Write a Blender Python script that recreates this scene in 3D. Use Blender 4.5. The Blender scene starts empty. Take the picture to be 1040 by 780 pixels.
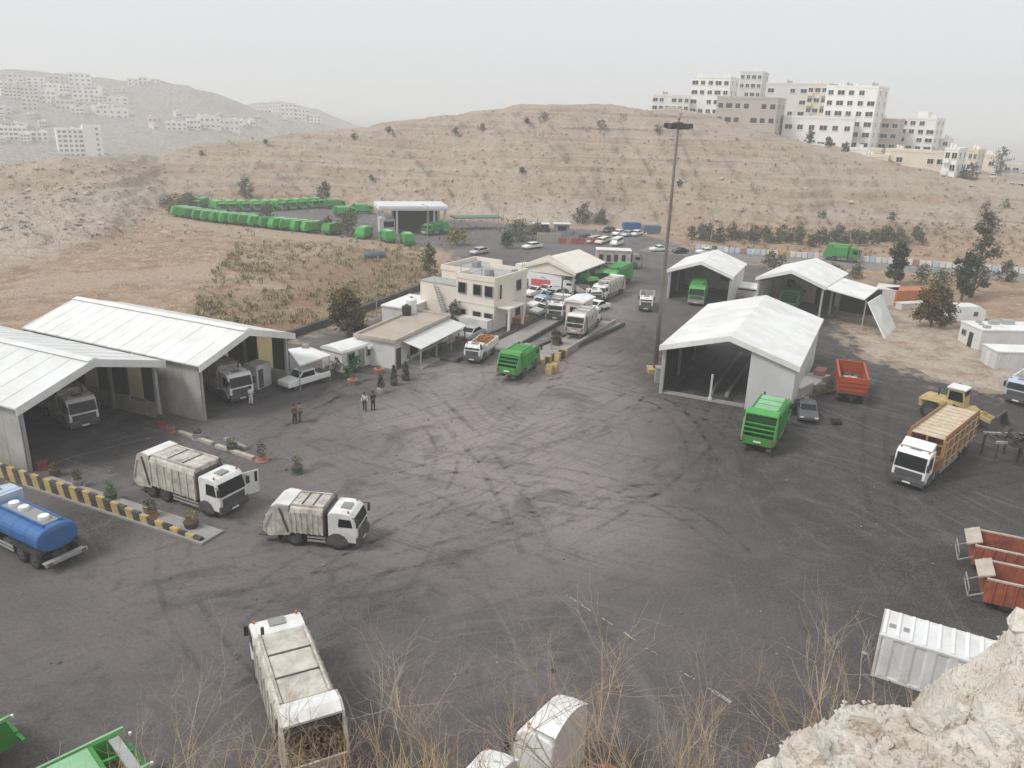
import bpy, bmesh, math, random
import numpy as np
from mathutils import Vector, Matrix
random.seed(7)
scene = bpy.context.scene
COL = scene.collection
pi = math.pi
# ------------------------------------------------------------------ camera
FPX, PITCH, ROLL, CAMH = 815.0, math.radians(18.96), math.radians(2.0), 26.0
cam_data = bpy.data.cameras.new("camera")
cam = bpy.data.objects.new("camera", cam_data)
COL.objects.link(cam)
cam_data.sensor_width = 36.0
cam_data.lens = 36.0 * FPX / 1040.0
cam_data.clip_start = 0.2
cam_data.clip_end = 20000
CAMROT = Matrix.Rotation(pi/2 - PITCH, 4, 'X') @ Matrix.Rotation(ROLL, 4, 'Z')
cam.matrix_world = Matrix.Translation((0, 0, CAMH)) @ CAMROT
scene.camera = cam
# ------------------------------------------------------------------ world, sun, exposure
SUN_EL, SUN_AZ = math.radians(50), math.radians(-112)      # azimuth measured from +Y towards +X
world = bpy.data.worlds.new("World")
scene.world = world
world.use_nodes = True
wn, wl = world.node_tree.nodes, world.node_tree.links
wn.clear()
sky = wn.new('ShaderNodeTexSky'); sky.sky_type = 'NISHITA'; sky.sun_disc = False
sky.sun_elevation = SUN_EL; sky.sun_rotation = SUN_AZ
sky.dust_density = 6.0; sky.air_density = 1.0
hsv = wn.new('ShaderNodeHueSaturation'); hsv.inputs['Saturation'].default_value = 0.15
mixw = wn.new('ShaderNodeMix'); mixw.data_type = 'RGBA'
mixw.inputs['Factor'].default_value = 0.85               # an even cloud deck covers most of the blue
mixw.inputs['B'].default_value = (6.1, 6.4, 6.58, 1)
bg = wn.new('ShaderNodeBackground'); bg.inputs['Strength'].default_value = 0.105
wo = wn.new('ShaderNodeOutputWorld')
wl.new(sky.outputs[0], hsv.inputs['Color']); wl.new(hsv.outputs[0], mixw.inputs['A'])
wl.new(mixw.outputs['Result'], bg.inputs['Color']); wl.new(bg.outputs[0], wo.inputs['Surface'])
sl = bpy.data.lights.new("sun", 'SUN'); sl.energy = 1.5; sl.angle = math.radians(14); sl.color = (1, .98, .95)
so = bpy.data.objects.new("sun", sl); COL.objects.link(so)
sd = Vector((math.sin(SUN_AZ)*math.cos(SUN_EL), math.cos(SUN_AZ)*math.cos(SUN_EL), math.sin(SUN_EL)))
so.rotation_euler = sd.to_track_quat('Z', 'Y').to_euler()
so.location = (0, 0, 120)
scene.view_settings.view_transform = 'Standard'
scene.view_settings.look = 'None'
scene.view_settings.exposure = 0.42
scene.view_settings.gamma = 1.0
scene.cycles.max_bounces = 5
scene.cycles.diffuse_bounces = 3
scene.cycles.glossy_bounces = 2
scene.cycles.volume_bounces = 2
scene.cycles.transparent_max_bounces = 6
HAZE_DENSITY = 0.0008

# ------------------------------------------------------------------ where a line of sight meets the place
R3 = CAMROT.to_3x3()
def ray(px, py):
    return R3 @ Vector(((px-520)/FPX, -(py-390)/FPX, -1.0))
def G(px, py, z=0.0):
    d = ray(px, py); t = (z-CAMH)/d.z
    return Vector((d.x*t, d.y*t, z))
def Dp(px, py, dist):
    d = ray(px, py); t = dist/math.hypot(d.x, d.y)
    return Vector((d.x*t, d.y*t, CAMH+d.z*t))
def depth(p):
    return -(R3.transposed() @ (Vector(p)-Vector((0, 0, CAMH)))).z
def ppm(p):            # photograph pixels per metre at p
    return FPX/depth(p)

# ------------------------------------------------------------------ noise for the terrain
_rt = np.random.RandomState(11).rand(256, 256)
def vnoise(x, y):
    xi = np.floor(x).astype(int); yi = np.floor(y).astype(int)
    fx = x-xi; fy = y-yi
    fx = fx*fx*(3-2*fx); fy = fy*fy*(3-2*fy)
    a = _rt[xi & 255, yi & 255]; b = _rt[(xi+1) & 255, yi & 255]
    c = _rt[xi & 255, (yi+1) & 255]; d = _rt[(xi+1) & 255, (yi+1) & 255]
    return (a*(1-fx)+b*fx)*(1-fy)+(c*(1-fx)+d*fx)*fy
def fbm(x, y, o=4, g=.5):
    s = 0; a = 1; n = 0
    for i in range(o):
        s = s+a*(vnoise(x+17.3*i, y-9.1*i)-.5)*2; n += a; a *= g; x = x*2.03; y = y*2.03
    return s/n
def sstep(e0, e1, x):
    t = np.clip((x-e0)/(e1-e0), 0, 1)
    return t*t*(3-2*t)

# ------------------------------------------------------------------ mesh builder
class MB:
    def __init__(s): s.V = []; s.F = []; s.M = []; s.m = 0
    def face(s, *ids): s.F.append(ids); s.M.append(s.m)
    def quad(s, a, b, c, d):
        n = len(s.V); s.V += [tuple(a), tuple(b), tuple(c), tuple(d)]; s.face(n, n+1, n+2, n+3)
    def box(s, x0, x1, y0, y1, z0, z1):
        n = len(s.V)
        s.V += [(x0,y0,z0),(x1,y0,z0),(x1,y1,z0),(x0,y1,z0),(x0,y0,z1),(x1,y0,z1),(x1,y1,z1),(x0,y1,z1)]
        for f in ((3,2,1,0),(4,5,6,7),(0,1,5,4),(1,2,6,5),(2,3,7,6),(3,0,4,7)): s.face(*[n+i for i in f])
    def hexa(s, P):        # eight corners: bottom four counter-clockwise, then top four
        n = len(s.V); s.V += [tuple(p) for p in P]
        for f in ((3,2,1,0),(4,5,6,7),(0,1,5,4),(1,2,6,5),(2,3,7,6),(3,0,4,7)): s.face(*[n+i for i in f])
    def bar(s, a, b, w, h):    # box-section beam from a to b, w across, h high
        a = Vector(a); b = Vector(b); d = (b-a).normalized()
        up = Vector((0,0,1)) if abs(d.z) < .95 else Vector((0,1,0))
        u = d.cross(up).normalized()*w/2; v = u.cross(d).normalized()*h/2
        s.hexa([a-u-v, a+u-v, b+u-v, b-u-v, a-u+v, a+u+v, b+u+v, b-u+v])
    def prism(s, prof, y0, y1):     # outline in (x,z) swept along y
        n = len(s.V); k = len(prof)
        s.V += [(x, y0, z) for x, z in prof]+[(x, y1, z) for x, z in prof]
        s.face(*range(n, n+k)); s.face(*reversed(range(n+k, n+2*k)))
        for i in range(k):
            j = (i+1) % k; s.face(n+j, n+i, n+k+i, n+k+j)
    def prismx(s, prof, x0, x1):    # outline in (y,z) swept along x
        n = len(s.V); k = len(prof)
        s.V += [(x0, y, z) for y, z in prof]+[(x1, y, z) for y, z in prof]
        s.face(*reversed(range(n, n+k))); s.face(*range(n+k, n+2*k))
        for i in range(k):
            j = (i+1) % k; s.face(n+i, n+j, n+k+j, n+k+i)
    def prismz(s, prof, z0, z1):
        n = len(s.V); k = len(prof)
        s.V += [(x, y, z0) for x, y in prof]+[(x, y, z1) for x, y in prof]
        s.face(*reversed(range(n, n+k))); s.face(*range(n+k, n+2*k))
        for i in range(k):
            j = (i+1) % k; s.face(n+i, n+j, n+k+j, n+k+i)
    def tube(s, pts, rad, n=8, cap=True):
        base = len(s.V); pts = [Vector(p) for p in pts]
        prev = None
        for i, p in enumerate(pts):
            d = (pts[min(i+1, len(pts)-1)]-pts[max(i-1, 0)]).normalized()
            if prev is None: prev = Vector((0,0,1)) if abs(d.z) < .9 else Vector((1,0,0))
            u = (prev - d*prev.dot(d)).normalized(); v = d.cross(u); prev = u
            for k in range(n):
                a = 2*pi*k/n
                s.V.append(tuple(p+(u*math.cos(a)+v*math.sin(a))*rad[i]))
        for i in range(len(pts)-1):
            for k in range(n):
                a = base+i*n+k; b = base+i*n+(k+1) % n
                s.face(a, b, b+n, a+n)
        if cap:
            s.face(*reversed(range(base, base+n)))
            e = base+(len(pts)-1)*n; s.face(*range(e, e+n))
    def cyl(s, a, b, r, n=10, r2=None): s.tube([a, b], [r, r if r2 is None else r2], n)
    def mesh(s, name, mats, smooth=False):
        me = bpy.data.meshes.new(name); me.from_pydata(s.V, [], s.F)
        for m in (mats if isinstance(mats, (list, tuple)) else [mats]): me.materials.append(m)
        if any(s.M): me.polygons.foreach_set('material_index', s.M)
        if smooth: me.polygons.foreach_set('use_smooth', [True]*len(s.F))
        me.update(); return me
def obj(name, mb, mat=None, parent=None, smooth=False, bevel=0, loc=None, rz=0):
    me = mb if isinstance(mb, bpy.types.Mesh) else mb.mesh(name, mat, smooth)
    o = bpy.data.objects.new(name, me); COL.objects.link(o)
    if parent: o.parent = parent
    if loc is not None: o.location = loc
    if rz: o.rotation_euler = (0, 0, rz)
    if bevel:
        b = o.modifiers.new('bevel', 'BEVEL'); b.width = bevel; b.segments = 2; b.limit_method = 'ANGLE'
    return o
def tag(o, label=None, cat=None, group=None, kind=None):
    if label: o['label'] = label
    if cat: o['category'] = cat
    if group: o['group'] = group
    if kind: o['kind'] = kind
    return o
def thing(name, label, cat, loc=(0,0,0), rz=0, group=None):
    o = bpy.data.objects.new(name, None); o.empty_display_size = .2; COL.objects.link(o)
    o.location = loc; o.rotation_euler = (0, 0, rz)
    return tag(o, label, cat, group)
def copy_tree(o, parent=None):
    c = o.copy(); COL.objects.link(c); c.parent = parent
    for ch in o.children: copy_tree(ch, c)
    return c
def local(o, p):      # world point to the thing's own space
    p = Vector(p)-o.location; a = -o.rotation_euler.z
    return Vector((p.x*math.cos(a)-p.y*math.sin(a), p.x*math.sin(a)+p.y*math.cos(a), p.z))

# ------------------------------------------------------------------ materials
def mat(name, col, rough=.7, dirt=None, amt=.4, scale=1.2, streak=0.0, bump=.0, bscale=20, metal=0.0, spec=.4, var=.0):
    m = bpy.data.materials.new(name); m.use_nodes = True
    n, l = m.node_tree.nodes, m.node_tree.links
    p = n['Principled BSDF']; p.inputs['Roughness'].default_value = rough; p.inputs['Metallic'].default_value = metal
    p.inputs['Specular IOR Level'].default_value = spec
    c4 = (*col, 1)
    if dirt is None and not bump:
        p.inputs['Base Color'].default_value = c4; return m
    tc = n.new('ShaderNodeTexCoord'); oi = n.new('ShaderNodeObjectInfo')
    add = n.new('ShaderNodeVectorMath'); add.operation = 'MULTIPLY_ADD'
    add.inputs[1].default_value = (37, 53, 29); l.new(oi.outputs['Random'], add.inputs[0]); l.new(tc.outputs['Object'], add.inputs[2])
    last = None
    if dirt is not None:
        t1 = n.new('ShaderNodeTexNoise'); t1.inputs['Scale'].default_value = scale; t1.inputs['Detail'].default_value = 6; t1.inputs['Roughness'].default_value = .65
        l.new(add.outputs[0], t1.inputs['Vector'])
        rp = n.new('ShaderNodeMapRange'); rp.inputs[1].default_value = .38; rp.inputs[2].default_value = .68
        rp.inputs[3].default_value = 0; rp.inputs[4].default_value = amt
        l.new(t1.outputs[0], rp.inputs[0]); fac = rp.outputs[0]
        if streak:
            mp = n.new('ShaderNodeMapping'); mp.inputs['Scale'].default_value = (6, 6, .5)
            l.new(add.outputs[0], mp.inputs[0])
            t2 = n.new('ShaderNodeTexNoise'); t2.inputs['Scale'].default_value = 1; t2.inputs['Detail'].default_value = 4
            l.new(mp.outputs[0], t2.inputs['Vector'])
            r2 = n.new('ShaderNodeMapRange'); r2.inputs[1].default_value = .45; r2.inputs[2].default_value = .75; r2.inputs[4].default_value = streak
            l.new(t2.outputs[0], r2.inputs[0])
            mx = n.new('ShaderNodeMath'); mx.operation = 'MAXIMUM'; l.new(fac, mx.inputs[0]); l.new(r2.outputs[0], mx.inputs[1]); fac = mx.outputs[0]
        mi = n.new('ShaderNodeMix'); mi.data_type = 'RGBA'; mi.inputs['A'].default_value = c4; mi.inputs['B'].default_value = (*dirt, 1)
        l.new(fac, mi.inputs['Factor']); last = mi.outputs['Result']
        if var:
            hs = n.new('ShaderNodeHueSaturation'); mr = n.new('ShaderNodeMapRange'); mr.inputs[3].default_value = 1-var; mr.inputs[4].default_value = 1+var
            l.new(oi.outputs['Random'], mr.inputs[0]); l.new(mr.outputs[0], hs.inputs['Value']); l.new(last, hs.inputs['Color']); last = hs.outputs[0]
        l.new(last, p.inputs['Base Color'])
    else:
        p.inputs['Base Color'].default_value = c4
    if bump:
        t3 = n.new('ShaderNodeTexNoise'); t3.inputs['Scale'].default_value = bscale; t3.inputs['Detail'].default_value = 5
        l.new(add.outputs[0], t3.inputs['Vector'])
        b = n.new('ShaderNodeBump'); b.inputs['Strength'].default_value = bump; b.inputs['Distance'].default_value = .1
        l.new(t3.outputs[0], b.inputs['Height']); l.new(b.outputs[0], p.inputs['Normal'])
    return m
GRIME = (.17, .14, .11)
M = dict(
 white=mat('white_paint', (.80,.80,.78), .45, (.36,.32,.28), .5, .9, .35),
 clean=mat('clean_white_paint', (.82,.82,.81), .4, (.5,.47,.43), .35, .8),
 dirtywhite=mat('grimy_white_paint', (.64,.60,.54), .6, (.19,.15,.12), .85, 1.3, .85),
 green=mat('green_paint', (.05,.33,.06), .45, (.10,.19,.07), .55, .9, .35, var=.3),
 poledark=mat('weathered_mast_steel', (.17,.155,.14), .6, (.10,.085,.07), .6, 1),
 darkgreen=mat('shade_dark_green_paint', (.02,.10,.03), .6, (.03,.04,.025), .8, 1.5),  # dirty green, darkened to stand in for shade inside the hopper
 palegreen=mat('pale_green_paint', (.27,.52,.30), .55, (.17,.23,.12), .5, .8),  # paler green for truck roof sheets and top rails
 black=mat('black_rubber_and_plastic', (.022,.022,.024), .75, (.10,.09,.08), .5, 2),
 chassis=mat('dusty_dark_steel', (.05,.048,.046), .7, (.15,.13,.11), .6, 2),
 glass=mat('dark_window_glass', (.012,.014,.017), .2, spec=.35),
 grey=mat('grey_paint', (.30,.30,.30), .6, (.18,.16,.14), .5, 1.5),
 darkgrey=mat('dark_grey_plastic', (.07,.07,.075), .6, (.16,.15,.13), .4, 2),
 steel=mat('galvanised_steel', (.42,.43,.43), .5, (.25,.22,.19), .4, 1.5, metal=.3),
 lamp=mat('lamp_glass', (.75,.75,.70), .2),
 red=mat('red_paint', (.32,.05,.04), .5, (.25,.12,.09), .5, 2),
 amber=mat('amber_plastic', (.5,.13,.02), .4),
 boxorange=mat('orange_container_paint', (.50,.17,.06), .6, (.36,.13,.06), .6, 1, .3),
 orange=mat('orange_red_paint', (.44,.08,.03), .55, (.20,.07,.04), .6, 1.3, .5),
 rust=mat('faded_red_paint', (.44,.12,.07), .6, (.12,.055,.04), .8, 1.4, .7),
 tan=mat('tan_painted_timber', (.42,.22,.09), .65, (.26,.15,.08), .7, 2.5, .5),
 paletan=mat('pale_tan_sheet', (.66,.55,.42), .7, (.33,.22,.13), .6, 1.5),
 yellow=mat('yellow_machine_paint', (.52,.39,.17), .55, (.28,.21,.12), .6, 1.6),
 blue=mat('blue_paint', (.03,.13,.36), .4, (.07,.14,.25), .6, .9),
 paleblue=mat('pale_blue_paint', (.45,.55,.66), .5, (.3,.3,.3), .4, 1.2),
 rubbish=mat('mixed_rubbish', (.20,.14,.08), .9, (.05,.035,.025), .9, 4, bump=.8, bscale=12),
 rubbishpale=mat('pale_scrap', (.6,.58,.54), .8, (.3,.25,.2), .8, 3),
 roofwhite=mat('white_roof_sheet', (.82,.82,.81), .5, (.56,.53,.49), .65, .35, .3),
 roofold=mat('weathered_white_roof_sheet', (.72,.72,.71), .55, (.52,.51,.49), .6, .3),
 panel=mat('stained_pale_wall_sheet', (.46,.45,.42), .7, (.25,.22,.18), .7, .5, .6),
 wallgrey=mat('pale_grey_sheet', (.60,.60,.60), .6, (.42,.41,.40), .5, .4),
 wallwhite=mat('white_cladding', (.70,.69,.67), .6, (.42,.39,.35), .5, .5, .3),
 darkwall=mat('shade_dark_wall', (.05,.047,.044), .9, (.045,.04,.04), .7, .6),  # near-black so shed linings carry the interior shade in their colour
 cream=mat('cream_plaster', (.76,.69,.60), .85, (.60,.53,.45), .5, .6, .3),
 creamroof=mat('cream_roof_sheet', (.76,.70,.62), .6, (.64,.58,.50), .5, .4),
 brick=mat('orange_brick_facing', (.42,.20,.11), .85, (.28,.14,.09), .5, 3),
 concrete=mat('concrete', (.33,.31,.29), .9, (.20,.18,.17), .6, 1.2, bump=.3, bscale=9),
 darkconcrete=mat('dark_stained_concrete', (.10,.094,.09), .9, (.035,.032,.03), .8, .6, bump=.3, bscale=9),  # base tone darkened for shade on shed floors; the blotches are stains
 paleconcrete=mat('pale_concrete_kerb', (.50,.43,.37), .9, (.30,.26,.22), .6, 1.5),
 kerbyellow=mat('worn_yellow_paint', (.52,.37,.14), .8, (.22,.18,.12), .7, 2.2),
 kerbblack=mat('worn_black_paint', (.035,.033,.032), .8, (.17,.15,.13), .6, 2.2),
 plasterw=mat('white_limestone_facing', (.84,.82,.78), .85, (.60,.57,.53), .4, .15),
 plasterc=mat('cream_limestone_facing', (.72,.64,.52), .85, (.52,.46,.38), .4, .15),
 plasters=mat('grey_white_stone_facing', (.68,.66,.62), .85, (.52,.49,.45), .5, .15),
 plasterg=mat('bare_concrete_block', (.47,.42,.36), .9, (.34,.30,.26), .5, .2),
 plasterp=mat('pinkish_stone_facing', (.53,.44,.39), .9, (.42,.35,.31), .5, .2),
 roofgrey=mat('grey_flat_roof', (.40,.39,.37), .9, (.25,.24,.22), .5, .3),
 bark=mat('brown_bark', (.13,.095,.065), .9, (.07,.05,.035), .6, 3),
 twig=mat('dry_pale_twigs', (.55,.45,.33), .85, (.33,.23,.15), .9, .7),
 straw=mat('dry_straw', (.50,.39,.22), .9, (.28,.2,.11), .7, 1),
 skin=mat('skin', (.30,.17,.11), .6),
 navy=mat('dark_navy_cloth', (.035,.037,.05), .9), greycloth=mat('grey_cloth', (.20,.19,.19), .9),
 browncloth=mat('brown_cloth', (.12,.08,.06), .9), whitecloth=mat('white_cloth', (.7,.7,.68), .9),
 hair=mat('dark_hair', (.015,.012,.01), .6),
 terracotta=mat('terracotta', (.40,.19,.15), .8, (.25,.1,.08), .5, 3),
 potgreen=mat('green_plastic_pot', (.045,.11,.07), .6, (.12,.12,.09), .5, 3),
 cloth=mat('pink_red_print', (.55,.10,.10), .6),
)
def leafmat(name, c1, c2, c3=None):
    m = bpy.data.materials.new(name); m.use_nodes = True
    n, l = m.node_tree.nodes, m.node_tree.links; p = n['Principled BSDF']; p.inputs['Roughness'].default_value = .8
    p.inputs['Specular IOR Level'].default_value = .15
    g = n.new('ShaderNodeNewGeometry'); r = n.new('ShaderNodeValToRGB')
    r.color_ramp.elements[0].color = (*c1, 1); r.color_ramp.elements[1].color = (*c2, 1)
    if c3: e = r.color_ramp.elements.new(.8); e.color = (*c3, 1)
    l.new(g.outputs['Random Per Island'], r.inputs[0]); l.new(r.outputs[0], p.inputs['Base Color'])
    return m
lp = bpy.data.materials.new('yellowed_translucent_sheet'); lp.use_nodes = True; _n, _l = lp.node_tree.nodes, lp.node_tree.links
_t = _n.new('ShaderNodeBsdfTranslucent'); _t.inputs['Color'].default_value = (.90,.82,.62,1); _m = _n.new('ShaderNodeMixShader'); _m.inputs[0].default_value = .75
_n['Principled BSDF'].inputs['Base Color'].default_value = (.75,.68,.50,1); _l.new(_n['Principled BSDF'].outputs[0], _m.inputs[1]); _l.new(_t.outputs[0], _m.inputs[2]); _l.new(_m.outputs[0], _n['Material Output'].inputs['Surface']); M['lightpanel'] = lp
LEAF = dict(
 dark=leafmat('dark_needle_foliage', (.040,.058,.034), (.090,.108,.060)),
 olive=leafmat('dusty_olive_foliage', (.075,.092,.045), (.17,.17,.09)),
 brown=leafmat('browned_foliage', (.15,.10,.05), (.30,.19,.09), (.10,.10,.05)),
 grey=leafmat('dusty_grey_green_foliage', (.09,.09,.065), (.19,.17,.12)),
 yellow=leafmat('yellowing_foliage', (.20,.16,.05), (.30,.25,.08)),
 bright=leafmat('fresh_green_foliage', (.04,.12,.03), (.10,.21,.06)),
)

# ------------------------------------------------------------------ terrain
def az(p): return math.degrees(math.atan2(p.x, p.y))
_base = [(-160,290),(0,283),(60,270),(110,250),(150,222),(170,207),(240,204),(320,205),(400,213),(500,221),(560,226),(640,231),(720,238),(800,245),(900,250),(1040,259),(1200,272)]
BA, BR = [], []
for px, py in _base:
    g = G(px, py); BA.append(az(g)); BR.append(math.hypot(g.x, g.y))
_crest = [(-160,172,115),(-60,172,110),(0,168,105),(60,160,95),(110,158,80),(160,156,58),(190,149,48),(250,141,45),(330,133,44),(400,124,44),(460,116,44),(520,108,44),(560,105,44),(620,107,44),(680,117,44),(720,133,44),(760,141,44),(820,152,46),(870,166,50),(930,181,50),(1000,191,48),(1040,198,48),(1200,215,48)]
_plat = {660:108,700:112,750:128,800:143,860:152,890:153,950:168,1000:178,1040:184,1200:200}
CA, CR, CZ, PZ = [], [], [], []
for px, py, dr in _crest:
    a = az(Dp(px, py, 200)); rc = float(np.interp(a, BA, BR))+dr; p = Dp(px, py, rc)
    CA.append(a); CR.append(rc); CZ.append(p.z)
    if px >= 660:
        q = Dp(px, float(np.interp(px, list(_plat), list(_plat.values()))), rc+38); PZ.append(q.z)
    else: PZ.append(p.z-5)
_far = [(-160,66),(0,69),(60,75),(95,80),(150,83),(190,86),(225,97),(262,112),(300,120),(340,130),(380,140)]
FA, FZ = [], []
for px, py in _far:
    p = Dp(px, py, 900); FA.append(az(p)); FZ.append(p.z)
_far2 = [(150,118),(230,112),(255,106),(285,103),(320,110),(352,122),(400,138)]
F2A, F2Z = [], []
for px, py in _far2:
    p = Dp(px, py, 1250); F2A.append(az(p)); F2Z.append(p.z)
VALLEY = -26.0
def poly_dist(x, y, P):      # signed distance to an outline, positive inside
    x = np.asarray(x, float); y = np.asarray(y, float)
    d = np.full(x.shape, 1e9); ins = np.zeros(x.shape, bool); n = len(P)
    for i in range(n):
        ax, ay = P[i]; bx, by = P[(i+1) % n]
        ex, ey = bx-ax, by-ay; t = np.clip(((x-ax)*ex+(y-ay)*ey)/(ex*ex+ey*ey+1e-12), 0, 1)
        d = np.minimum(d, np.hypot(x-ax-t*ex, y-ay-t*ey))
        c = ((ay > y) != (by > y)) & (x < (bx-ax)*(y-ay)/(by-ay+1e-12)+ax)
        ins ^= c
    return np.where(ins, d, -d)
YARD = [(-62, 16), (62, 16), (66, 60)]
for px, py in [(1040,402),(960,385),(892,362),(868,335),(835,300),(790,272),(760,266),(715,258),(690,246),(668,240),(640,236),(600,232),(560,230),(500,225),(458,222),(400,216),(330,208),(240,207),(180,207),(172,212),(190,222),(260,231),(345,240),(420,249),(455,256),(447,274),(427,294),(350,325),(293,344)]:
    g = G(px, py); YARD.append((g.x, g.y))
YARD += [(-46, 76), (-58, 60)]
def terrain(x, y, fine=True):
    x = np.asarray(x, float); y = np.asarray(y, float)
    a = np.degrees(np.arctan2(x, y)); r = np.hypot(x, y)
    rb = np.interp(a, BA, BR); rc = np.interp(a, CA, CR); hc = np.interp(a, CA, CZ); hp = np.interp(a, CA, PZ)
    left = sstep(-19, -27, a)
    t = np.clip((r-rb)/(rc-rb), 0, 1)
    wob = fbm(x/26, y/26, 3)*.10*(t > 0)*(t < 1)
    tt = np.clip(t+wob*np.sin(pi*t), 0, 1)
    cliff = .30*sstep(0, .35, tt)+.70*sstep(.12, 1.0, tt)
    cliff = .55*cliff+.45*tt
    shape = cliff*(1-left)+left*(.75*tt+.25*tt*tt)
    z = hc*shape
    u = np.clip((r-rc)/38, 0, 1); z = np.where(r > rc, hc+(hp-hc)*u, z)
    hf = np.interp(a, FA, FZ); h2 = np.interp(a, F2A, F2Z)
    back = sstep(0, 1, (r-rc-60)/200)
    z = np.where(r > rc+60, hp+(VALLEY-hp)*back, z)
    f = np.clip((r-560)/340, 0, 1); fz = VALLEY+(np.maximum(hf, VALLEY)-VALLEY)*(.8*f+.2*f*f)
    fz = np.where(r > 900, fz-(r-900)*.06, fz)
    g2 = np.clip((r-1000)/250, 0, 1); fz2 = VALLEY+(np.maximum(h2, VALLEY)-VALLEY)*g2
    fz2 = np.where(r > 1250, fz2-(r-1250)*.05, fz2)
    z = np.where(r > 545, np.maximum(np.maximum(z, fz), np.where(r > 980, fz2, VALLEY)), z)
    if fine:
        on = sstep(0, .12, t)*(1-.75*sstep(.85, 1, t))*(r < rc+60)
        gul = fbm((a*rc/57.3+.55*(r-rb))/8, r/26+3, 5, .6)
        z = z+on*(2.7*(1-.5*left)*gul+1.0*fbm((a*rc/57.3+.7*(r-rb))/3.4+9, r/9, 4)+1.8*fbm(x/7, y/7, 4)*(1-.3*left)+1.3*left*fbm(x/16+5, y/16, 3))
        led = z/2.4+.7*fbm(x/40, y/40, 2); saw = led-np.floor(led)
        z = z+on*(1-.6*left)*1.25*(sstep(.36, .64, saw)-saw)
        z = z+.55*fbm(x/3.1, y/3.1, 3)*on
        flat = (r < rb+2)
        d = poly_dist(x, y, YARD)
        out = sstep(0, -9, d)
        # the open field left of the yard: heaps and furrows
        fld = out*(r < rb+6)
        z = z+fld*(.8*(fbm(x/11, y/11, 4)+.25)+.22*fbm(x/2.5, y/2.5, 3))+left*sstep(-.05, .3, t+.1)*out*.7*fbm(x/6, y/6, 4)*(r < rc)
        z = z+(r > rc)*(r < 545)*.5*fbm(x/9, y/9, 3)+(r > 560)*(6*fbm(x/70, y/70, 4)+2.5*fbm(x/18, y/18, 3))
        z = np.where(d > -.5, np.minimum(z, -.05), z)
        tk = track_mask(x, y); z = np.where((r < rc) & (d < -.5), z*(1-.85*tk)+.85*tk*(hc*shape+.15), z)
        # a road cut across the right-hand foot
        dr = road_dist(x, y)
        z = np.where(dr < 7, np.minimum(z, -.05+np.maximum(dr-5.2, 0)*.5), z)
    return z
TRACKS = [[G(px, py) for px, py in P_] for P_ in ([(446, 262), (400, 251), (340, 244.5), (270, 237), (200, 229), (160, 219)], [(345, 250), (280, 262), (220, 272), (120, 284), (30, 296), (-60, 306)], [(290, 292), (210, 283), (120, 279), (40, 285)])]
def track_mask(x, y):
    m_ = 0
    for P_, w_ in zip(TRACKS, (4.5, 3.6, 2.4)): m_ = np.maximum(m_, sstep(w_+1.2, w_-1.2, seg_dist(x, y, P_)+1.2*fbm(np.asarray(x)/5, np.asarray(y)/5, 2)))
    return m_
ROADP = [G(px, py) for px, py in [(655,252),(700,257),(760,262),(853,268),(950,275),(1040,282),(1160,292),(1300,304)]]
def seg_dist(x, y, P):
    d = np.full(np.shape(x), 1e9)
    for a, b in zip(P[:-1], P[1:]):
        ex, ey = b[0]-a[0], b[1]-a[1]; t = np.clip(((x-a[0])*ex+(y-a[1])*ey)/(ex*ex+ey*ey), 0, 1)
        d = np.minimum(d, np.hypot(x-a[0]-t*ex, y-a[1]-t*ey))
    return d
def road_dist(x, y): return seg_dist(x, y, ROADP)
def Tz(x, y): return float(terrain(np.array([x]), np.array([y]))[0])
def hit(px, py, r0=60, r1=1400):      # where a line of sight lands on the terrain
    rs = np.concatenate([np.arange(r0, 400, .8), np.arange(400, r1, 4.)]); rs = rs[rs >= r0]
    d = ray(px, py); h = math.hypot(d.x, d.y); t = rs/h
    x = d.x*t; y = d.y*t; z = CAMH+d.z*t
    below = np.nonzero(z < terrain(x, y))[0]
    if len(below) == 0: return None
    i = below[0]; return Vector((x[i], y[i], float(terrain(x[i:i+1], y[i:i+1])[0])))
def attr(me, name, vals):
    at = me.attributes.new(name, 'FLOAT', 'POINT'); at.data.foreach_set('value', np.asarray(vals, np.float32))
def grid_mesh(name, X, Y, Z, keep=None):
    nr, nc = X.shape
    V = np.stack([X, Y, Z], -1).reshape(-1, 3)
    i = np.arange(nr*nc).reshape(nr, nc)
    Fq = np.stack([i[:-1,:-1], i[:-1,1:], i[1:,1:], i[1:,:-1]], -1).reshape(-1, 4)
    if keep is not None: Fq = Fq[keep.reshape(-1)]
    me = bpy.data.meshes.new(name)
    me.vertices.add(len(V)); me.vertices.foreach_set('co', V.astype(np.float32).ravel())
    me.loops.add(len(Fq)*4); me.loops.foreach_set('vertex_index', Fq.astype(np.int32).ravel())
    me.polygons.add(len(Fq)); me.polygons.foreach_set('loop_start', np.arange(0, len(Fq)*4, 4, dtype=np.int32))
    me.polygons.foreach_set('loop_total', np.full(len(Fq), 4, np.int32)); me.polygons.foreach_set('use_smooth', np.ones(len(Fq), bool))
    me.update(calc_edges=True); me.validate(); return me

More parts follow.
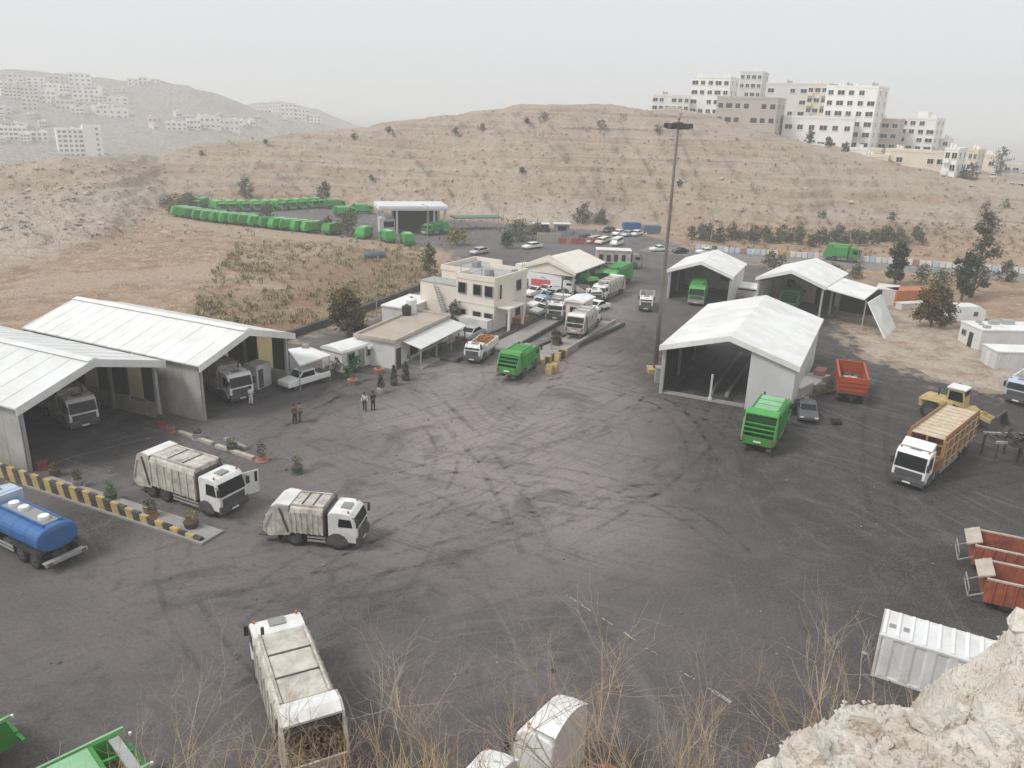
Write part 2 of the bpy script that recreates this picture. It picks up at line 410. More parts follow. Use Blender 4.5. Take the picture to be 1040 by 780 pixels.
class NT:      # terse node building for the ground materials
    def __init__(s, name, rough=.95):
        s.m = bpy.data.materials.new(name); s.m.use_nodes = True
        s.n, s.l = s.m.node_tree.nodes, s.m.node_tree.links; s.p = s.n['Principled BSDF']
        s.p.inputs['Roughness'].default_value = rough; s.p.inputs['Specular IOR Level'].default_value = .2
        s.pos = s.n.new('ShaderNodeNewGeometry').outputs['Position']
    def map(s, sc, rot=0):
        q = s.n.new('ShaderNodeMapping'); q.inputs['Scale'].default_value = sc; q.inputs['Rotation'].default_value = (0, 0, rot); s.l.new(s.pos, q.inputs[0]); return q.outputs[0]
    def warp(s, vec, scale, amp):
        t = s.n.new('ShaderNodeTexNoise'); t.inputs['Scale'].default_value = scale; t.inputs['Detail'].default_value = 2; s.l.new(vec, t.inputs['Vector'])
        q = s.n.new('ShaderNodeVectorMath'); q.operation = 'MULTIPLY_ADD'; q.inputs[1].default_value = (amp, amp, 0); s.l.new(t.outputs['Color'], q.inputs[0]); s.l.new(vec, q.inputs[2]); return q.outputs[0]
    def streak(s, vec, rot, sc):
        a = s.n.new('ShaderNodeMapping'); a.inputs['Rotation'].default_value = (0, 0, rot); s.l.new(vec, a.inputs[0])
        b = s.n.new('ShaderNodeMapping'); b.inputs['Scale'].default_value = sc; s.l.new(a.outputs[0], b.inputs[0]); return b.outputs[0]
    def noise(s, vec, scale=1., detail=5, rough=.6, dist=0):
        q = s.n.new('ShaderNodeTexNoise'); q.inputs['Scale'].default_value = scale; q.inputs['Detail'].default_value = detail
        q.inputs['Roughness'].default_value = rough; q.inputs['Distortion'].default_value = dist; s.l.new(vec, q.inputs['Vector']); return q.outputs[0]
    def rng(s, v, a, b, c=0, d=1):
        q = s.n.new('ShaderNodeMapRange'); q.interpolation_type = 'SMOOTHSTEP'
        for i, x in enumerate((a, b, c, d)): q.inputs[i+1].default_value = x
        s.l.new(v, q.inputs[0]); return q.outputs[0]
    def math(s, op, a, b):
        q = s.n.new('ShaderNodeMath'); q.operation = op
        for i, v in enumerate((a, b)):
            if isinstance(v, (int, float)): q.inputs[i].default_value = v
            else: s.l.new(v, q.inputs[i])
        return q.outputs[0]
    def mix(s, f, a, b, blend='MIX'):
        q = s.n.new('ShaderNodeMix'); q.data_type = 'RGBA'; q.blend_type = blend
        for k, v in (('Factor', f), ('A', a), ('B', b)):
            if isinstance(v, (int, float)): q.inputs[k].default_value = v
            elif isinstance(v, tuple): q.inputs[k].default_value = (*v, 1)
            else: s.l.new(v, q.inputs[k])
        return q.outputs['Result']
    def attr(s, name):
        q = s.n.new('ShaderNodeAttribute'); q.attribute_name = name; return q.outputs['Fac']
    def bump(s, h, strength, dist):
        b = s.n.new('ShaderNodeBump'); b.inputs['Strength'].default_value = strength; b.inputs['Distance'].default_value = dist
        s.l.new(h, b.inputs['Height']); s.l.new(b.outputs[0], s.p.inputs['Normal'])
    def out(s, c): s.l.new(c, s.p.inputs['Base Color']); return s.m

def soil_color(k):
    w = k.map((1, 1, 1))
    n1 = k.noise(w, .045, 6, .62); n2 = k.noise(w, .35, 6, .68); n3 = k.noise(w, 1.7, 4, .65)
    strata = k.noise(k.map((.012, .012, .62)), 1, 5, .6, .35)
    c = k.mix(k.rng(n1, .35, .65), (.37, .272, .20), (.48, .375, .285))
    c = k.mix(k.rng(strata, .42, .58, 0, .9), c, (.45, .375, .305))
    c = k.mix(k.rng(strata, .60, .68, 0, .75), c, (.255, .185, .135))
    thin = k.noise(k.map((.035, .035, 1.9)), 1, 6, .7, .5)
    c = k.mix(k.math('MULTIPLY', k.rng(thin, .54, .66, 0, .42), k.attr('onhill')), c, (.225, .165, .12))
    c = k.mix(k.math('MULTIPLY', k.rng(thin, .36, .46, .4, 0), k.attr('onhill')), c, (.53, .44, .35))
    cb = k.n.new('ShaderNodeCombineXYZ'); k.l.new(k.attr('along'), cb.inputs[0]); k.l.new(k.attr('up'), cb.inputs[1])
    mp = k.n.new('ShaderNodeMapping'); mp.inputs['Scale'].default_value = (.34, .12, 1); mp.inputs['Rotation'].default_value = (0, 0, .5); k.l.new(cb.outputs[0], mp.inputs[0])
    runs = k.noise(mp.outputs[0], 1, 7, .72, .5)
    c = k.mix(k.math('MULTIPLY', k.rng(runs, .54, .70, 0, .12), k.attr('onhill')), c, (.235, .20, .17))
    c = k.mix(k.math('MULTIPLY', k.rng(runs, .30, .44, .6, 0), k.attr('onhill')), c, (.47, .40, .335))
    drape = k.noise(k.map((.22, .22, .03)), 1, 5, .65, .4)
    c = k.mix(k.rng(drape, .60, .75, 0, .05), c, (.21, .17, .135))
    c = k.mix(k.rng(k.noise(w, .09, 5, .65, .5), .56, .70, 0, .2), c, (.26, .21, .165))
    red = k.mix(k.rng(n2, .35, .65), (.33, .21, .135), (.48, .34, .24))
    c = k.mix(k.math('MULTIPLY', k.attr('brown'), k.rng(n1, .25, .55, .65, 1)), c, red)
    c = k.mix(k.math('MULTIPLY', k.attr('scrub'), k.rng(n2, .36, .58, .25, .9)), c, k.mix(k.rng(k.noise(w, .12, 6, .7), .42, .60), (.275, .205, .12), (.25, .135, .085)))
    c = k.mix(k.math('MULTIPLY', k.attr('pale'), k.rng(n2, .36, .60, .15, .95)), c, (.52, .45, .375))
    c = k.mix(k.rng(n2, .56, .74, 0, .6), c, (.46, .40, .335))
    c = k.mix(k.rng(n3, .55, .70, 0, .6), c, (.17, .135, .10))
    c = k.mix(k.rng(k.noise(w, .62, 8, .78), .55, .68, 0, .55), c, (.20, .155, .115))
    c = k.mix(k.rng(k.noise(w, .95, 7, .75), .56, .68, 0, .6), c, (.52, .45, .37))
    c = k.mix(k.rng(k.noise(w, .8, 4, .7), .64, .74, 0, .65), c, (.115, .105, .07))     # low dry tufts
    c = k.mix(k.math('MULTIPLY', k.attr('track'), k.rng(n2, .25, .6, .95, .55)), c, (.47, .365, .285))
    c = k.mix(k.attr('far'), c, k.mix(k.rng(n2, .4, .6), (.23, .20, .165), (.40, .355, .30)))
    return c, n2, n3
k = NT('rocky_soil')
c, n2, n3 = soil_color(k)
k.bump(k.math('ADD', n2, n3), .75, 1.1)
TERRAIN_MAT = k.out(c)

A = np.radians(np.linspace(-62, 62, 760))
RR = np.concatenate([np.linspace(14, 60, 24), np.linspace(61.5, 150, 60), np.linspace(150.8, 330, 250), np.linspace(332, 420, 26), np.linspace(428, 1600, 120), np.array([1800, 2300, 3000, 4200])])
AA, RRR = np.meshgrid(A, RR)
X, Y = np.sin(AA)*RRR, np.cos(AA)*RRR
Z = terrain(X, Y)
me = grid_mesh('terrain', X, Y, Z)
adeg = np.degrees(AA).ravel(); rr = RRR.ravel(); xs = X.ravel(); ys = Y.ravel(); zs = Z.ravel()
rb = np.interp(adeg, BA, BR); rc = np.interp(adeg, CA, CR); tt = np.clip((rr-rb)/(rc-rb), 0, 1)
fieldness = sstep(12, -4, rr-rb)
lf = sstep(-2, -8, adeg)
brown = np.clip(fieldness*lf+.75*sstep(5, -10, adeg)*sstep(.25, 0, tt)+sstep(8, 12, adeg)*sstep(.30, .05, tt)*.9, 0, 1)
scrubf = fieldness*lf*sstep(-45, -25, xs)*sstep(175, 150, ys)
pale = sstep(-20, -26, adeg)*sstep(.02, .12, tt)*sstep(.75, .35, tt)
attr(me, 'brown', brown); attr(me, 'scrub', scrubf); attr(me, 'pale', np.clip(pale+.9*sstep(-3, 0, rr-rb)*sstep(9, 4, rr-rb)*sstep(-13, -9, adeg)*sstep(9, 5, adeg)+.9*sstep(58, 44, np.hypot((xs-52)*.8, ys-92)*2.3)*sstep(30, 40, xs)*sstep(130, 110, ys), 0, 1))
attr(me, 'along', np.radians(adeg)*rc); attr(me, 'up', rr-rb); attr(me, 'onhill', sstep(.03, .2, tt)*(rr < rc+50)*(1-.4*sstep(-20, -26, adeg)))
attr(me, 'track', track_mask(xs, ys)*(rr < rc))
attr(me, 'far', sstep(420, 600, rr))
tag(obj('terrain', me), kind='structure'); me.materials.append(TERRAIN_MAT)

# ------------------------------------------------------------------ asphalt yard
step = .8
gx = np.arange(-110, 75, step); gy = np.arange(15.6, 235, step)
GX, GY = np.meshgrid(gx, gy)
dist = poly_dist(GX, GY, YARD)+.9*fbm(GX/3.2, GY/3.2, 3)
cell = (dist[:-1,:-1] > 0) & (dist[1:,1:] > 0) & (dist[:-1,1:] > 0) & (dist[1:,:-1] > 0)
me = grid_mesh('asphalt_yard', GX, GY, np.zeros_like(GX), cell)
attr(me, 'edge', np.clip(dist.ravel(), -1, 12))
oil = sstep(4, 24, GX+.12*(GY-45)+6*fbm(GX/14, GY/14, 3))*sstep(112, 92, GY)*.9+.55*sstep(34, 24, GY+5*fbm(GX/10+4, GY/10, 3))*sstep(-16, 0, GX)+.6*sstep(9, 2, np.hypot((GX-22)*.8, GY-79))
for cx, cy, s in ((-33, 58, 9), (-27, 72, 8), (22, 80, 9), (33, 74, 9), (24, 48, 8), (41, 108, 8), (29, 118, 8), (-27, 45, 6)):
    oil = np.maximum(oil, .9*sstep(s, s*.3, np.hypot(GX-cx, GY-cy)))
attr(me, 'oil', np.clip(oil, 0, 1).ravel())
dust = sstep(22, 5, np.abs(GX-0.5-.05*(GY-60))+4*fbm(GX/12, GY/12, 3))*sstep(36, 54, GY)*sstep(135, 105, GY)
dust = np.maximum(dust, .9*sstep(8, -2, GX+26)*sstep(52, 58, GY)*sstep(75, 66, GY)*0)
attr(me, 'dust', dust.ravel())
lot = sstep(150, 165, GY)
attr(me, 'lot', lot.ravel())
k = NT('worn_asphalt', .9)
w = k.map((1, 1, 1))
n1 = k.noise(w, .06, 6, .6); n2 = k.noise(w, .5, 6, .7); n3 = k.noise(w, 9, 3, .6)
wp = k.warp(w, .03, 14)
trk = k.noise(k.streak(wp, -.75, (.16, 1.9, 1)), 1, 6, .7, .3)      # long smears left by tyres, two directions
trk2 = k.noise(k.streak(wp, .6, (.13, 1.6, 1)), 1, 6, .7, .3)
trk3 = k.noise(k.streak(wp, 1.5, (.10, 1.2, 1)), 1, 6, .7, .3)
trk4 = k.noise(k.streak(wp, -.35, (.2, 4.2, 1)), 1, 4, .7, .2)
c = k.mix(k.rng(n1, .35, .65), (.092, .082, .080), (.150, .132, .128))
c = k.mix(k.math('MULTIPLY', k.attr('dust'), k.rng(n1, .3, .6, .45, 1)), c, (.29, .240, .232))
c = k.mix(k.math('MULTIPLY', k.attr('oil'), k.rng(n2, .25, .62, .55, 1)), c, (.028, .025, .023))
c = k.mix(k.rng(trk, .50, .70, 0, .42), c, (.070, .065, .066))
c = k.mix(k.rng(trk2, .53, .70, 0, .38), c, (.065, .06, .061))
c = k.mix(k.rng(trk4, .56, .70, 0, .16), c, (.20, .18, .175))
c = k.mix(k.rng(trk3, .54, .70, 0, .30), c, (.17, .155, .15))
c = k.mix(k.rng(n2, .58, .75, 0, .4), c, (.155, .142, .135))
c = k.mix(k.rng(k.noise(w, 1.3, 5, .75), .62, .72, 0, .55), c, (.04, .039, .04))
def rings(cx, cy, fr, fa):
    sx = k.n.new('ShaderNodeSeparateXYZ'); k.l.new(w, sx.inputs[0])
    dx = k.math('SUBTRACT', sx.outputs[0], cx); dy = k.math('SUBTRACT', sx.outputs[1], cy)
    rr_ = k.math('SQRT', k.math('ADD', k.math('MULTIPLY', dx, dx), k.math('MULTIPLY', dy, dy)), 0)
    an = k.math('ARCTAN2', dy, dx)
    cb = k.n.new('ShaderNodeCombineXYZ'); k.l.new(k.math('MULTIPLY', rr_, fr), cb.inputs[0]); k.l.new(k.math('MULTIPLY', an, fa), cb.inputs[1]); return cb.outputs[0]
for cx, cy, f_, dk in ((-22, 78, 1.6, 1), (34, 34, 1.3, 1), (-48, 20, 1.1, 0), (20, 96, 1.5, 1), (2, 24, 1.2, 0)):
    ring = k.rng(k.noise(rings(cx, cy, f_, 2.2), 1, 5, .68, .25), .52, .70, 0, .5)
    c = k.mix(k.math('MULTIPLY', ring, k.rng(k.noise(w, .045, 2, .5, dk*.5), .46, .58)), c, (.056, .052, .052) if dk else (.19, .172, .17))
# crazed cracks
vor = k.n.new('ShaderNodeTexVoronoi'); vor.feature = 'DISTANCE_TO_EDGE'; vor.inputs['Scale'].default_value = .22
wv = k.n.new('ShaderNodeVectorMath'); wv.operation = 'ADD'
nz = k.n.new('ShaderNodeTexNoise'); nz.inputs['Scale'].default_value = .35; nz.inputs['Detail'].default_value = 4; k.l.new(w, nz.inputs['Vector'])
sc = k.n.new('ShaderNodeVectorMath'); sc.operation = 'SCALE'; sc.inputs['Scale'].default_value = 6; k.l.new(nz.outputs['Color'], sc.inputs[0])
k.l.new(w, wv.inputs[0]); k.l.new(sc.outputs[0], wv.inputs[1]); k.l.new(wv.outputs[0], vor.inputs['Vector'])
crack = k.math('MULTIPLY', k.rng(vor.outputs['Distance'], .004, .018, 1, 0), k.rng(n1, .5, .62, 0, .35))
c = k.mix(crack, c, (.03, .029, .03))
c = k.mix(k.math('MULTIPLY', k.attr('lot'), .6), c, (.165, .152, .155))
c = k.mix(k.rng(n3, .40, .72, 0, .32), c, (.27, .245, .24))
c = k.mix(k.rng(k.noise(w, 4.5, 5, .7), .50, .70, 0, .5), c, (.045, .042, .042))
c = k.mix(k.rng(k.noise(w, .16, 6, .7, .6), .52, .66, 0, .5), c, (.05, .045, .043))
soil, _, _ = soil_color(NT('unused')) if False else (None, None, None)
edge = k.math('ADD', k.attr('edge'), k.rng(n2, .3, .7, -2.6, 2.6))
c = k.mix(k.rng(edge, .0, 3.2, 1, 0), c, (.30, .235, .175))
k.bump(k.math('ADD', n2, n3), .25, .06)
tag(obj('asphalt_yard', me), kind='structure'); me.materials.append(k.out(c))

# ------------------------------------------------------------------ back road with its painted kerb
def ribbon(P, off0, off1, z, sub=6):
    pts = []
    for a, b in zip(P[:-1], P[1:]):
        for i in range(sub): pts.append(a.lerp(b, i/sub))
    pts.append(P[-1]); m = MB(); prev = None
    for i, p in enumerate(pts):
        d = pts[min(i+1, len(pts)-1)]-pts[max(0, i-1)]; n = Vector((-d.y, d.x, 0)).normalized()
        cur = (p+n*off0+Vector((0,0,z)), p+n*off1+Vector((0,0,z)))
        if prev: m.quad(prev[0], cur[0], cur[1], prev[1])
        prev = cur
    return m, pts
ROADMAT = mat('pale_dusty_road', (.22,.205,.195), .9, (.15,.135,.125), .6, .4, bump=.2)
m, rp = ribbon(ROADP, -4.2, 4.2, .012)
tag(obj('road', m, ROADMAT), kind='structure')
kb = thing('painted_kerb', 'long low kerb of small blocks painted white, red, green and yellow behind the back road', 'kerb', ROADP[1])
kcol = [M['wallwhite'], M['terracotta'], M['wallwhite'], M['kerbyellow'], M['wallwhite'], M['potgreen'], M['wallgrey'], M['wallwhite'], M['wallwhite'], M['paleblue'], M['paleblue'], M['wallwhite'], M['wallwhite'], M['paleblue']]
kmesh = {}
def kblock(mt):
    if mt.name not in kmesh:
        q = MB(); q.prismx([(-.3,0),(.3,0),(.22,1.05),(-.22,1.05)], -.46, .46); kmesh[mt.name] = q.mesh('kerb_block', mt)
    return kmesh[mt.name]
acc = 0; rk = random.Random(3)
L = [p.copy() for p in ROADP[1:]]
for a, b in zip(L[:-1], L[1:]):
    d = (b-a); n = Vector((-d.y, d.x, 0)).normalized(); ln = d.length; t = acc
    while t < ln:
        p = a+d*(t/ln)+n*4.8
        o = obj('kerb_block', kblock(rk.choice(kcol)), None, kb, loc=local(kb, p), rz=math.atan2(d.y, d.x)); t += 1.12
    acc = t-ln

# ------------------------------------------------------------------ open sheds
def win_mesh(w, h, frame=M['grey'], d=.10, mull=1):
    m = MB(); m.m = 0; m.box(-w/2+.05, w/2-.05, -.02, .03, .05, h-.05); m.m = 1
    for x0, x1, z0, z1 in ((-w/2, -w/2+.07, 0, h), (w/2-.07, w/2, 0, h), (-w/2+.07, w/2-.07, 0, .07), (-w/2+.07, w/2-.07, h-.07, h)): m.box(x0, x1, -d, .02, z0, z1)
    for i in range(mull):
        x = -w/2+w*(i+1)/(mull+1); m.box(x-.03, x+.03, -d*.7, .01, .07, h-.07)
    return m.mesh('window', [M['glass'], frame])
def shed(name, label, FL, FR, d, eave, ridge, roofm, wallm, n=0, ov=.5, front=(), side_l='wall', side_r='wall', back='wall', inner=None, fascia=.45, floor=True, posts=True, sheet=.12, ridgef=.5):
    FL = Vector((FL.x, FL.y, 0)); FR = Vector((FR.x, FR.y, 0)); w = (FR-FL).length
    t = thing(name, label, 'shed', FL, math.atan2(FR.y-FL.y, FR.x-FL.x)); xm = w*ridgef
    if floor:
        m = MB(); m.box(.1, w-.1, .05, d, .004, .05); obj('floor_slab', m, M['darkconcrete'], t)
    # roof: separate long sheets when they can be told apart
    if n:
        st = (d+2*ov)/n
        for s in (0, 1):
            x0, z0 = (-ov, eave-ov*(ridge-eave)/xm) if s == 0 else (w+ov, eave-ov*(ridge-eave)/(w-xm))
            q = MB(); q.hexa([(x0,0,z0),(xm,0,ridge),(xm,st-.05,ridge),(x0,st-.05,z0),(x0,0,z0+sheet),(xm,0,ridge+sheet),(xm,st-.05,ridge+sheet),(x0,st-.05,z0+sheet)])
            q.hexa([(x0,st-.09,z0+sheet),(xm,st-.09,ridge+sheet),(xm,st-.01,ridge+sheet),(x0,st-.01,z0+sheet),(x0,st-.09,z0+sheet+.03),(xm,st-.09,ridge+sheet+.03),(xm,st-.01,ridge+sheet+.03),(x0,st-.01,z0+sheet+.03)])
            pm = q.mesh('roof_panel', roofm)
            for i in range(n): obj('roof_panel', pm, None, t, loc=(0, -ov+i*st, random.uniform(-.008, .008)))
        q = MB(); q.prism([(xm-.5, ridge+sheet-.03), (xm, ridge+sheet+.13), (xm+.5, ridge+sheet-.03), (xm, ridge+sheet+.02)], -ov-.02, d+ov+.02); obj('ridge_cap', q, roofm, t)
    else:
        zl = eave-ov*(ridge-eave)/xm; zr = eave-ov*(ridge-eave)/(w-xm)
        q = MB(); q.prism([(-ov, zl), (xm, ridge), (w+ov, zr), (w+ov, zr+sheet), (xm, ridge+sheet), (-ov, zl+sheet)], -ov, d+ov); obj('roof', q, roofm, t)
        q = MB()
        for y in np.arange(0, d+ov, 3.0):
            q.bar((-ov, y, zl+sheet+.012), (xm, y, ridge+sheet+.012), .10, .03); q.bar((xm, y, ridge+sheet+.012), (w+ov, y, zr+sheet+.012), .10, .03)
        obj('roof_seam', q, roofm, t)
    # bargeboards over the open front and the back
    for y, nm in ((-ov-.06, 'bargeboard'), (d+ov+.06, 'bargeboard')):
        q = MB(); zl = eave-ov*(ridge-eave)/xm; zr = eave-ov*(ridge-eave)/(w-xm); f = fascia
        for xa, za, xb, zb in ((-ov, zl, xm, ridge), (xm, ridge, w+ov, zr)):
            q.hexa([(xa,y-.04,za-f),(xb,y-.04,zb-f),(xb,y+.04,zb-f),(xa,y+.04,za-f),(xa,y-.04,za+sheet+.05),(xb,y-.04,zb+sheet+.05),(xb,y+.04,zb+sheet+.05),(xa,y+.04,za+sheet+.05)])
        obj(nm, q, roofm, t)
    # steel frames
    if posts:
        q = MB(); q.box(-.13, .13, -.13, .13, .003, eave-.02); pmesh = q.mesh('column', M['steel'])
        nb = max(2, int(d//5)+1)
        for i in range(nb):
            y = .1+(d-.2)*i/(nb-1)
            for x in (.15, w-.15): obj('column', pmesh, None, t, loc=(x, y, 0))
            q = MB(); q.bar((.15, y, eave-.35), (xm, y, ridge-.35), .15, .3); q.bar((xm, y, ridge-.35), (w-.15, y, eave-.35), .15, .3); obj('rafter', q, M['chassis'], t)
    # walls
    def wall(x, kind, nm):
        if kind == 'none': return
        np_ = max(1, round(d/1.9)); ps = d/np_
        for i in range(np_):
            y0 = i*ps
            if kind == 'bays' and i % 3 == 1:
                q = MB(); q.box(x-.06, x+.06, y0, y0+ps-.03, .003, 1.2); obj('wall_panel', q, M['concrete'], t)
                q = MB(); q.box(x-.02, x+.02, y0+.1, y0+ps-.13, 1.5, eave-.5); obj('light_panel', q, M['lightpanel'], t); continue
            z1 = eave-.05
            if kind == 'bays':
                q = MB(); q.box(x-.10, x+.10, y0, y0+ps-.03, .003, 1.5); obj('wall_panel', q, M['concrete'], t)
                q = MB(); q.box(x-.05, x+.05, y0, y0+ps-.03, 1.5, z1); obj('wall_panel', q, inner or wallm, t)
            else:
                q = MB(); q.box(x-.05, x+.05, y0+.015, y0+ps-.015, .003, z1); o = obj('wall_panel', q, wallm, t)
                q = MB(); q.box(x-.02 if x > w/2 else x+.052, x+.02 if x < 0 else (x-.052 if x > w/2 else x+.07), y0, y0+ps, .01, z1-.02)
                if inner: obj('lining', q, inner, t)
    wall(-.02, side_l, 'l'); wall(w+.02, side_r, 'r')
    if back != 'none':
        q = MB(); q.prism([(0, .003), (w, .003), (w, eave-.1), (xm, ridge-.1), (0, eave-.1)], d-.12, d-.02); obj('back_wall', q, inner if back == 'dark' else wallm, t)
    for x0, x1 in front:
        zz = lambda x: eave+(ridge-eave)*(x/xm if x < xm else (w-x)/(w-xm))-.06
        q = MB(); q.prism([(x0, .003), (x1, .003), (x1, zz(x1)), (x0, zz(x0))], -.10, .02); obj('front_wall', q, wallm, t)
    return t, w
P = lambda x, y: Vector((x, y, 0))
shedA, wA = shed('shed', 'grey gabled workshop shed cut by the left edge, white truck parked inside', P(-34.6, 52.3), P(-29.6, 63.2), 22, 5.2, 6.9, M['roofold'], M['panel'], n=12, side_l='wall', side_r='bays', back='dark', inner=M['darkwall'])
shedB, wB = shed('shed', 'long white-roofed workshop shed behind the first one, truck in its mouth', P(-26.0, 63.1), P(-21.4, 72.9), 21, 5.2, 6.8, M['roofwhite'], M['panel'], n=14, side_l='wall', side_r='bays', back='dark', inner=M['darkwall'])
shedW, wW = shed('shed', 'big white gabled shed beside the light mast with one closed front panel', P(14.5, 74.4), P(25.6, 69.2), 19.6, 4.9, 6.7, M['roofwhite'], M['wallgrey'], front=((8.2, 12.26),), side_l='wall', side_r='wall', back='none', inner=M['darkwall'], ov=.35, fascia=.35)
shedR1, w1 = shed('shed', 'white gabled shed with a green truck under its dark left side', P(22.6, 117.4), P(30.9, 113.8), 11.5, 4.3, 5.9, M['roofwhite'], M['wallwhite'], side_l='wall', side_r='wall', back='wall', inner=M['darkwall'], ov=.3, fascia=.3)
shedR2, w2 = shed('shed', 'white twin-pitch shed with a lower roof leaning to the right, green truck inside', P(33.6, 110.2), P(41.0, 105.3), 12, 5.0, 6.5, M['roofwhite'], M['wallwhite'], side_l='wall', side_r='none', back='wall', ov=.3, fascia=.3)
q = MB(); q.hexa([(w2+.2, -.3, 4.75), (w2+5.2, -.3, 4.0), (w2+5.2, 9, 4.0), (w2+.2, 9, 4.75), (w2+.2, -.3, 4.9), (w2+5.2, -.3, 4.15), (w2+5.2, 9, 4.15), (w2+.2, 9, 4.9)]); obj('side_roof', q, M['roofwhite'], shedR2)
q = MB(); q.box(w2+5.3, w2+5.45, .1, .25, .003, 3.9); obj('column', q, M['steel'], shedR2)
q = MB(); q.box(w2+.3, w2+5.6, 9.6, 9.75, .003, 3.8); obj('back_wall', q, M['darkwall'], shedR2)
for x0, x1 in ((.8, 2.0), (5.2, 8.0)):
    q = MB(); q.box(x0, x1, 11.84, 11.879, .01, 3.1); obj('doorway', q, M['black'], shedR2)
q = MB(); q.hexa([(w2+5.5, .2, 3.7), (w2+5.65, .2, 3.7), (w2+8.8, -2.6, .003), (w2+8.65, -2.6, .003), (w2+6.0, 6, 3.85), (w2+6.15, 6, 3.85), (w2+8.8, 5, .003), (w2+8.65, 5, .003)]); obj('leaning_sheet', q, M['wallwhite'], shedR2)
q = MB(); q.box(5.6, 8.2, 11.34, 11.379, .01, 3.2); obj('doorway', q, M['black'], shedR1)
q = MB(); q.box(5.2, 8.9, 10.9, 11.1, .02, 1.5); obj('inner_wall', q, M['wallwhite'], shedR1)
shedC, wC = shed('shed', 'cream gabled shed roof sheltering green trucks beside the office', G(531, 268, 4.0), G(584, 275, 4.0), 10.5, 3.7, 5.1, M['creamroof'], M['cream'], side_l='none', side_r='none', back='none', ov=.3, fascia=.3)
q = MB(); q.prism([(0, 3.1), (wC, 3.1), (wC, 3.98), (wC*.5, 5.85), (0, 3.98)], -.1, 0); obj('gable', q, M['cream'], shedC)
# junk inside the big white shed
q = MB(); q.box(4.75, 4.93, .3, .48, .17, 2.7); q.box(4.65, 5.03, .2, .58, .17, .4); obj('inner_post', q, M['wallgrey'], shedW)
for x_, w_ in ((1.0, .8), (3.0, 1.3), (6.2, .7)):
    q = MB(); q.box(x_, x_+w_, .95, 18.5, .051, .07); obj('floor_pit', q, M['black'], shedW)
for x_ in (4.4, 5.9):
    q = MB(); q.box(x_, x_+.35, 2.2, 18, .051, .42); obj('ramp_kerb', q, M['concrete'], shedW)
q = MB(); q.box(0.2, 8.1, .05, .9, .051, .16); obj('sill', q, M['concrete'], shedW)

# ------------------------------------------------------------------ office and small buildings on the left of the yard
Lo, C0, Ro = G(427, 324), G(501, 338), G(529, 324)
wl = (C0-Lo).length; dl = (Ro-C0).length
t = thing('office_building', 'cream two-storey flat-roofed office with dark windows and outdoor stair on its lower left', 'building', Lo, math.atan2(C0.y-Lo.y, C0.x-Lo.x))
xa = wl*.50
q = MB(); q.box(xa, wl, 0, dl, .003, 6.15); q.box(1.2, xa-.01, 3.0, dl+3, .003, 6.15); obj('wall', q, M['cream'], t)
q = MB(); q.box(0, xa-.02, .02, 2.98, .003, 5.0); obj('annex', q, M['cream'], t)
q = MB(); q.box(-.06, xa-.01, -.05, 3.0, 5.0, 5.12); obj('annex_roof', q, M['roofgrey'], t)
q = MB()
for x0, x1, y0, y1 in ((xa-.08, wl+.08, -.08, .12), (wl-.12, wl+.08, .12, dl+.08), (1.1, xa-.08, 2.9, 3.1), (1.1, 1.3, 3.1, dl+3), (1.3, xa, dl+2.85, dl+3.05), (xa-.1, wl-.12, dl-.1, dl+.08), (xa-.08, xa+.1, .12, 2.9)): q.box(x0, x1, y0, y1, 6.15, 6.75)
obj('parapet', q, M['cream'], t)
q = MB(); q.box(xa+.12, wl-.14, .14, dl-.12, 6.151, 6.2); q.box(1.32, xa, 3.12, dl+2.84, 6.151, 6.2); obj('roof', q, M['roofgrey'], t)
q = MB(); q.box(xa-.03, wl+.03, -.05, .02, 3.2, 3.42); q.box(wl, wl+.05, 0, dl, 3.2, 3.42); obj('string_course', q, M['creamroof'], t)
wm = win_mesh(1.2, 1.4, M['grey'], .10, 0); wn_ = win_mesh(.7, 1.9, M['creamroof'], .12, 0)
for x in (xa+.9, xa+3.1):
    for z in (.95, 4.3): obj('window', wm, None, t, loc=(x, -.035, z))
obj('window', wm, None, t, loc=(wl-.75, -.035, 4.3)); obj('window', wm, None, t, loc=(wl-.75, -.035, .95))
for y, z, mm in ((1.3, 3.9, wn_), (dl-2.2, 4.3, wm), (dl-2.2, 1.0, wm), (3.1, .06, wn_)):
    obj('window' if z > .5 else 'door', mm, None, t, loc=(wl+.035, y, z), rz=pi/2)
q = MB(); q.box(wl+.02, wl+1.1, dl-3.4, dl-1.0, .003, 1.0); obj('brick_planter', q, M['brick'], t)
q = MB(); q.box(wl+.03, wl+1.9, .5, dl-3.6, 3.0, 3.18); obj('porch_canopy', q, M['creamroof'], t)
q = MB(); q.box(wl+1.6, wl+1.85, .6, .85, .003, 3.0); q.box(wl+1.6, wl+1.85, dl-4, dl-3.75, .003, 3.0); obj('porch_column', q, M['cream'], t)
q = MB(); q.box(xa+.5, wl-.1, -1.3, -.08, .003, 1.7); obj('low_white_wall', q, M['wallwhite'], t)
q = MB()
for i in range(16): q.box(xa-1.0+i*-.12, xa-.88+i*-.12, -.75, 0, .3*i, .3*i+.1)
q.bar((xa-.9, -.78, .1), (xa-2.8, -.78, 5.0), .06, .2); q.bar((xa-.9, -.78, 1.0), (xa-2.8, -.78, 5.9), .05, .05); obj('steel_stair', q, M['steel'], t)
for x, y, s in ((xa+2.2, 3, .8), (xa+4.3, 6, .6), (3.5, 6.5, .9)):
    q = MB(); q.box(x, x+s, y, y+s, 6.201, 6.2+s*.9); q.box(x+.05, x+s-.05, y-.03, y, 6.25, 6.2+s*.7); obj('rooftop_unit', q, M['grey'], t)
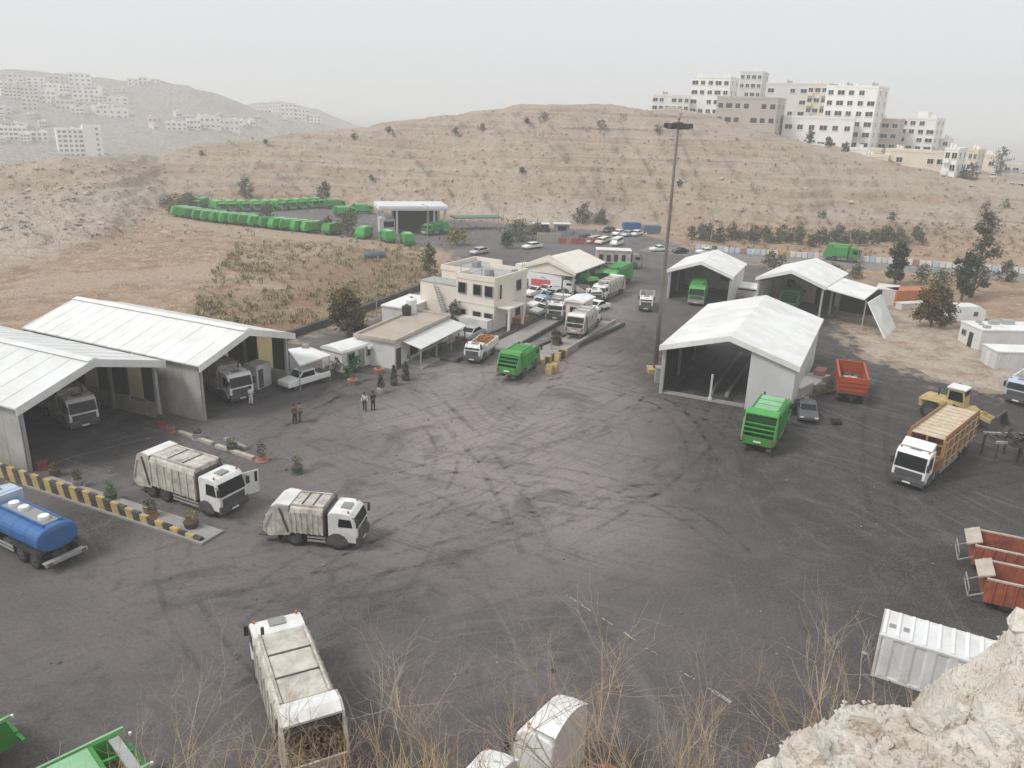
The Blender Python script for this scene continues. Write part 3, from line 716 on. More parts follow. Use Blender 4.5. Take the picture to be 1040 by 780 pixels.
for x, y in ((xa+.4, .4), (wl-.4, .4), (wl-.5, dl-.5), (xa+3.4, .4)):
    q = MB(); q.cyl((x, y, 6.7), (x, y, 7.6), .035, 6); obj('column_rebar', q, M['chassis'], t)

t = thing('canteen_building', 'low flat-roofed pale building with a sloping awning over a dark front', 'building', P(-12.1, 79.0), math.atan2(11.4, 4.6))
q = MB(); q.box(0, 12.2, .1, 4.6, .003, 2.85); obj('wall', q, M['wallwhite'], t)
q = MB(); q.box(-.25, 12.4, -.15, 4.9, 2.85, 3.0); obj('roof', q, mat('dusty_flat_roof', (.44,.38,.32), .9, (.30,.25,.2), .6, .4), t)
q = MB()
for a in ((-.25, 12.4, -.16, .04), (-.25, 12.4, 4.7, 4.9), (-.26, -.05, .05, 4.69), (12.2, 12.4, .05, 4.69)): q.box(*a, 3.0, 3.25)
obj('parapet', q, M['paleconcrete'], t)
q = MB(); q.hexa([(1.3, -2.3, 2.15), (12.2, -2.3, 2.15), (12.2, .05, 2.7), (1.3, .05, 2.7), (1.3, -2.3, 2.22), (12.2, -2.3, 2.22), (12.2, .05, 2.77), (1.3, .05, 2.77)]); obj('awning', q, M['roofold'], t)
for x in (1.5, 5, 8.5, 12):
    q = MB(); q.box(x-.06, x+.06, -2.2, -2.08, .003, 2.2); obj('awning_post', q, M['browncloth'] if x > 11 else M['steel'], t)
for x, w_ in ((.3, .9), (3.2, 1.6), (6.0, 2.2), (9.2, 2.2)):
    q = MB(); q.box(x, x+w_, .04, .11, .02 if w_ < 1.2 else .6, 2.1); obj('door' if w_ < 1.2 else 'shop_window', q, M['black'] if w_ > 1 else M['chassis'], t)
q = MB(); q.box(1.3, 12.2, -2.5, .08, .004, .18); obj('step', q, M['concrete'], t)
q = MB(); q.box(4, 4.9, -1.4, -.9, .181, .95); q.box(7.5, 8.6, -1.5, -.8, .181, .9); q.box(5.6, 6, -1.7, -1.3, .181, .65); obj('counter', q, M['darkgrey'], t)

t = thing('water_tank', 'upright white plastic water tank on the roof behind the low canteen building', 'tank', G(418, 317, 3.0))
q = MB(); q.tube([(0,0,0),(0,0,1.5),(0,0,1.68),(0,0,1.75)], [.62,.62,.45,.15], 14); obj('drum', q, M['clean'], t); q = MB(); q.cyl((0,0,1.72), (0,0,1.84), .18, 10); obj('lid', q, M['black'], t)
t = thing('water_tank', 'black water tank beside the white tank on the canteen roof', 'tank', G(413, 320, 3.0))
q = MB(); q.tube([(0,0,0),(0,0,1.05),(0,0,1.2)], [.55,.55,.2], 12); obj('drum', q, M['black'], t); q = MB(); q.cyl((0,0,1.2), (0,0,1.3), .15, 8); obj('lid', q, M['black'], t)
t = thing('store_building', 'low white flat roof wedged between canteen and two-storey office', 'building', G(414, 333), math.atan2(11.4, 4.6))
q = MB(); q.box(0, 7, 0, 3.6, .003, 2.3); obj('wall', q, M['wallwhite'], t); q = MB(); q.box(-.15, 7.1, -.1, 3.7, 2.3, 2.5); obj('roof', q, M['roofwhite'], t)

pa, pb = G(348, 380), G(388, 367)
t = thing('portable_cabin', 'white portable cabin with a curved roof and plants along its side', 'cabin', pa, math.atan2(pb.y-pa.y, pb.x-pa.x)); lw = (pb-pa).length
q = MB(); q.box(0, lw, 0, 2.9, .12, 2.25); obj('wall', q, M['wallwhite'], t)
q = MB(); q.prismx([(-.12, 2.2), (3.02, 2.2), (2.9, 2.42), (2.2, 2.6), (1.45, 2.66), (.7, 2.6), (0, 2.42)], -.15, lw+.15); obj('roof', q, M['roofwhite'], t)
q = MB(); q.box(.1, lw-.1, .1, 2.8, .003, .12); obj('plinth', q, M['concrete'], t)
for x in (1.2, 3.9):
    o = obj('window', win_mesh(1.0, .9), None, t, loc=(x, -.03, 1.1))
q = MB(); q.box(2.3, 3.1, -.05, 0, .15, 2.0); obj('door', q, M['grey'], t)
q = MB(); q.box(3.5, 4.3, -.35, -.04, 1.9, 2.2); obj('air_conditioner', q, M['clean'], t)

t = thing('carport', 'flat white shelter roof over a white pickup beside the long shed', 'shelter', G(303, 389))
q = MB(); cor = [G(292.5, 355, 2.5), G(313, 352, 2.5), G(336, 361, 2.5), G(304, 371.5, 2.5)]
cl = [local(t, p) for p in cor]; q.prismz([(p.x, p.y) for p in cl][::-1], 2.42, 2.56); obj('roof', q, M['roofwhite'], t)
for p in cl:
    q = MB(); q.cyl((p.x*.94, p.y*.97, .003), (p.x*.94, p.y*.97, 2.42), .05, 6); obj('post', q, M['steel'], t)
q = MB(); p = cl[1]; q.box(p.x-.4, p.x+.2, p.y-.9, p.y-.3, 2.56, 2.9); obj('rooftop_unit', q, M['grey'], t)

# weighbridges
w0, w1_, w2_, w3_ = G(503, 357), G(572, 319), G(536, 368), G(622, 329)
def bridge(label, a, b, wid, side):
    d = b-a; t = thing('weighbridge', label, 'weighbridge', a, math.atan2(d.y, d.x)); Ln = d.length
    n = max(2, int(Ln/3.2)); st = Ln/n
    q = MB(); q.box(0, st-.06, -wid/2, wid/2, .004, .28); dm = q.mesh('deck_plate', M['concrete'])
    for i in range(n): obj('deck_plate', dm, None, t, loc=(i*st, 0, 0))
    for s in (-1, 1):
        bm = {}
        for j, mt in enumerate((M['kerbyellow'], M['kerbblack'])):
            q = MB(); q.box(-.36, .36, -.16, .16, .004, .62); bm[j] = q.mesh('guard_block', mt)
        q = MB(); q.box(3.2, Ln, s*(wid/2+.2)-.13, s*(wid/2+.2)+.13, .004, .5); obj('guard_kerb', q, M['darkconcrete'], t)
        for i in range(4): obj('guard_block', bm[i % 2], None, t, loc=(.3+i*.75, s*(wid/2+.2), 0))
    return t
br1 = bridge('weighbridge lane nearer the office, its pale deck mostly empty', w0, w1_, 2.9, 1)
br2 = bridge('weighbridge lane under the green and white trucks with a side wall', w2_, w3_, 2.9, 1)
a, b = G(566, 366), G(624, 330); d = b-a
t = thing('low_wall', 'low dark concrete wall along the open side of the weighbridge, yellow at one end', 'wall', a, math.atan2(d.y, d.x))
q = MB(); q.box(0, d.length, -.15, .15, .003, .75); obj('wall_body', q, M['concrete'], t)
for i in range(3):
    q = MB(); q.prism([(i*1.0-.4, .003), (i*1.0+.3, .003), (i*1.0+.2, .9), (i*1.0-.1, .9)], -.3, .3); obj('guard_block', q, M['kerbyellow'] if i % 2 == 0 else M['kerbblack'], t)
for px, py in ((558, 379.5), (563, 378)):
    o = obj('guard_block', (lambda z: (z.prism([(-.45,0),(.45,0),(.2,1.0),(-.2,1.0)], -.35, .35), z)[1])(MB()), M['kerbyellow'], t, loc=local(t, G(px, py)))
a, b = G(504, 349), G(553, 325); d = b-a
t = thing('raised_kerb', 'dark raised kerb in front of the office paving', 'kerb', a, math.atan2(d.y, d.x))
q = MB(); q.box(-9, d.length+3, 0, .35, .003, .42); q.box(-9, d.length+3, .36, 4.2, .003, .22); obj('kerb_body', q, M['darkconcrete'], t)
q = MB(); q.box(-9, d.length+3, -.012, -.002, .25, .44); obj('kerb_edge', q, M['kerbblack'], t)
t = thing('weighbridge_booth', 'small cream control booth standing between the two weighbridge lanes', 'booth', G(582, 330), math.atan2(d.y, d.x))
q = MB(); q.box(0, 3.6, -1.1, 1.1, .003, 3.0); obj('wall', q, M['cream'], t)
q = MB(); q.prismx([(-1.4, 3.0), (1.4, 3.0), (1.35, 3.18), (0, 3.4), (-1.35, 3.18)], -.3, 3.9); obj('roof', q, M['roofwhite'], t)
bw = win_mesh(1.1, .9, M['grey'])
obj('window', bw, None, t, loc=(-.035, 0, 1.5), rz=-pi/2); obj('window', bw, None, t, loc=(1.7, -1.135, 1.5)); 

# far canopy and fuel shelter at the cliff foot
ca, cb = G(388, 238), G(453, 237.5); d = cb-ca
t = thing('canopy_building', 'open canopy with a thick white roof slab at the foot of the cliff', 'canopy', ca, math.atan2(d.y, d.x)); cw = d.length
q = MB(); q.box(-.6, cw+.4, -.8, 8.5, 5.0, 5.9); q.box(-.7, cw+.5, -.9, 8.6, 5.35, 5.55); obj('roof', q, M['roofold'], t)
for x in (0, cw*.22, cw-.4, cw*.8):
    for y in (0, 7.5):
        q = MB(); q.box(x, x+.4, y, y+.4, .003, 5.0); obj('column', q, M['wallgrey'], t)
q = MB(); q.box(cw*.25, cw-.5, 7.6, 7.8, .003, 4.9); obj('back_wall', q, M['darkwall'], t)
q = MB(); q.box(-.2, cw*.22, 2, 6, .003, 3.0); obj('kiosk', q, M['wallgrey'], t)
q = MB(); q.box(.3, cw*.2, 1.94, 1.99, 1.2, 2.4); obj('kiosk_window', q, M['glass'], t)
sa, sb_ = G(462, 234), G(509, 233); d = sb_-sa
t = thing('parking_shelter', 'long low green-edged shelter roof on thin posts right of the canopy', 'shelter', sa, math.atan2(d.y, d.x))
q = MB(); q.box(0, d.length, 0, 4, 2.5, 2.75); obj('roof', q, mat('green_grey_sheet', (.10,.20,.14), .7), t)
for i in range(7):
    q = MB(); q.cyl((d.length*i/6, .1, .003), (d.length*i/6, .1, 2.5), .07, 6); obj('post', q, M['steel'], t)

# cabins, containers and boxes on the right
def cabin(name, label, a, b, wid, h, wallm, roofm, cat='cabin', win=True):
    d = b-a; t = thing(name, label, cat, P(a.x, a.y), math.atan2(d.y, d.x)); Ln = d.length
    q = MB(); q.box(0, Ln, 0, wid, .06, h); obj('wall', q, wallm, t)
    q = MB(); q.box(-.08, Ln+.08, -.08, wid+.08, h, h+.14); obj('roof', q, roofm, t)
    q = MB(); q.box(.1, Ln-.1, .1, wid-.1, .003, .06); obj('skid', q, M['chassis'], t)
    return t, Ln
t, Ln = cabin('portable_cabin', 'white flat-roofed cabin with roof clutter near the right edge', G(993, 358), G(1060, 359), 4.3, 2.7, M['wallwhite'], M['roofwhite'])
q = MB(); q.box(-.05, -.005, 1.5, 2.3, .1, 2.0); obj('door', q, M['black'], t); obj('window', win_mesh(.8, .7), None, t, loc=(-.035, 3.3, 1.3), rz=-pi/2)
for x, y, s in ((.6, .6, .5), (1.3, 3.2, .4), (2.6, 2.5, .7), (4.3, 2.6, .9), (.9, 2.0, .35)):
    q = MB(); q.box(x, x+s*1.6, y, y+s, 2.841, 2.84+s*.6); obj('rooftop_box', q, M['steel'], t)
t, Ln = cabin('storage_cabin', 'smaller grey-sided white cabin in front, half cut by the right edge', G(1009, 377), G(1062, 379), 3.0, 2.2, M['wallgrey'], M['roofwhite'])
q = MB()
for i in range(5): q.box(.3+i*1.0, .38+i*1.0, -.05, -.003, .1, 2.15)
obj('wall_rib', q, M['wallwhite'], t); q = MB(); q.box(-.05, -.004, 1.2, 2.0, .15, 1.9); obj('door', q, M['wallwhite'], t)
t = thing('storage_container', 'white container with sloping ends just behind the cabins', 'container', G(966, 328), .1)
q = MB(); q.prism([(0, .25), (4.6, .25), (4.9, .9), (4.7, 1.8), (3.9, 2.3), (.6, 2.3), (-.2, 1.6), (-.4, .8)], 0, 2.4); obj('shell', q, M['clean'], t)
q = MB(); q.box(.4, 4.2, .3, 2.1, .003, .25); obj('skid', q, M['chassis'], t); q = MB(); q.box(3.0, 3.6, -.04, -.004, 1.0, 1.6); obj('hatch', q, M['darkgrey'], t)
def container(label, a, b, wid, h, m_, ribs=14, cat='container', name='shipping_container'):
    d = b-a; t = thing(name, label, cat, P(a.x, a.y), math.atan2(d.y, d.x)); Ln = d.length
    q = MB(); q.box(.06, Ln-.06, .06, wid-.06, .16, h-.02); obj('shell', q, m_, t)
    q = MB(); st = Ln/ribs; q.prismz([(-st*.3, .06), (-st*.18, 0), (st*.18, 0), (st*.3, .06)], .2, h-.1); rm_ = q.mesh('side_rib', m_)
    for i in range(ribs):
        x = (i+.5)*st; obj('side_rib', rm_, None, t, loc=(x, 0, 0)); obj('side_rib', rm_, None, t, loc=(x, wid, 0), rz=pi)
    q = MB()
    for x in (0, Ln-.12):
        for y in (-.01, wid-.11): q.box(x, x+.12, y, y+.12, .003, h)
    for y in (-.01, wid-.11): q.box(.12, Ln-.12, y, y+.12, .02, .16); q.box(.12, Ln-.12, y, y+.12, h-.12, h)
    obj('frame', q, m_, t); return t, Ln
container('orange shipping container behind the leaning white sheet', G(909, 312.5), G(946, 311), 2.6, 2.5, M['boxorange'])
t, Ln = container('white shipping container end beside the twin-pitch shed', G(886, 309), G(909, 312), 4.5, 2.5, M['wallwhite'])
t, Ln = cabin('crate_box', 'white box lying against the orange container', G(915, 315.5), G(940, 314), 1.2, .9, M['wallwhite'], M['wallwhite'], 'box')

# retaining wall along the strip of road behind the canteen
t = thing('retaining_wall', 'low dark stone wall between the brown field and the strip of road', 'wall', G(294, 343))
q = MB(); pts = [local(t, G(px, py)) for px, py in ((285,347),(294,343.5),(330,331),(356,321.5),(392,308),(428,293.5),(436,283))]
for a, b in zip(pts[:-1], pts[1:]): q.bar(a+Vector((0,0,.4)), b+Vector((0,0,.4)), .6, .9)
obj('wall_body', q, M['darkconcrete'], t)

t = thing('site_cabinet', 'white cabinet-like box standing in the right half of the long shed mouth', 'cabinet', G(262, 396, .05), math.atan2(9.8, 4.6))
q = MB(); q.box(0, 1.9, 0, 1.6, 0, 2.3); obj('shell', q, M['wallgrey'], t); q = MB(); q.box(.2, .8, -.04, -.003, .1, 1.9); obj('door', q, M['darkgrey'], t)

# ------------------------------------------------------------------ the town on the ridge and on the hazy hill
WINC = {}; wrng = random.Random(17)
def cwin(w, h, kind):
    key = (round(w, 1), round(h, 1), kind)
    if key not in WINC:
        w, h = key[:2]; m = MB(); m.m = 0; m.box(-w/2, w/2, -.03, .0, 0, h); m.m = 1
        if kind == 'open': m.box(-w/2-.1, w/2+.1, -.12, 0, -.14, 0)
        else:
            m.box(-w/2-.12, w/2+.12, -.16, 0, -.16, 0); m.box(-w/2-.12, w/2+.12, -.13, 0, h, h+.14); m.box(-w/2-.1, -w/2, -.1, 0, 0, h); m.box(w/2, w/2+.1, -.1, 0, 0, h); m.box(-.04, .04, -.06, 0, 0, h)
        WINC[key] = m.mesh('window', [M['glass'] if kind != 'open' else M['black'], M['plasterw']])
    return WINC[key]
def block(label, px0, px1, ytop, ybase, dist, dm, floors, cols, wm, yaw=0., group=None, cat='building', name='apartment_building', side=2, win=(1.6, 1.4), kind='std', skip=(), tanks=2, balc=(), tower=False, deep=8):
    if dist < 400: px0 -= 3; px1 -= 4; ytop += 3; ybase += 2
    if dist < 400 and yaw:
        dd_ = .5*dm*abs(math.sin(math.radians(yaw)))*FPX/dist; sh_ = -dd_ if yaw < 0 else dd_
    else: sh_ = 0
    pc = (px0+px1)/2+sh_; base = Dp(pc, ybase, dist); s = ppm(base)
    W = (px1-px0)/s; yr = math.radians(yaw); W = max(3, (W-dm*abs(math.sin(yr)))/math.cos(yr)); Hh = (ybase-ytop)/s
    a = math.atan2(base.x, base.y); rz = -a+yr
    t = thing(name, label, cat, base, rz, group)
    q = MB(); q.box(-W/2, W/2, 0, dm, -deep, Hh); obj('wall', q, wm, t)
    q = MB(); th = .35
    for b in ((-W/2-.1, W/2+.1, -.1, th), (-W/2-.1, W/2+.1, dm-th, dm+.1), (-W/2-.1, -W/2+th, th, dm-th), (W/2-th, W/2+.1, th, dm-th)): q.box(*b, Hh, Hh+.7)
    obj('parapet', q, wm, t)
    fh = Hh/floors
    if cols:
        cw = W/cols; ww = min(win[0], cw*.62)
        for f in range(floors):
            for c in range(cols):
                if (f, c) in skip or (dist < 400 and wrng.random() < .07): continue
                big = ((c*7+f*0+len(label)) % 3 == 0)
                obj('window', cwin(ww if not big else min(ww*1.35, cw*.75), win[1]*min(1, fh/3.0), kind), None, t, loc=(-W/2+(c+.5)*cw, -.012, f*fh+fh*.32))
        for sgn in (-1, 1):
            if (sgn == 1 and yaw > -3) and (sgn == 1 and base.x > 0 and yaw > 8): continue
            if side:
                sw = dm/side
                for f in range(floors):
                    for c in range(side): obj('window', cwin(min(1.2, sw*.4), win[1]*min(1, fh/3.0), kind), None, t, loc=(sgn*(W/2+.012), (c+.5)*sw, f*fh+fh*.32), rz=sgn*pi/2)
    for c in balc:
        for f in range(1, floors):
            x = -W/2+(c+.5)*W/cols; bw = W/cols*.45
            q = MB(); q.box(x-bw, x+bw, -1.2, -.17, f*fh-.1, f*fh+.08); q.box(x-bw, x+bw, -1.2, -1.1, f*fh+.08, f*fh+.95); q.box(x-bw, x-bw+.1, -1.1, -.17, f*fh+.08, f*fh+.95); q.box(x+bw-.1, x+bw, -1.1, -.17, f*fh+.08, f*fh+.95); obj('balcony', q, wm, t)
    if tower:
        q = MB(); q.box(-W*.12, W*.18, dm*.3, dm*.75, Hh, Hh+2.6); obj('stair_tower', q, wm, t)
    rr = random.Random(len(label)+int(px0))
    for i in range(tanks):
        x = rr.uniform(-W*.4, W*.4); y = rr.uniform(.2, .6)*dm
        q = MB(); q.cyl((x, y, Hh), (x, y, Hh+1.6), .6, 8); q.box(x-1.3, x-.75, y-.4, y+.4, Hh, Hh+1.9); obj('roof_tank', q, M['steel'] if i % 2 else M['plasterw'], t)
    return t
Wm, Cm, Gm, Pm = M['plasterw'], M['plasterc'], M['plasterg'], M['plasterp']
g = 'apartment blocks along the ridge'
block('low white house with a row of small windows, leftmost on the ridge behind the lights', 663, 703, 96, 112, 325, 9, 2, 6, Wm, 4, g)
block('white four-storey apartment block left of the taller one on the ridge', 702, 750, 79, 116, 330, 14, 4, 5, Wm, -14, g, tanks=3)
block('tallest pale block behind, peeking above the bare concrete building', 750, 779, 74, 116, 350, 14, 5, 4, M['plasters'], -10, g, tanks=1)
block('bare grey unfinished building with black window openings on the cliff edge', 727, 796, 100, 141, 282, 14, 3, 7, Gm, -12, g, kind='open', skip=((0,0),(0,1),(0,2),(1,3)), tanks=0, win=(1.5, 1.5))
block('pale block with few windows between the tall block and the balcony block', 776, 824, 86, 130, 335, 14, 4, 4, M['plasters'], -8, g, tanks=2, skip=((2,0),(1,0),(3,1)))
block('white block with stacked balconies left of the big white tower', 818, 848, 86, 126, 318, 12, 4, 3, Cm, -16, g, balc=(0, 2), tanks=1)
block('big white tower with rows of dark windows and a shaded right side', 834, 894, 90, 150, 300, 15, 6, 5, Wm, -14, g, tanks=4, tower=False)
block('long low white two-storey building in front of the big tower', 796, 866, 119, 152, 288, 10, 2, 6, Wm, -4, g, tanks=0)
block('pinkish stone house between the tower and the right-hand white block', 884, 916, 121, 152, 310, 11, 3, 3, Pm, -8, g, tanks=1)
block('white block with a neat grid of windows at the right end of the ridge', 912, 955, 120, 153, 322, 12, 4, 4, Wm, -14, g, tanks=1, tower=True)
g = 'cream houses below the ridge'
block('small cream wall house with two windows left of the cream terrace', 872, 905, 157, 170, 268, 7, 1, 4, Cm, -6, g, tanks=1)
block('long cream terraced house below the right-hand white block', 899, 960, 153, 184, 270, 9, 2, 6, Cm, -6, g, tanks=2, skip=((1,0),(1,2),(1,3)))
block('white house with wide dark balconies at the end of the cream terrace', 956, 977, 151, 187, 264, 9, 3, 2, Wm, -14, g, balc=(0,), tanks=1, win=(2.6, 1.6))
block('narrow cream house right of the white balcony house', 976, 996, 152, 184, 282, 9, 3, 3, Cm, -12, g, tanks=1)
block('faded cream house beside the street, behind dark bushes', 994, 1014, 157, 184, 315, 9, 2, 2, Cm, -10, g, tanks=1)
block('low house with a red roof strip right of the street, at the right edge', 1026, 1050, 178, 195, 268, 8, 1, 3, Gm, 0, g, tanks=0)
block('pale hazy house right of the ridge street, above the red roof strip', 1020, 1036, 166, 182, 330, 8, 2, 2, Cm, 0, g, tanks=0)
block('low cream house stepping down between the pinkish house and the terrace', 868, 898, 150, 162, 285, 8, 1, 4, Cm, -6, g, tanks=1)
block('low white house just right of the neat grid block', 950, 968, 140, 156, 330, 8, 2, 2, Wm, -10, g, tanks=1)
for (x0, x1, yt, yb, lab) in ((862, 884, 150, 158, 'plain pale garden wall below the big tower'), (826, 842, 146, 154, 'small white shed at the cliff edge below the long white building')):
    block(lab, x0, x1, yt, yb, 272, 4, 1, 0, Wm, -6, None, 'wall' if 'wall' in lab else 'shed', 'boundary_wall' if 'wall' in lab else 'shed', tanks=0)
g = 'small pale houses on the hazy far hill'
def far(label, x0, x1, yt, yb, fl, co, wm=Wm, gr=g, yaw=0, **k):
    h = hit((x0+x1)/2, yb, 420)
    dist = math.hypot(h.x, h.y) if h else 880
    return block(label, x0, x1, yt, yb, dist, 10, fl, co, wm, yaw, gr, side=0, tanks=1, deep=12, **k)
far('white seven-storey block low on the hazy left hill, nearest of the far buildings', 62, 92, 133, 160, 6, 6, Wm, g, 6)
far('plain right-hand half of the white block low on the hazy hill', 88, 106, 130, 160, 6, 2, Wm, g, 6, skip=tuple((f, 0) for f in range(6)))
far('long pale building at the left edge of the hazy hill', -6, 26, 130, 143, 3, 8)
far('small pale house right of the long pale building at the left edge', 28, 48, 135, 143, 2, 4)
far('tall pale block highest on the hazy left hill', 72, 93, 76, 92, 4, 4)
far('white block with dark windows just under the tall pale block on the hill', 76, 101, 92, 104, 3, 5)
far('low white house on the terraces right of the hazy town', 99, 130, 112, 121, 2, 5)
far('pale low house above the white terrace house on the hazy hill', 110, 130, 100, 107, 2, 3)
for x0, x1, yt, yb, f, c in ((6, 22, 89, 102, 4, 4), (22, 40, 90, 104, 4, 4), (24, 38, 101, 112, 3, 3), (38, 58, 93, 106, 3, 4), (46, 62, 86, 94, 2, 4), (58, 76, 102, 112, 2, 4), (10, 24, 76, 88, 3, 3), (28, 46, 80, 89, 3, 3), (-4, 10, 84, 96, 3, 3), (50, 66, 78, 85, 2, 3)):
    far('faint pale apartment house in the cluster on the hazy left hill', x0, x1, yt, yb, f, c, random.choice((Wm, Cm, Wm)), 'faint houses of the hazy hill cluster', random.uniform(-12, 12))
rh = random.Random(5)
for i in range(60):
    px = rh.uniform(-4, 118); yb = rh.uniform(88, 150)-px*.03
    if 58 < px < 110 and 122 < yb < 162: continue
    w_ = rh.uniform(6, 13); far('tiny pale house among the scattered houses of the hazy left hill', px, px+w_, yb-rh.uniform(4, 9), yb, rh.choice((1, 2, 2, 3)), rh.choice((2, 3)), rh.choice((Wm, Cm, M['plasters'], Gm)), 'tiny houses scattered on the hazy left hill', rh.uniform(-25, 25))
for i in range(12):
    px = rh.uniform(150, 300); yb = rh.uniform(116, 134)
    w_ = rh.uniform(5, 11); far('tiny pale house near the foot of the second hazy hill', px, px+w_, yb-rh.uniform(3, 6), yb, 1, 2, rh.choice((Wm, Cm, M['plasters'])), 'tiny houses near the second hazy hill', rh.uniform(-25, 25))
for x0, x1, yt, yb in ((130, 141, 81, 87), (141, 150, 79, 86), (153, 163, 81, 86)):
    far('tiny faint house on the crest of the hazy hill', x0, x1, yt, yb, 2, 2, Wm, 'tiny houses on the far crest')
for x0, x1, yt, yb in ((170, 190, 125, 133), (190, 204, 122, 132), (204, 224, 119, 131), (224, 243, 122, 133)):
    far('pale house in the faint row just above the near ridge', x0, x1, yt, yb, 2, 4, Wm, 'faint row above the near ridge')
for x0, x1, yt, yb in ((262, 276, 112, 126), (274, 286, 104, 116), (286, 302, 106, 122), (300, 314, 112, 126), (312, 326, 118, 130), (268, 284, 120, 132), (284, 300, 122, 132)):
    h = hit((x0+x1)/2, yb, 900); dist = math.hypot(h.x, h.y) if h else 1150
    block('almost vanished block on the most distant hazy hill', x0, x1, yt, yb, dist, 12, 4, 4, Wm, 0, 'blocks on the most distant hill', side=0, tanks=0, deep=20)
# street climbing the ridge at the right
street_pts = []
for px, py in ((1004, 200), (1006, 190), (1014, 181), (1022, 172)): street_pts.append(Dp(px, py, {200: 262, 190: 275, 181: 300, 172: 335}[py]))
m, _ = ribbon(street_pts, -4.5, 4.5, .25); tag(obj('street', m, ROADMAT), kind='structure')

# ------------------------------------------------------------------ vehicle parts
WHEEL = {}
def wheel(par, x, y, r, w, dual=False):
    key = (r, w)
    if key not in WHEEL:
        q = MB(); n = 16; prof = [(r*.55, -w/2+.03), (r*.9, -w/2), (r, -w/2+.05), (r, w/2-.05), (r*.9, w/2), (r*.55, w/2-.03)]
        for k in range(n):
            a = 2*pi*k/n
            for rad, yy in prof: q.V.append((rad*math.cos(a), yy, rad*math.sin(a)))
        L = len(prof)
        for k in range(n):
            for i in range(L-1):
                a = k*L+i; b = ((k+1) % n)*L+i; q.face(a, a+1, b+1, b)
        tm = q.mesh('tyre', M['black'], True)
        q = MB(); q.tube([(0,-w/2+.06,0), (0,-w/2+.02,0), (0,w/2-.02,0), (0,w/2-.06,0)], [r*.3, r*.56, r*.56, r*.3], 14); q.cyl((0,-w/2-.02,0), (0,w/2+.02,0), r*.18, 8)
        WHEEL[key] = (tm, q.mesh('rim', M['darkgrey']))
    tm, rm = WHEEL[key]
    o = obj('wheel', tm, None, par, loc=(x, y, r)); obj('rim', rm, None, o); return o
def place(front, rear):
    d = front-rear; return (front+rear)/2, math.atan2(d.y, d.x), d.length
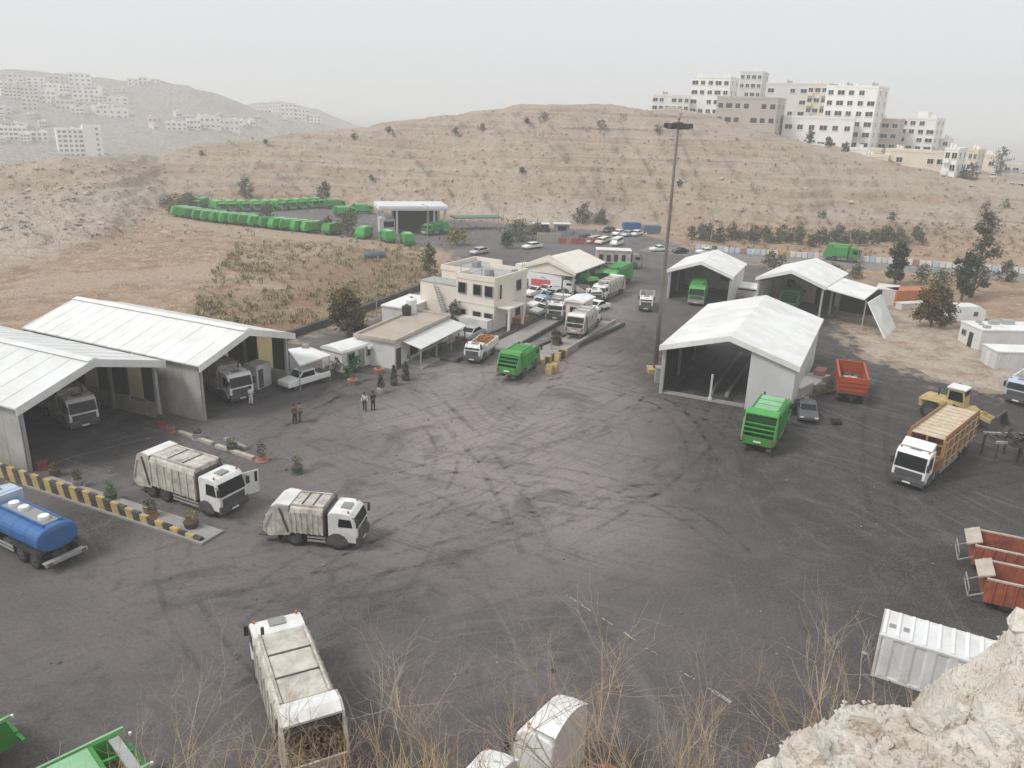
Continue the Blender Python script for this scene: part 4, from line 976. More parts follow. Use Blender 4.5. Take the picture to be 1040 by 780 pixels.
def cab(t, xf, W, m_, h=2.75, cl=1.85, z0=.55, hatch=True, door_open=0, bev=.06, beacon=True, detail=True):
    w = W/2-.06
    prof = [(xf-.02, z0), (xf, 1.15), (xf-.04, 1.62), (xf-.24, h-.28), (xf-.48, h-.04), (xf-1.0, h+.05), (xf-cl+.1, h+.02), (xf-cl, h-.12), (xf-cl, z0)]
    q = MB(); q.prism(prof, -w, w); c = obj('cab', q, m_, t, bevel=bev)
    q = MB(); a, b = (xf+.012-.04, 1.60), (xf+.012-.225, h-.30)
    q.hexa([(a[0]-.02, -w+.1, a[1]), (a[0]+.014, -w+.1, a[1]), (a[0]+.014, w-.1, a[1]), (a[0]-.02, w-.1, a[1]), (b[0]-.02, -w+.14, b[1]), (b[0]+.014, -w+.14, b[1]), (b[0]+.014, w-.14, b[1]), (b[0]-.02, w-.14, b[1])]); obj('windscreen', q, M['glass'], t)
    for s in (-1, 1):
        q = MB(); q.prism([(xf-.30, 1.62), (xf-.42, h-.36), (xf-1.15, h-.34), (xf-1.2, 1.62)], s*(w+.012)-.012, s*(w+.012)+.012); obj('side_window', q, M['glass'], t)
        if detail:
            q = MB(); q.box(xf-.02, xf+.1, s*(w+.1)-.1, s*(w+.1)+.1, 1.75, 2.25); q.bar((xf-.3, s*w, 2.3), (xf+.04, s*(w+.1), 2.25), .04, .04); obj('mirror', q, M['black'], t)
            q = MB(); q.box(xf-.01, xf+.035, s*(w-.28)-.2, s*(w-.28)+.2, .72, .92); obj('headlight', q, M['lamp'], t)
    for s in (-1, 1):
        q = MB(); xa = xf-1.3; pts = [(xa+.72*math.cos(pi*i/7), .42+.74*math.sin(pi*i/7)) for i in range(8)]
        q.prism(pts+[(xa-.72, .36), (xa+.72, .36)], s*(w+.014)-.03, s*(w+.014)+.016); obj('wheel_arch', q, M['darkgrey'], t)
    q = MB(); q.box(xf-.02, xf+.03, -w+.22, w-.22, .98, 1.46); q.box(xf+.03, xf+.045, -w+.26, w-.26, 1.2, 1.24); obj('grille', q, M['darkgrey'], t)
    q = MB(); q.prism([(xf-.1, .38), (xf+.06, .42), (xf+.09, .7), (xf+.04, .96), (xf-.1, .96)], -w-.03, w+.03); obj('bumper', q, M['darkgrey'] if m_ is not M['green'] else M['grey'], t)
    if detail:
        q = MB(); q.box(xf+.091, xf+.10, -.28, .28, .5, .62); obj('number_plate', q, M['clean'], t)
        for y in (-.35, .35):
            q = MB(); q.bar((xf-.015, y, 1.62), (xf-.12, y+.45, 2.0), .03, .03); obj('wiper', q, M['black'], t)
    if hatch:
        q = MB(); q.box(xf-1.25, xf-.65, -.38, .38, h+.03, h+.10); obj('roof_hatch', q, M['grey'], t)
    if beacon and detail:
        for s in (-1, 1):
            q = MB(); q.cyl((xf-.6, s*(w-.2), h), (xf-.6, s*(w-.2), h+.14), .06, 8); obj('beacon', q, M['amber'], t)
    if door_open:
        s = door_open; q = MB(); x0 = xf-.28
        q.hexa([(x0, s*w, .8), (x0+.06, s*w, .8), (x0+.42, s*(w+1.0), .8), (x0+.36, s*(w+1.0), .8), (x0, s*w, h-.3), (x0+.06, s*w, h-.3), (x0+.42, s*(w+1.0), h-.3), (x0+.36, s*(w+1.0), h-.3)]); o = obj('door', q, m_, t)
        q = MB(); q.hexa([(x0-.01, s*(w+.12), 1.6), (x0+.10, s*(w+.12), 1.6), (x0+.385, s*(w+.9), 1.6), (x0+.30, s*(w+.9), 1.6), (x0-.01, s*(w+.12), h-.4), (x0+.10, s*(w+.12), h-.4), (x0+.385, s*(w+.9), h-.4), (x0+.30, s*(w+.9), h-.4)]); obj('door_window', q, M['glass'], o)
    return c
def undercarriage(t, L, W, axles, r=.5, rails=True):
    q = MB(); q.box(-L/2+.5, L/2-.4, -.42, .42, .55, .86); obj('chassis', q, M['chassis'], t)
    for x in axles:
        for s in (-1, 1): wheel(t, x, s*(W/2-.2), r, .34)
        q = MB(); q.cyl((x, -W/2+.3, r), (x, W/2-.3, r), .09, 6); obj('axle', q, M['chassis'], t)
    if rails:
        xs = sorted(axles); xa = (xs[-2] if len(xs) < 3 else xs[1])+.8; xb = xs[-1]-.75
        if xb-xa > .8:
            for s in (-1, 1):
                q = MB(); y = s*(W/2-.1)
                q.box(xa, xb, y-.03, y+.03, .42, .54); q.box(xa, xb, y-.03, y+.03, .66, .78); obj('side_guard', q, M['steel'], t)
            q = MB(); q.box(xa+.1, min(xa+1.1, xb-.05), W/2-.85, W/2-.16, .45, .93); obj('fuel_tank', q, M['darkgrey'], t)
def hull(W, z0, z1):
    w = W/2; return [(-w, z0), (w, z0), (w, z1-.35), (w-.10, z1-.1), (w-.28, z1), (-w+.28, z1), (-w+.10, z1-.1), (-w, z1-.35)]
def garbage_truck(label, front, rear, bm, cm, group, W=2.45, axles=2, h=2.75, bh=3.1, L=None, roofm=None, rubbish=False, door_open=0, clutter=True, open_hopper=True, anchor='mid', z=0, ribs=6):
    pos, rz, L0 = place(front, rear)
    if L:
        dv = Vector((math.cos(rz), math.sin(rz), 0))
        pos = front-dv*L/2 if anchor == 'front' else (rear+dv*L/2 if anchor == 'rear' else pos)
    else: L = L0
    pos = Vector((pos.x, pos.y, z))
    t = thing('garbage_truck', label, 'garbage truck', pos, rz, group)
    xf, xr = L/2, -L/2
    ax = [xf-1.3, xr+2.0] if axles == 2 else [xf-1.3, xr+2.9, xr+1.55]
    undercarriage(t, L, W, ax)
    cab(t, xf, W, cm, h=h, door_open=door_open)
    b0, b1 = xr+1.75, xf-2.15
    q = MB(); q.prismx(hull(W, .95, bh), b0, b1); obj('body', q, bm, t, bevel=.03)
    q = MB(); q.box(b1+.001, b1+.12, -W/2+.12, W/2-.12, .95, bh-.25); obj('body_front', q, M['darkgrey'] if cm is M['white'] else bm, t)
    n = ribs; st = (b1-b0)/n
    for i in range(n+1):
        x = min(max(b0+i*st, b0+.05), b1-.05)
        for s in (-1, 1):
            q = MB(); q.box(x-.05, x+.05, s*(W/2+.02)-.025, s*(W/2+.02)+.025, .95, bh-.38); obj('side_rib', q, bm, t)
    q = MB(); q.box(b0+.05, b1-.05, -W/2+.36, W/2-.36, bh+.002, bh+.035); obj('roof_sheet', q, roofm or bm, t)
    for s in (-1, 1):
        q = MB(); q.box(b0+.03, b1-.03, s*(W/2-.26)-.05, s*(W/2-.26)+.05, bh-.04, bh+.11); obj('roof_rail', q, bm, t)
    for x in (b0+.33*(b1-b0), b0+.66*(b1-b0)):
        q = MB(); q.box(x-.04, x+.04, -W/2+.28, W/2-.28, bh+.03, bh+.075); obj('roof_bar', q, M['chassis'] if cm is not M['green'] else bm, t)
    # hopper
    w = W/2
    side = [(b0-.02, bh+.05), (xr+1.0, bh+.12), (xr+.62, bh-.1), (xr+.10, 1.62), (xr, .95), (xr+.35, .62), (b0-.02, .8)]
    for s in (-1, 1):
        q = MB(); y = s*(w-.03); q.prism(side, y-.05, y+.05); obj('hopper_side', q, bm, t)
        q = MB(); q.bar((b0-.1, s*(w+.05), 1.0), (xr+1.15, s*(w+.05), bh-.1), .07, .14); obj('lift_ram', q, M['chassis'] if cm is M['white'] else bm, t)
        q = MB(); q.box(xr-.02, xr+.05, s*(w-.16)-.1, s*(w-.16)+.1, 1.05, 1.4); obj('tail_light', q, M['red'], t)
        q = MB(); q.box(xr-.35, xr+.3, s*(w-.3)-.2, s*(w-.3)+.2, .5, .56); obj('footboard', q, M['chassis'], t)
        q = MB(); q.bar((xr+.15, s*(w+.06), 1.2), (xr+.62, s*(w+.06), bh-.5), .04, .04); obj('handrail', q, M['steel'], t)
    yl = w-.085
    q = MB(); q.hexa([(b0-.02, -yl, bh-.02), (xr+1.0, -yl, bh+.04), (xr+1.0, yl, bh+.04), (b0-.02, yl, bh-.02), (b0-.02, -yl, bh+.06), (xr+1.0, -yl, bh+.14), (xr+1.0, yl, bh+.14), (b0-.02, yl, bh+.06)])
    q.hexa([(xr+1.0, -yl, bh+.0), (xr+.60, -yl, bh-.2), (xr+.60, yl, bh-.2), (xr+1.0, yl, bh+.0), (xr+1.0, -yl, bh+.14), (xr+.58, -yl, bh-.08), (xr+.58, yl, bh-.08), (xr+1.0, yl, bh+.14)]); obj('hopper_cover', q, cm if cm is not M['green'] else bm, t)
    q = MB(); q.hexa([(xr+.12, -yl, .72), (xr+.2, -yl, .72), (xr+.2, yl, .72), (xr+.12, yl, .72), (xr-.01, -yl, 1.42), (xr+.09, -yl, 1.42), (xr+.09, yl, 1.42), (xr-.01, yl, 1.42)]); q.box(xr+.2, b0, -yl, yl, .72, .82); obj('hopper_trough', q, bm, t)
    q = MB(); q.box(xr-.03, xr-.012, -.3, .3, .98, 1.12); obj('number_plate', q, M['clean'], t)
    for s in (-1, 1):
        q = MB(); q.box(xr+.9, xr+1.0, s*(w-.3)-.25, s*(w-.3)+.25, .18, .75); obj('mudflap', q, M['black'], t)
    q = MB(); q.hexa([(xr+.95, -yl, 1.0), (xr+1.02, -yl, 1.0), (xr+1.02, yl, 1.0), (xr+.95, yl, 1.0), (xr+.66, -yl, bh-.32), (xr+.74, -yl, bh-.32), (xr+.74, yl, bh-.32), (xr+.66, yl, bh-.32)]); obj('packer_plate', q, M['chassis'] if cm is M['white'] else M['darkgreen'], t)
    for zz in (() if rubbish else ((1.75, 2.1, 2.45) if cm is not M['white'] else (1.9,))):
        q = MB(); x = xr+.12+(zz-1.62)*.37; q.box(x-.04, x+.04, -yl, yl, zz-.05, zz+.05); obj('hopper_bar', q, bm, t)
    if rubbish:
        q = MB(); rr = random.Random(5)
        for i in range(420):
            x = rr.uniform(xr+.2, xr+1.1); y = rr.uniform(-yl+.1, yl-.1); s = rr.uniform(.06, .2); zz = 1.6+1.0*(x-xr-.2)+rr.uniform(-.15, .2)
            p = [Vector((x, y, zz))+Vector((rr.uniform(-1, 1), rr.uniform(-1, 1), rr.uniform(-.7, .7)))*s for _ in range(4)]
            nn = len(q.V); q.V += [tuple(v) for v in p]
            for f in ((0,1,2), (0,2,3), (0,3,1), (1,3,2)): q.face(*[nn+k for k in f])
        o = obj('rubbish', q, M['rubbish'], t); o['kind'] = 'stuff'
    if clutter:
        q = MB(); q.box(b1+.2, b1+.34, -w+.3, w-.3, .9, 2.5); q.cyl((b1+.27, w-.45, .9), (b1+.27, w-.45, bh+.2), .08, 8); obj('exhaust_stack', q, M['chassis'], t)
    return t
gW = 'white garbage trucks in the yard'; gG = 'green garbage trucks in the yard'
T1 = garbage_truck('white three-axle garbage truck with open cab door beside the striped wall', G(239, 522), G(153, 493), M['dirtywhite'], M['white'], gW, axles=3, door_open=1)
T2 = garbage_truck('white short two-axle garbage truck side-on alone in the open yard, cab to the right', G(369, 552), G(289, 544), M['dirtywhite'], M['white'], gW, L=6.0, anchor='front', W=2.25, h=2.5, bh=2.7)
f3 = G(277, 620, 2.8); r3 = G(304, 690, 3.1); dv = (f3-r3); dv.z = 0; dv.normalize(); f3.z = 0
T3 = garbage_truck('nearest white garbage truck seen from above with brown rubbish in its open hopper', f3, f3-dv*8.8, M['dirtywhite'], M['white'], gW, axles=3, rubbish=True, W=2.5, roofm=mat('scuffed_roof_sheet', (.60,.56,.50), .8, (.30,.26,.22), .8, 1.2))
T5 = garbage_truck('bright green garbage truck seen from behind at the near end of the weighbridge', G(547, 366), G(514, 389), M['green'], M['green'], gG, W=2.2, z=.2, bh=2.7, h=2.4, L=6.4, anchor='rear')
T6 = garbage_truck('dirty white garbage truck seen from behind on the weighbridge beside the booth', G(601, 331), G(582, 347), M['dirtywhite'], M['white'], gW, W=2.25, h=2.4, bh=2.75, z=.28)
T8 = garbage_truck('white garbage truck facing the camera in the lane beside the parked cars', G(563, 327), G(574, 315), M['dirtywhite'], M['white'], gW, L=6, W=2.2, h=2.4, bh=2.6, anchor='front')
T12 = garbage_truck('white garbage truck driving off past the green trucks toward the weighbridge', G(607, 307), G(628, 296), M['dirtywhite'], M['white'], gW, W=2.2, h=2.4, bh=2.65)
T13 = garbage_truck('green garbage truck just right of the cream shed roof', G(617, 294), G(635, 285), M['green'], M['green'], gG)
T14 = garbage_truck('dark-shaded green truck half under the cream shed', G(600, 299), G(577, 292), M['green'], M['green'], gG, L=7, bh=2.8, h=2.5)
T15 = garbage_truck('green truck deep under the cream shed beside the other one', G(606, 292), G(589, 286), M['green'], M['green'], gG, L=7)
fr = G(783, 412, 2.8); fr.z = 0; rr_ = G(767, 461)
T18 = garbage_truck('green garbage truck backing up to the closed panel of the big white shed', fr, rr_, M['green'], M['green'], gG, W=2.6, L=7.6, anchor='rear', bh=3.3, roofm=M['palegreen'])
T29 = garbage_truck('green truck parked inside the left of the two rear white sheds', G(706, 311), G(713, 296), M['green'], M['green'], gG, W=2.4, L=6.2, anchor='front')
T30 = garbage_truck('green truck seen from behind inside the twin-pitch white shed', G(811, 303), G(799, 317), M['green'], M['green'], gG, W=2.4, L=6.2, anchor='rear', bh=2.9)
T31 = garbage_truck('green garbage truck driving along the back road beside the painted kerb', G(872, 267), G(836, 263), M['green'], M['green'], gG, z=.012)
T32 = garbage_truck('green truck parked in front of the far canopy', G(433, 239), G(452, 237.5), M['green'], M['green'], gG, L=6, W=2.1, bh=2.6, h=2.3)
TA = garbage_truck('white truck facing out of the left-hand grey shed', G(88, 438), G(56, 416), M['dirtywhite'], M['clean'], gW, L=7.2, anchor='front', W=2.4)
TB = garbage_truck('white truck facing out of the long white-roofed shed', G(247, 410), G(221, 396), M['dirtywhite'], M['clean'], gW, L=7.0, anchor='front', W=2.4)
for x in (TA, TB): x.location.z = .05

# ------------------------------------------------------------------ other trucks
def flat_truck(name, label, front, rear, cm, W=2.3, h=2.4, L=None, axles=2, anchor='mid', cat='truck', group=None, r=.45):
    pos, rz, L0 = place(front, rear)
    dv = Vector((math.cos(rz), math.sin(rz), 0))
    if L: pos = front-dv*L/2 if anchor == 'front' else (rear+dv*L/2 if anchor == 'rear' else pos)
    L = L or L0; pos = Vector((pos.x, pos.y, 0)); t = thing(name, label, cat, pos, rz, group)
    ax = [L/2-1.2, -L/2+1.2] if axles == 2 else ([L/2-1.25, -L/2+2.4, -L/2+1.1] if axles == 3 else [L/2-1.35, L/2-3.1, -L/2+2.6, -L/2+1.2])
    undercarriage(t, L, W, ax, r=r); cab(t, L/2, W, cm, h=h, cl=1.7); return t, L
def bed(t, x0, x1, W, z0, h, m_, n=6, wallt=.08, ribm=None):
    w = W/2; q = MB(); q.box(x0, x1, -w, w, z0, z0+.14); obj('bed_floor', q, M['chassis'], t)
    for s in (-1, 1):
        q = MB(); q.box(x0, x1, s*(w-wallt/2)-wallt/2, s*(w-wallt/2)+wallt/2, z0+.14, z0+h); obj('bed_side', q, m_, t)
        for i in range(n+1):
            x = x0+.05+(x1-x0-.1)*i/n; q = MB(); q.box(x-.05, x+.05, s*(w+.03)-.03, s*(w+.03)+.03, z0, z0+h); obj('stake', q, ribm or m_, t)
    for x in (x0, x1-wallt):
        q = MB(); q.box(x, x+wallt, -w+wallt, w-wallt, z0+.14, z0+h); obj('tailgate' if x == x0 else 'headboard', q, m_, t)
def load(t, x0, x1, W, z, m_, h=.4, seed=1, name='load', n=140, s0=.12, s1=.34):
    q = MB(); rr = random.Random(seed)
    for i in range(n):
        x = rr.uniform(x0, x1); y = rr.uniform(-W/2, W/2); s = rr.uniform(s0, s1)
        p = [Vector((x, y, z+rr.uniform(0, h)*(1-abs(y)/W)))+Vector((rr.uniform(-1, 1), rr.uniform(-1, 1), rr.uniform(-.6, .6)))*s for _ in range(4)]
        nn = len(q.V); q.V += [tuple(v) for v in p]
        for f in ((0,1,2), (0,2,3), (0,3,1), (1,3,2)): q.face(*[nn+k for k in f])
    q.box(x0, x1, -W/2, W/2, z-.3, z); o = obj(name, q, m_, t); o['kind'] = 'stuff'; return o
t, L = flat_truck('dump_truck', 'small white truck with an orange load facing the camera by the weighbridge', G(479, 370), G(497, 356), M['white'], 2.0, 2.05)
bed(t, -L/2, L/2-1.85, 2.05, .9, .95, M['clean']); load(t, -L/2+.15, L/2-2.05, 1.75, 1.7, mat('orange_rusty_load', (.45,.19,.08), .9, (.25,.12,.07), .7, 2), .35)
t, L = flat_truck('dump_truck', 'small white truck alone on the far asphalt right of the weighbridge, facing the camera', G(655, 320), G(657, 306), M['white'], 1.95, 2.05, L=5.6)
bed(t, -L/2, L/2-1.85, 2.0, .9, 1.1, M['dirtywhite'])
t, L = flat_truck('box_truck', 'white box truck with pink lettering panel under the cream shed', G(575, 299), G(548, 296), M['white'], 2.3, 2.3, L=7)
q = MB(); q.box(-L/2, L/2-1.9, -1.15, 1.15, .95, 3.0); obj('box_body', q, M['clean'], t); q = MB(); q.box(-L/2+.4, -.1, -1.172, -1.152, 1.1, 2.1); obj('pink_print', q, M['cloth'], t)
t, L = flat_truck('box_truck', 'white truck with a long flat-topped body behind the green truck', G(640, 272), G(615, 271), M['grey'], 2.3, 2.5, L=8)
q = MB(); q.box(-L/2, L/2-2.0, -1.25, 1.25, .95, 3.1); obj('box_body', q, M['dirtywhite'], t); q = MB(); q.box(-L/2-.05, L/2-1.9, -1.4, 1.4, 3.1, 3.22); obj('box_roof', q, M['roofwhite'], t)
for i in range(4):
    q = MB(); q.box(-L/2+.5+i*1.3, -L/2+1.2+i*1.3, -1.29, -1.252, 1.2, 2.4); obj('dark_opening', q, M['black'], t)
t, L = flat_truck('box_truck', 'white van-bodied truck stored at the office side of the cream shed', G(552, 291), G(533, 287), M['white'], 2.3, 2.3, L=6)
q = MB(); q.box(-L/2, L/2-1.9, -1.15, 1.15, .95, 3.0); obj('box_body', q, M['clean'], t)
t, L = flat_truck('pickup_truck', 'white crew truck parked behind the weighbridge booth', G(604, 309), G(590, 301), M['white'], 2.1, 2.1, L=6)
bed(t, -L/2, L/2-1.9, 2.1, .9, .8, M['dirtywhite'])
t, L = flat_truck('dump_truck', 'pale blue and white truck cut by the right edge of the yard', G(1030, 412), G(1052, 396), M['paleblue'], 2.4, 2.5, L=8, anchor='front')
bed(t, -L/2, L/2-1.9, 2.4, .95, 1.4, M['clean'])
# tan high-sided truck
t, L = flat_truck('high_sided_truck', 'big truck with white cab and tall tan slatted body beside the yellow loader', G(919, 496), G(980, 444), M['clean'], 2.5, 2.95, L=11.8, axles=4, anchor='front', r=.53)
x0, x1, W, z0, hh = -L/2, L/2-2.1, 2.62, 1.05, 2.35; w = W/2
q = MB(); q.box(x0, x1+.2, -w, w, z0, z0+.16); obj('bed_floor', q, M['tan'], t)
for s in (-1, 1):
    for j in range(6):
        q = MB(); z = z0+.2+j*.43; q.box(x0, x1-.9 if j > 1 else x1+.2, s*(w-.03)-.03, s*(w-.03)+.03, z, z+.36); obj('side_plank', q, M['tan'], t)
    for i in range(13):
        x = x0+.1+(x1-1.0-x0)*i/12; q = MB(); q.box(x-.06, x+.06, s*(w+.045)-.04, s*(w+.045)+.04, z0, z0+hh); obj('stake', q, M['paletan'] if i % 2 else M['tan'], t)
    for zz in (.45, 1.4, 2.2):
        q = MB(); q.box(x0, x1-.9, s*(w+.10)-.015, s*(w+.10)+.015, z0+zz, z0+zz+.07); obj('side_rail', q, M['paletan'], t)
for i in range(10):
    st = (x1-.95-x0)/10; q = MB(); x = x0+i*st; q.box(x+.05, x+st-.09, -w, w, z0+hh, z0+hh+.07); obj('top_board', q, M['paletan'], t)
q = MB()
for y in (-w+.1, 0, w-.1): q.box(x1-1.0, x1-.9, y-.06, y+.06, z0+.2, z0+hh)
for zz in (.9, 1.8): q.box(x1-1.0, x1-.9, -w, w, z0+zz, z0+zz+.1)
obj('front_rack', q, M['tan'], t)
q = MB(); q.box(x0, x0+.06, -w+.1, w-.1, z0+.2, z0+hh); obj('tailgate', q, M['darkwall'], t)
q = MB(); q.box(x1-.5, x1+.2, -w, w, z0+.17, z0+.95); obj('headboard', q, M['tan'], t)
q = MB(); q.prism([(L/2-.75, 3.08), (L/2-1.5, 3.5), (L/2-1.68, 3.5), (L/2-1.68, 3.05)], -1.1, 1.1); obj('roof_fairing', q, M['clean'], t, bevel=.05)
# blue tanker
t, L = flat_truck('tanker_truck', 'blue water tanker cut by the left edge below the striped wall', G(-42, 520), G(68, 574), M['paleblue'], 2.5, 2.9, L=7.7, axles=3, anchor='rear')
x0, x1 = -L/2+.4, L/2-2.1
q = MB(); n = 28; sec = []
for k in range(n):
    a = 2*pi*k/n; sec.append((1.22*math.copysign(abs(math.cos(a))**.8, math.cos(a)), 1.75+.78*math.copysign(abs(math.sin(a))**.8, math.sin(a))))
for x, s in ((x0-.06, .72), (x0+.02, .95), (x0+.1, 1), (x1-.1, 1), (x1-.02, .95), (x1+.06, .72)):
    for y, z in sec: q.V.append((x, y*s, 1.75+(z-1.75)*s))
for i in range(5):
    for k in range(n): q.face(i*n+k, i*n+(k+1) % n, (i+1)*n+(k+1) % n, (i+1)*n+k)
q.face(*reversed(range(n))); q.face(*range(5*n, 6*n)); obj('tank', q, M['blue'], t)
for i in range(1, 4):
    x = x0+(x1-x0)*i/4; q = MB()
    for k in range(n):
        a, b = sec[k], sec[(k+1) % n]
        q.quad((x-.04, a[0]*1.012, 1.75+(a[1]-1.75)*1.016), (x+.04, a[0]*1.012, 1.75+(a[1]-1.75)*1.016), (x+.04, b[0]*1.012, 1.75+(b[1]-1.75)*1.016), (x-.04, b[0]*1.012, 1.75+(b[1]-1.75)*1.016))
    obj('tank_band', q, M['blue'], t)
for s in (-1, 1):
    q = MB(); q.box(x0+.3, x1-.2, s*.55-.04, s*.55+.04, 2.52, 2.66); obj('walkway_rail', q, M['blue'], t)
q = MB(); q.box(x0+.5, x1-.4, -.5, .5, 2.53, 2.57); obj('walkway', q, M['grey'], t)
for x in (x0+1.2, x0+3.2, x1-1.0):
    q = MB(); q.cyl((x, 0, 2.57), (x, 0, 2.78), .3, 12); obj('manhole', q, M['clean'], t)
q = MB(); q.box(x0-.55, x0-.1, -1.2, 1.2, .55, .62); q.box(x0-.6, x0-.5, -1.25, 1.25, .5, .72); obj('rear_bumper', q, M['steel'], t)
for s in (-1, 1):
    q = MB(); q.box(x0-.62, x0-.6, s*1.0-.12, s*1.0+.12, .53, .69); obj('tail_light', q, M['red'], t)
    q = MB(); q.prism([(x0+.1, .95), (x0+3.0, .95), (x0+2.9, 1.12), (x0+.2, 1.12)], s*1.05-.2, s*1.05+.2); obj('mudguard', q, M['black'], t)
q = MB(); q.box(L/2-2.0, L/2-1.75, -1.2, 1.2, .9, 2.9); obj('cab_rear', q, M['paleblue'], t)
# orange tipping trailer with scrap
def trailer(label, front, rear, W, L, h, m_, z0=1.0, scrap=None, name='tipping_trailer', wheels=True):
    d = (front-rear).normalized(); pos = rear+d*L/2; t = thing(name, label, 'trailer', P(pos.x, pos.y), math.atan2(d.y, d.x))
    w = W/2; bed(t, -L/2, L/2, W, z0, h, m_, n=5, wallt=.1)
    q = MB()
    for s in (-1, 1): q.box(-L/2, L/2, s*(w-.02)-.1, s*(w-.02)+.1, z0+h, z0+h+.1)
    q.box(-L/2, -L/2+.15, -w+.08, w-.08, z0+h, z0+h+.1); q.box(L/2-.15, L/2, -w+.08, w-.08, z0+h, z0+h+.1); obj('top_rim', q, m_, t)
    for zz in (.35, .8, 1.2):
        q = MB(); q.box(-L/2-.07, -L/2-.003, -w+.05, w-.05, z0+zz, z0+zz+.1); obj('tailgate_bar', q, m_, t)
    q = MB(); q.box(-L/2+.2, L/2-.1, -.4, .4, .6, z0-.003); obj('chassis', q, M['chassis'], t)
    if wheels:
        for x in (-L/2+1.0, -L/2+2.2):
            for s in (-1, 1): wheel(t, x, s*(w-.25), .48, .34)
    q = MB(); q.cyl((-L/2+.02, -.1, .45), (-L/2+.02, .1, .45), .12, 8); obj('tow_eye', q, M['chassis'], t)
    if scrap: load(t, -L/2+.3, L/2-.3, W-.5, z0+h*.3, M['rubbish'], .25, 4, 'scrap', 60, .1, .4); load(t, -L/4, L/6, W-1.3, z0+h*.42, scrap, .3, 14, 'pale_scrap', 18, .1, .5)
    return t
trailer('orange-red tipping trailer with pale scrap inside, right of the big white shed', G(858, 384), G(863, 411), 2.6, 6.2, 1.6, M['orange'], scrap=M['rubbishpale'])
# two long red skips at the right edge, each with a white plate at its head
def skip(label, a, b, W, h):
    d = (b-a); d.z = 0; Ln = d.length; t = thing('waste_skip', label, 'skip', P(a.x, a.y), math.atan2(d.y, d.x))
    for s, y in ((-1, 0), (1, W)):
        q = MB(); q.box(0, Ln, y-.05, y+.05, .5, h); obj('skip_side', q, M['rust'], t)
        q = MB(); q.box(-.05, Ln, y-.08, y+.08, h, h+.09); obj('top_rail', q, M['paleconcrete'], t)
        for i in range(9):
            q = MB(); x = .3+i*Ln/9; q.box(x, x+.1, y+s*.09-.04, y+s*.09+.04, .5, h); obj('side_rib', q, M['rust'], t)
    q = MB(); q.box(0, .1, .05, W-.05, .5, h+.05); obj('skip_end', q, M['rust'], t)
    q = MB(); q.box(0, Ln, .05, W-.05, .42, .52); obj('skip_floor', q, M['rubbish'], t)
    q = MB(); q.hexa([(-.45, .15, h-.1), (.35, .15, h+.25), (.35, W-.15, h+.25), (-.45, W-.15, h-.1), (-.48, .15, h-.02), (.32, .15, h+.33), (.32, W-.15, h+.33), (-.48, W-.15, h-.02)]); obj('head_plate', q, M['paleconcrete'], t)
    q = MB()
    for y in (.2, W-.2): q.bar((-.75, y, .5), (0, y, .9), .06, .06); q.bar((-.75, y, .5), (-.75, y, 1.0), .05, .05)
    q.bar((-.75, .2, .52), (-.75, W-.2, .52), .05, .05); q.bar((-.75, .2, 1.0), (-.75, W-.2, 1.0), .05, .05); obj('hitch_frame', q, M['steel'], t)
    for x in (1.2, Ln-1.2):
        for y in (.25, W-.25): wheel(t, x, y, .42, .3)
    return t
# far row first, near row second
a = G(988, 562, 0); b = G(1085, 590, 0)
skip('red waste skip with a white head plate, the farther of two at the right edge', G(985, 580), G(1090, 603), 2.35, 1.75)
skip('red waste skip with a white head plate, the nearer of two at the right edge', G(996, 618), G(1100, 642), 2.3, 1.9)

# ------------------------------------------------------------------ wheel loader
pos, rz, _ = place(G(994, 434), G(948, 422))
t = thing('wheel_loader', 'dusty yellow wheel loader with raised dark bucket behind the tan truck', 'loader', P(pos.x, pos.y), rz)
q = MB(); q.prism([(-3.2, .9), (-.3, .8), (-.3, 1.95), (-2.9, 2.0), (-3.3, 1.7)], -.9, .9); obj('engine_cover', q, M['yellow'], t, bevel=.08)
q = MB(); q.prism([(-.3, .7), (1.7, .7), (1.9, 1.2), (1.2, 1.7), (-.3, 1.5)], -.7, .7); obj('front_frame', q, M['yellow'], t)
q = MB(); q.prism([(-1.0, 1.96), (.6, 1.55), (.55, 2.2), (.35, 3.2), (-1.0, 3.2)], -.75, .75); obj('cab', q, M['yellow'], t)
for s in (-1, 1):
    q = MB(); q.prism([(-.85, 2.15), (.42, 2.1), (.24, 3.0), (-.85, 3.0)], s*.76-.012, s*.76+.012); obj('side_window', q, M['glass'], t)
    q = MB(); q.bar((.6, s*.55, 1.5), (3.1, s*.55, .9), .18, .35); q.bar((.2, s*.4, 1.1), (2.2, s*.45, 1.4), .12, .12); obj('lift_arm', q, M['yellow'], t)
    for x in (-2.1, 1.15): wheel(t, x, s*1.05, .78, .55)
    q = MB(); q.prism([(-3.0, 1.62), (-2.75, 1.72), (-1.4, 1.72), (-1.2, 1.55), (-1.2, 1.63), (-1.4, 1.8), (-2.8, 1.8), (-3.05, 1.7)], s*1.05-.3, s*1.05+.3); obj('mudguard', q, M['yellow'], t)
q = MB(); q.box(.44, .47, -.62, .62, 2.25, 3.05); obj('windscreen', q, M['glass'], t)
q = MB(); q.box(-1.1, .5, -.85, .85, 3.2, 3.32); obj('cab_roof', q, M['clean'], t)
q = MB(); q.prism([(3.0, .35), (4.2, .3), (4.25, .38), (3.35, .55), (3.2, 1.3), (3.5, 1.7), (3.4, 1.75), (3.05, 1.35)], -1.4, 1.4); q.prism([(3.1, .4), (4.2, .32), (3.5, 1.7), (3.1, 1.35)], -1.44, -1.401); q.prism([(3.1, .4), (4.2, .32), (3.5, 1.7), (3.1, 1.35)], 1.401, 1.44); obj('bucket', q, M['chassis'], t)
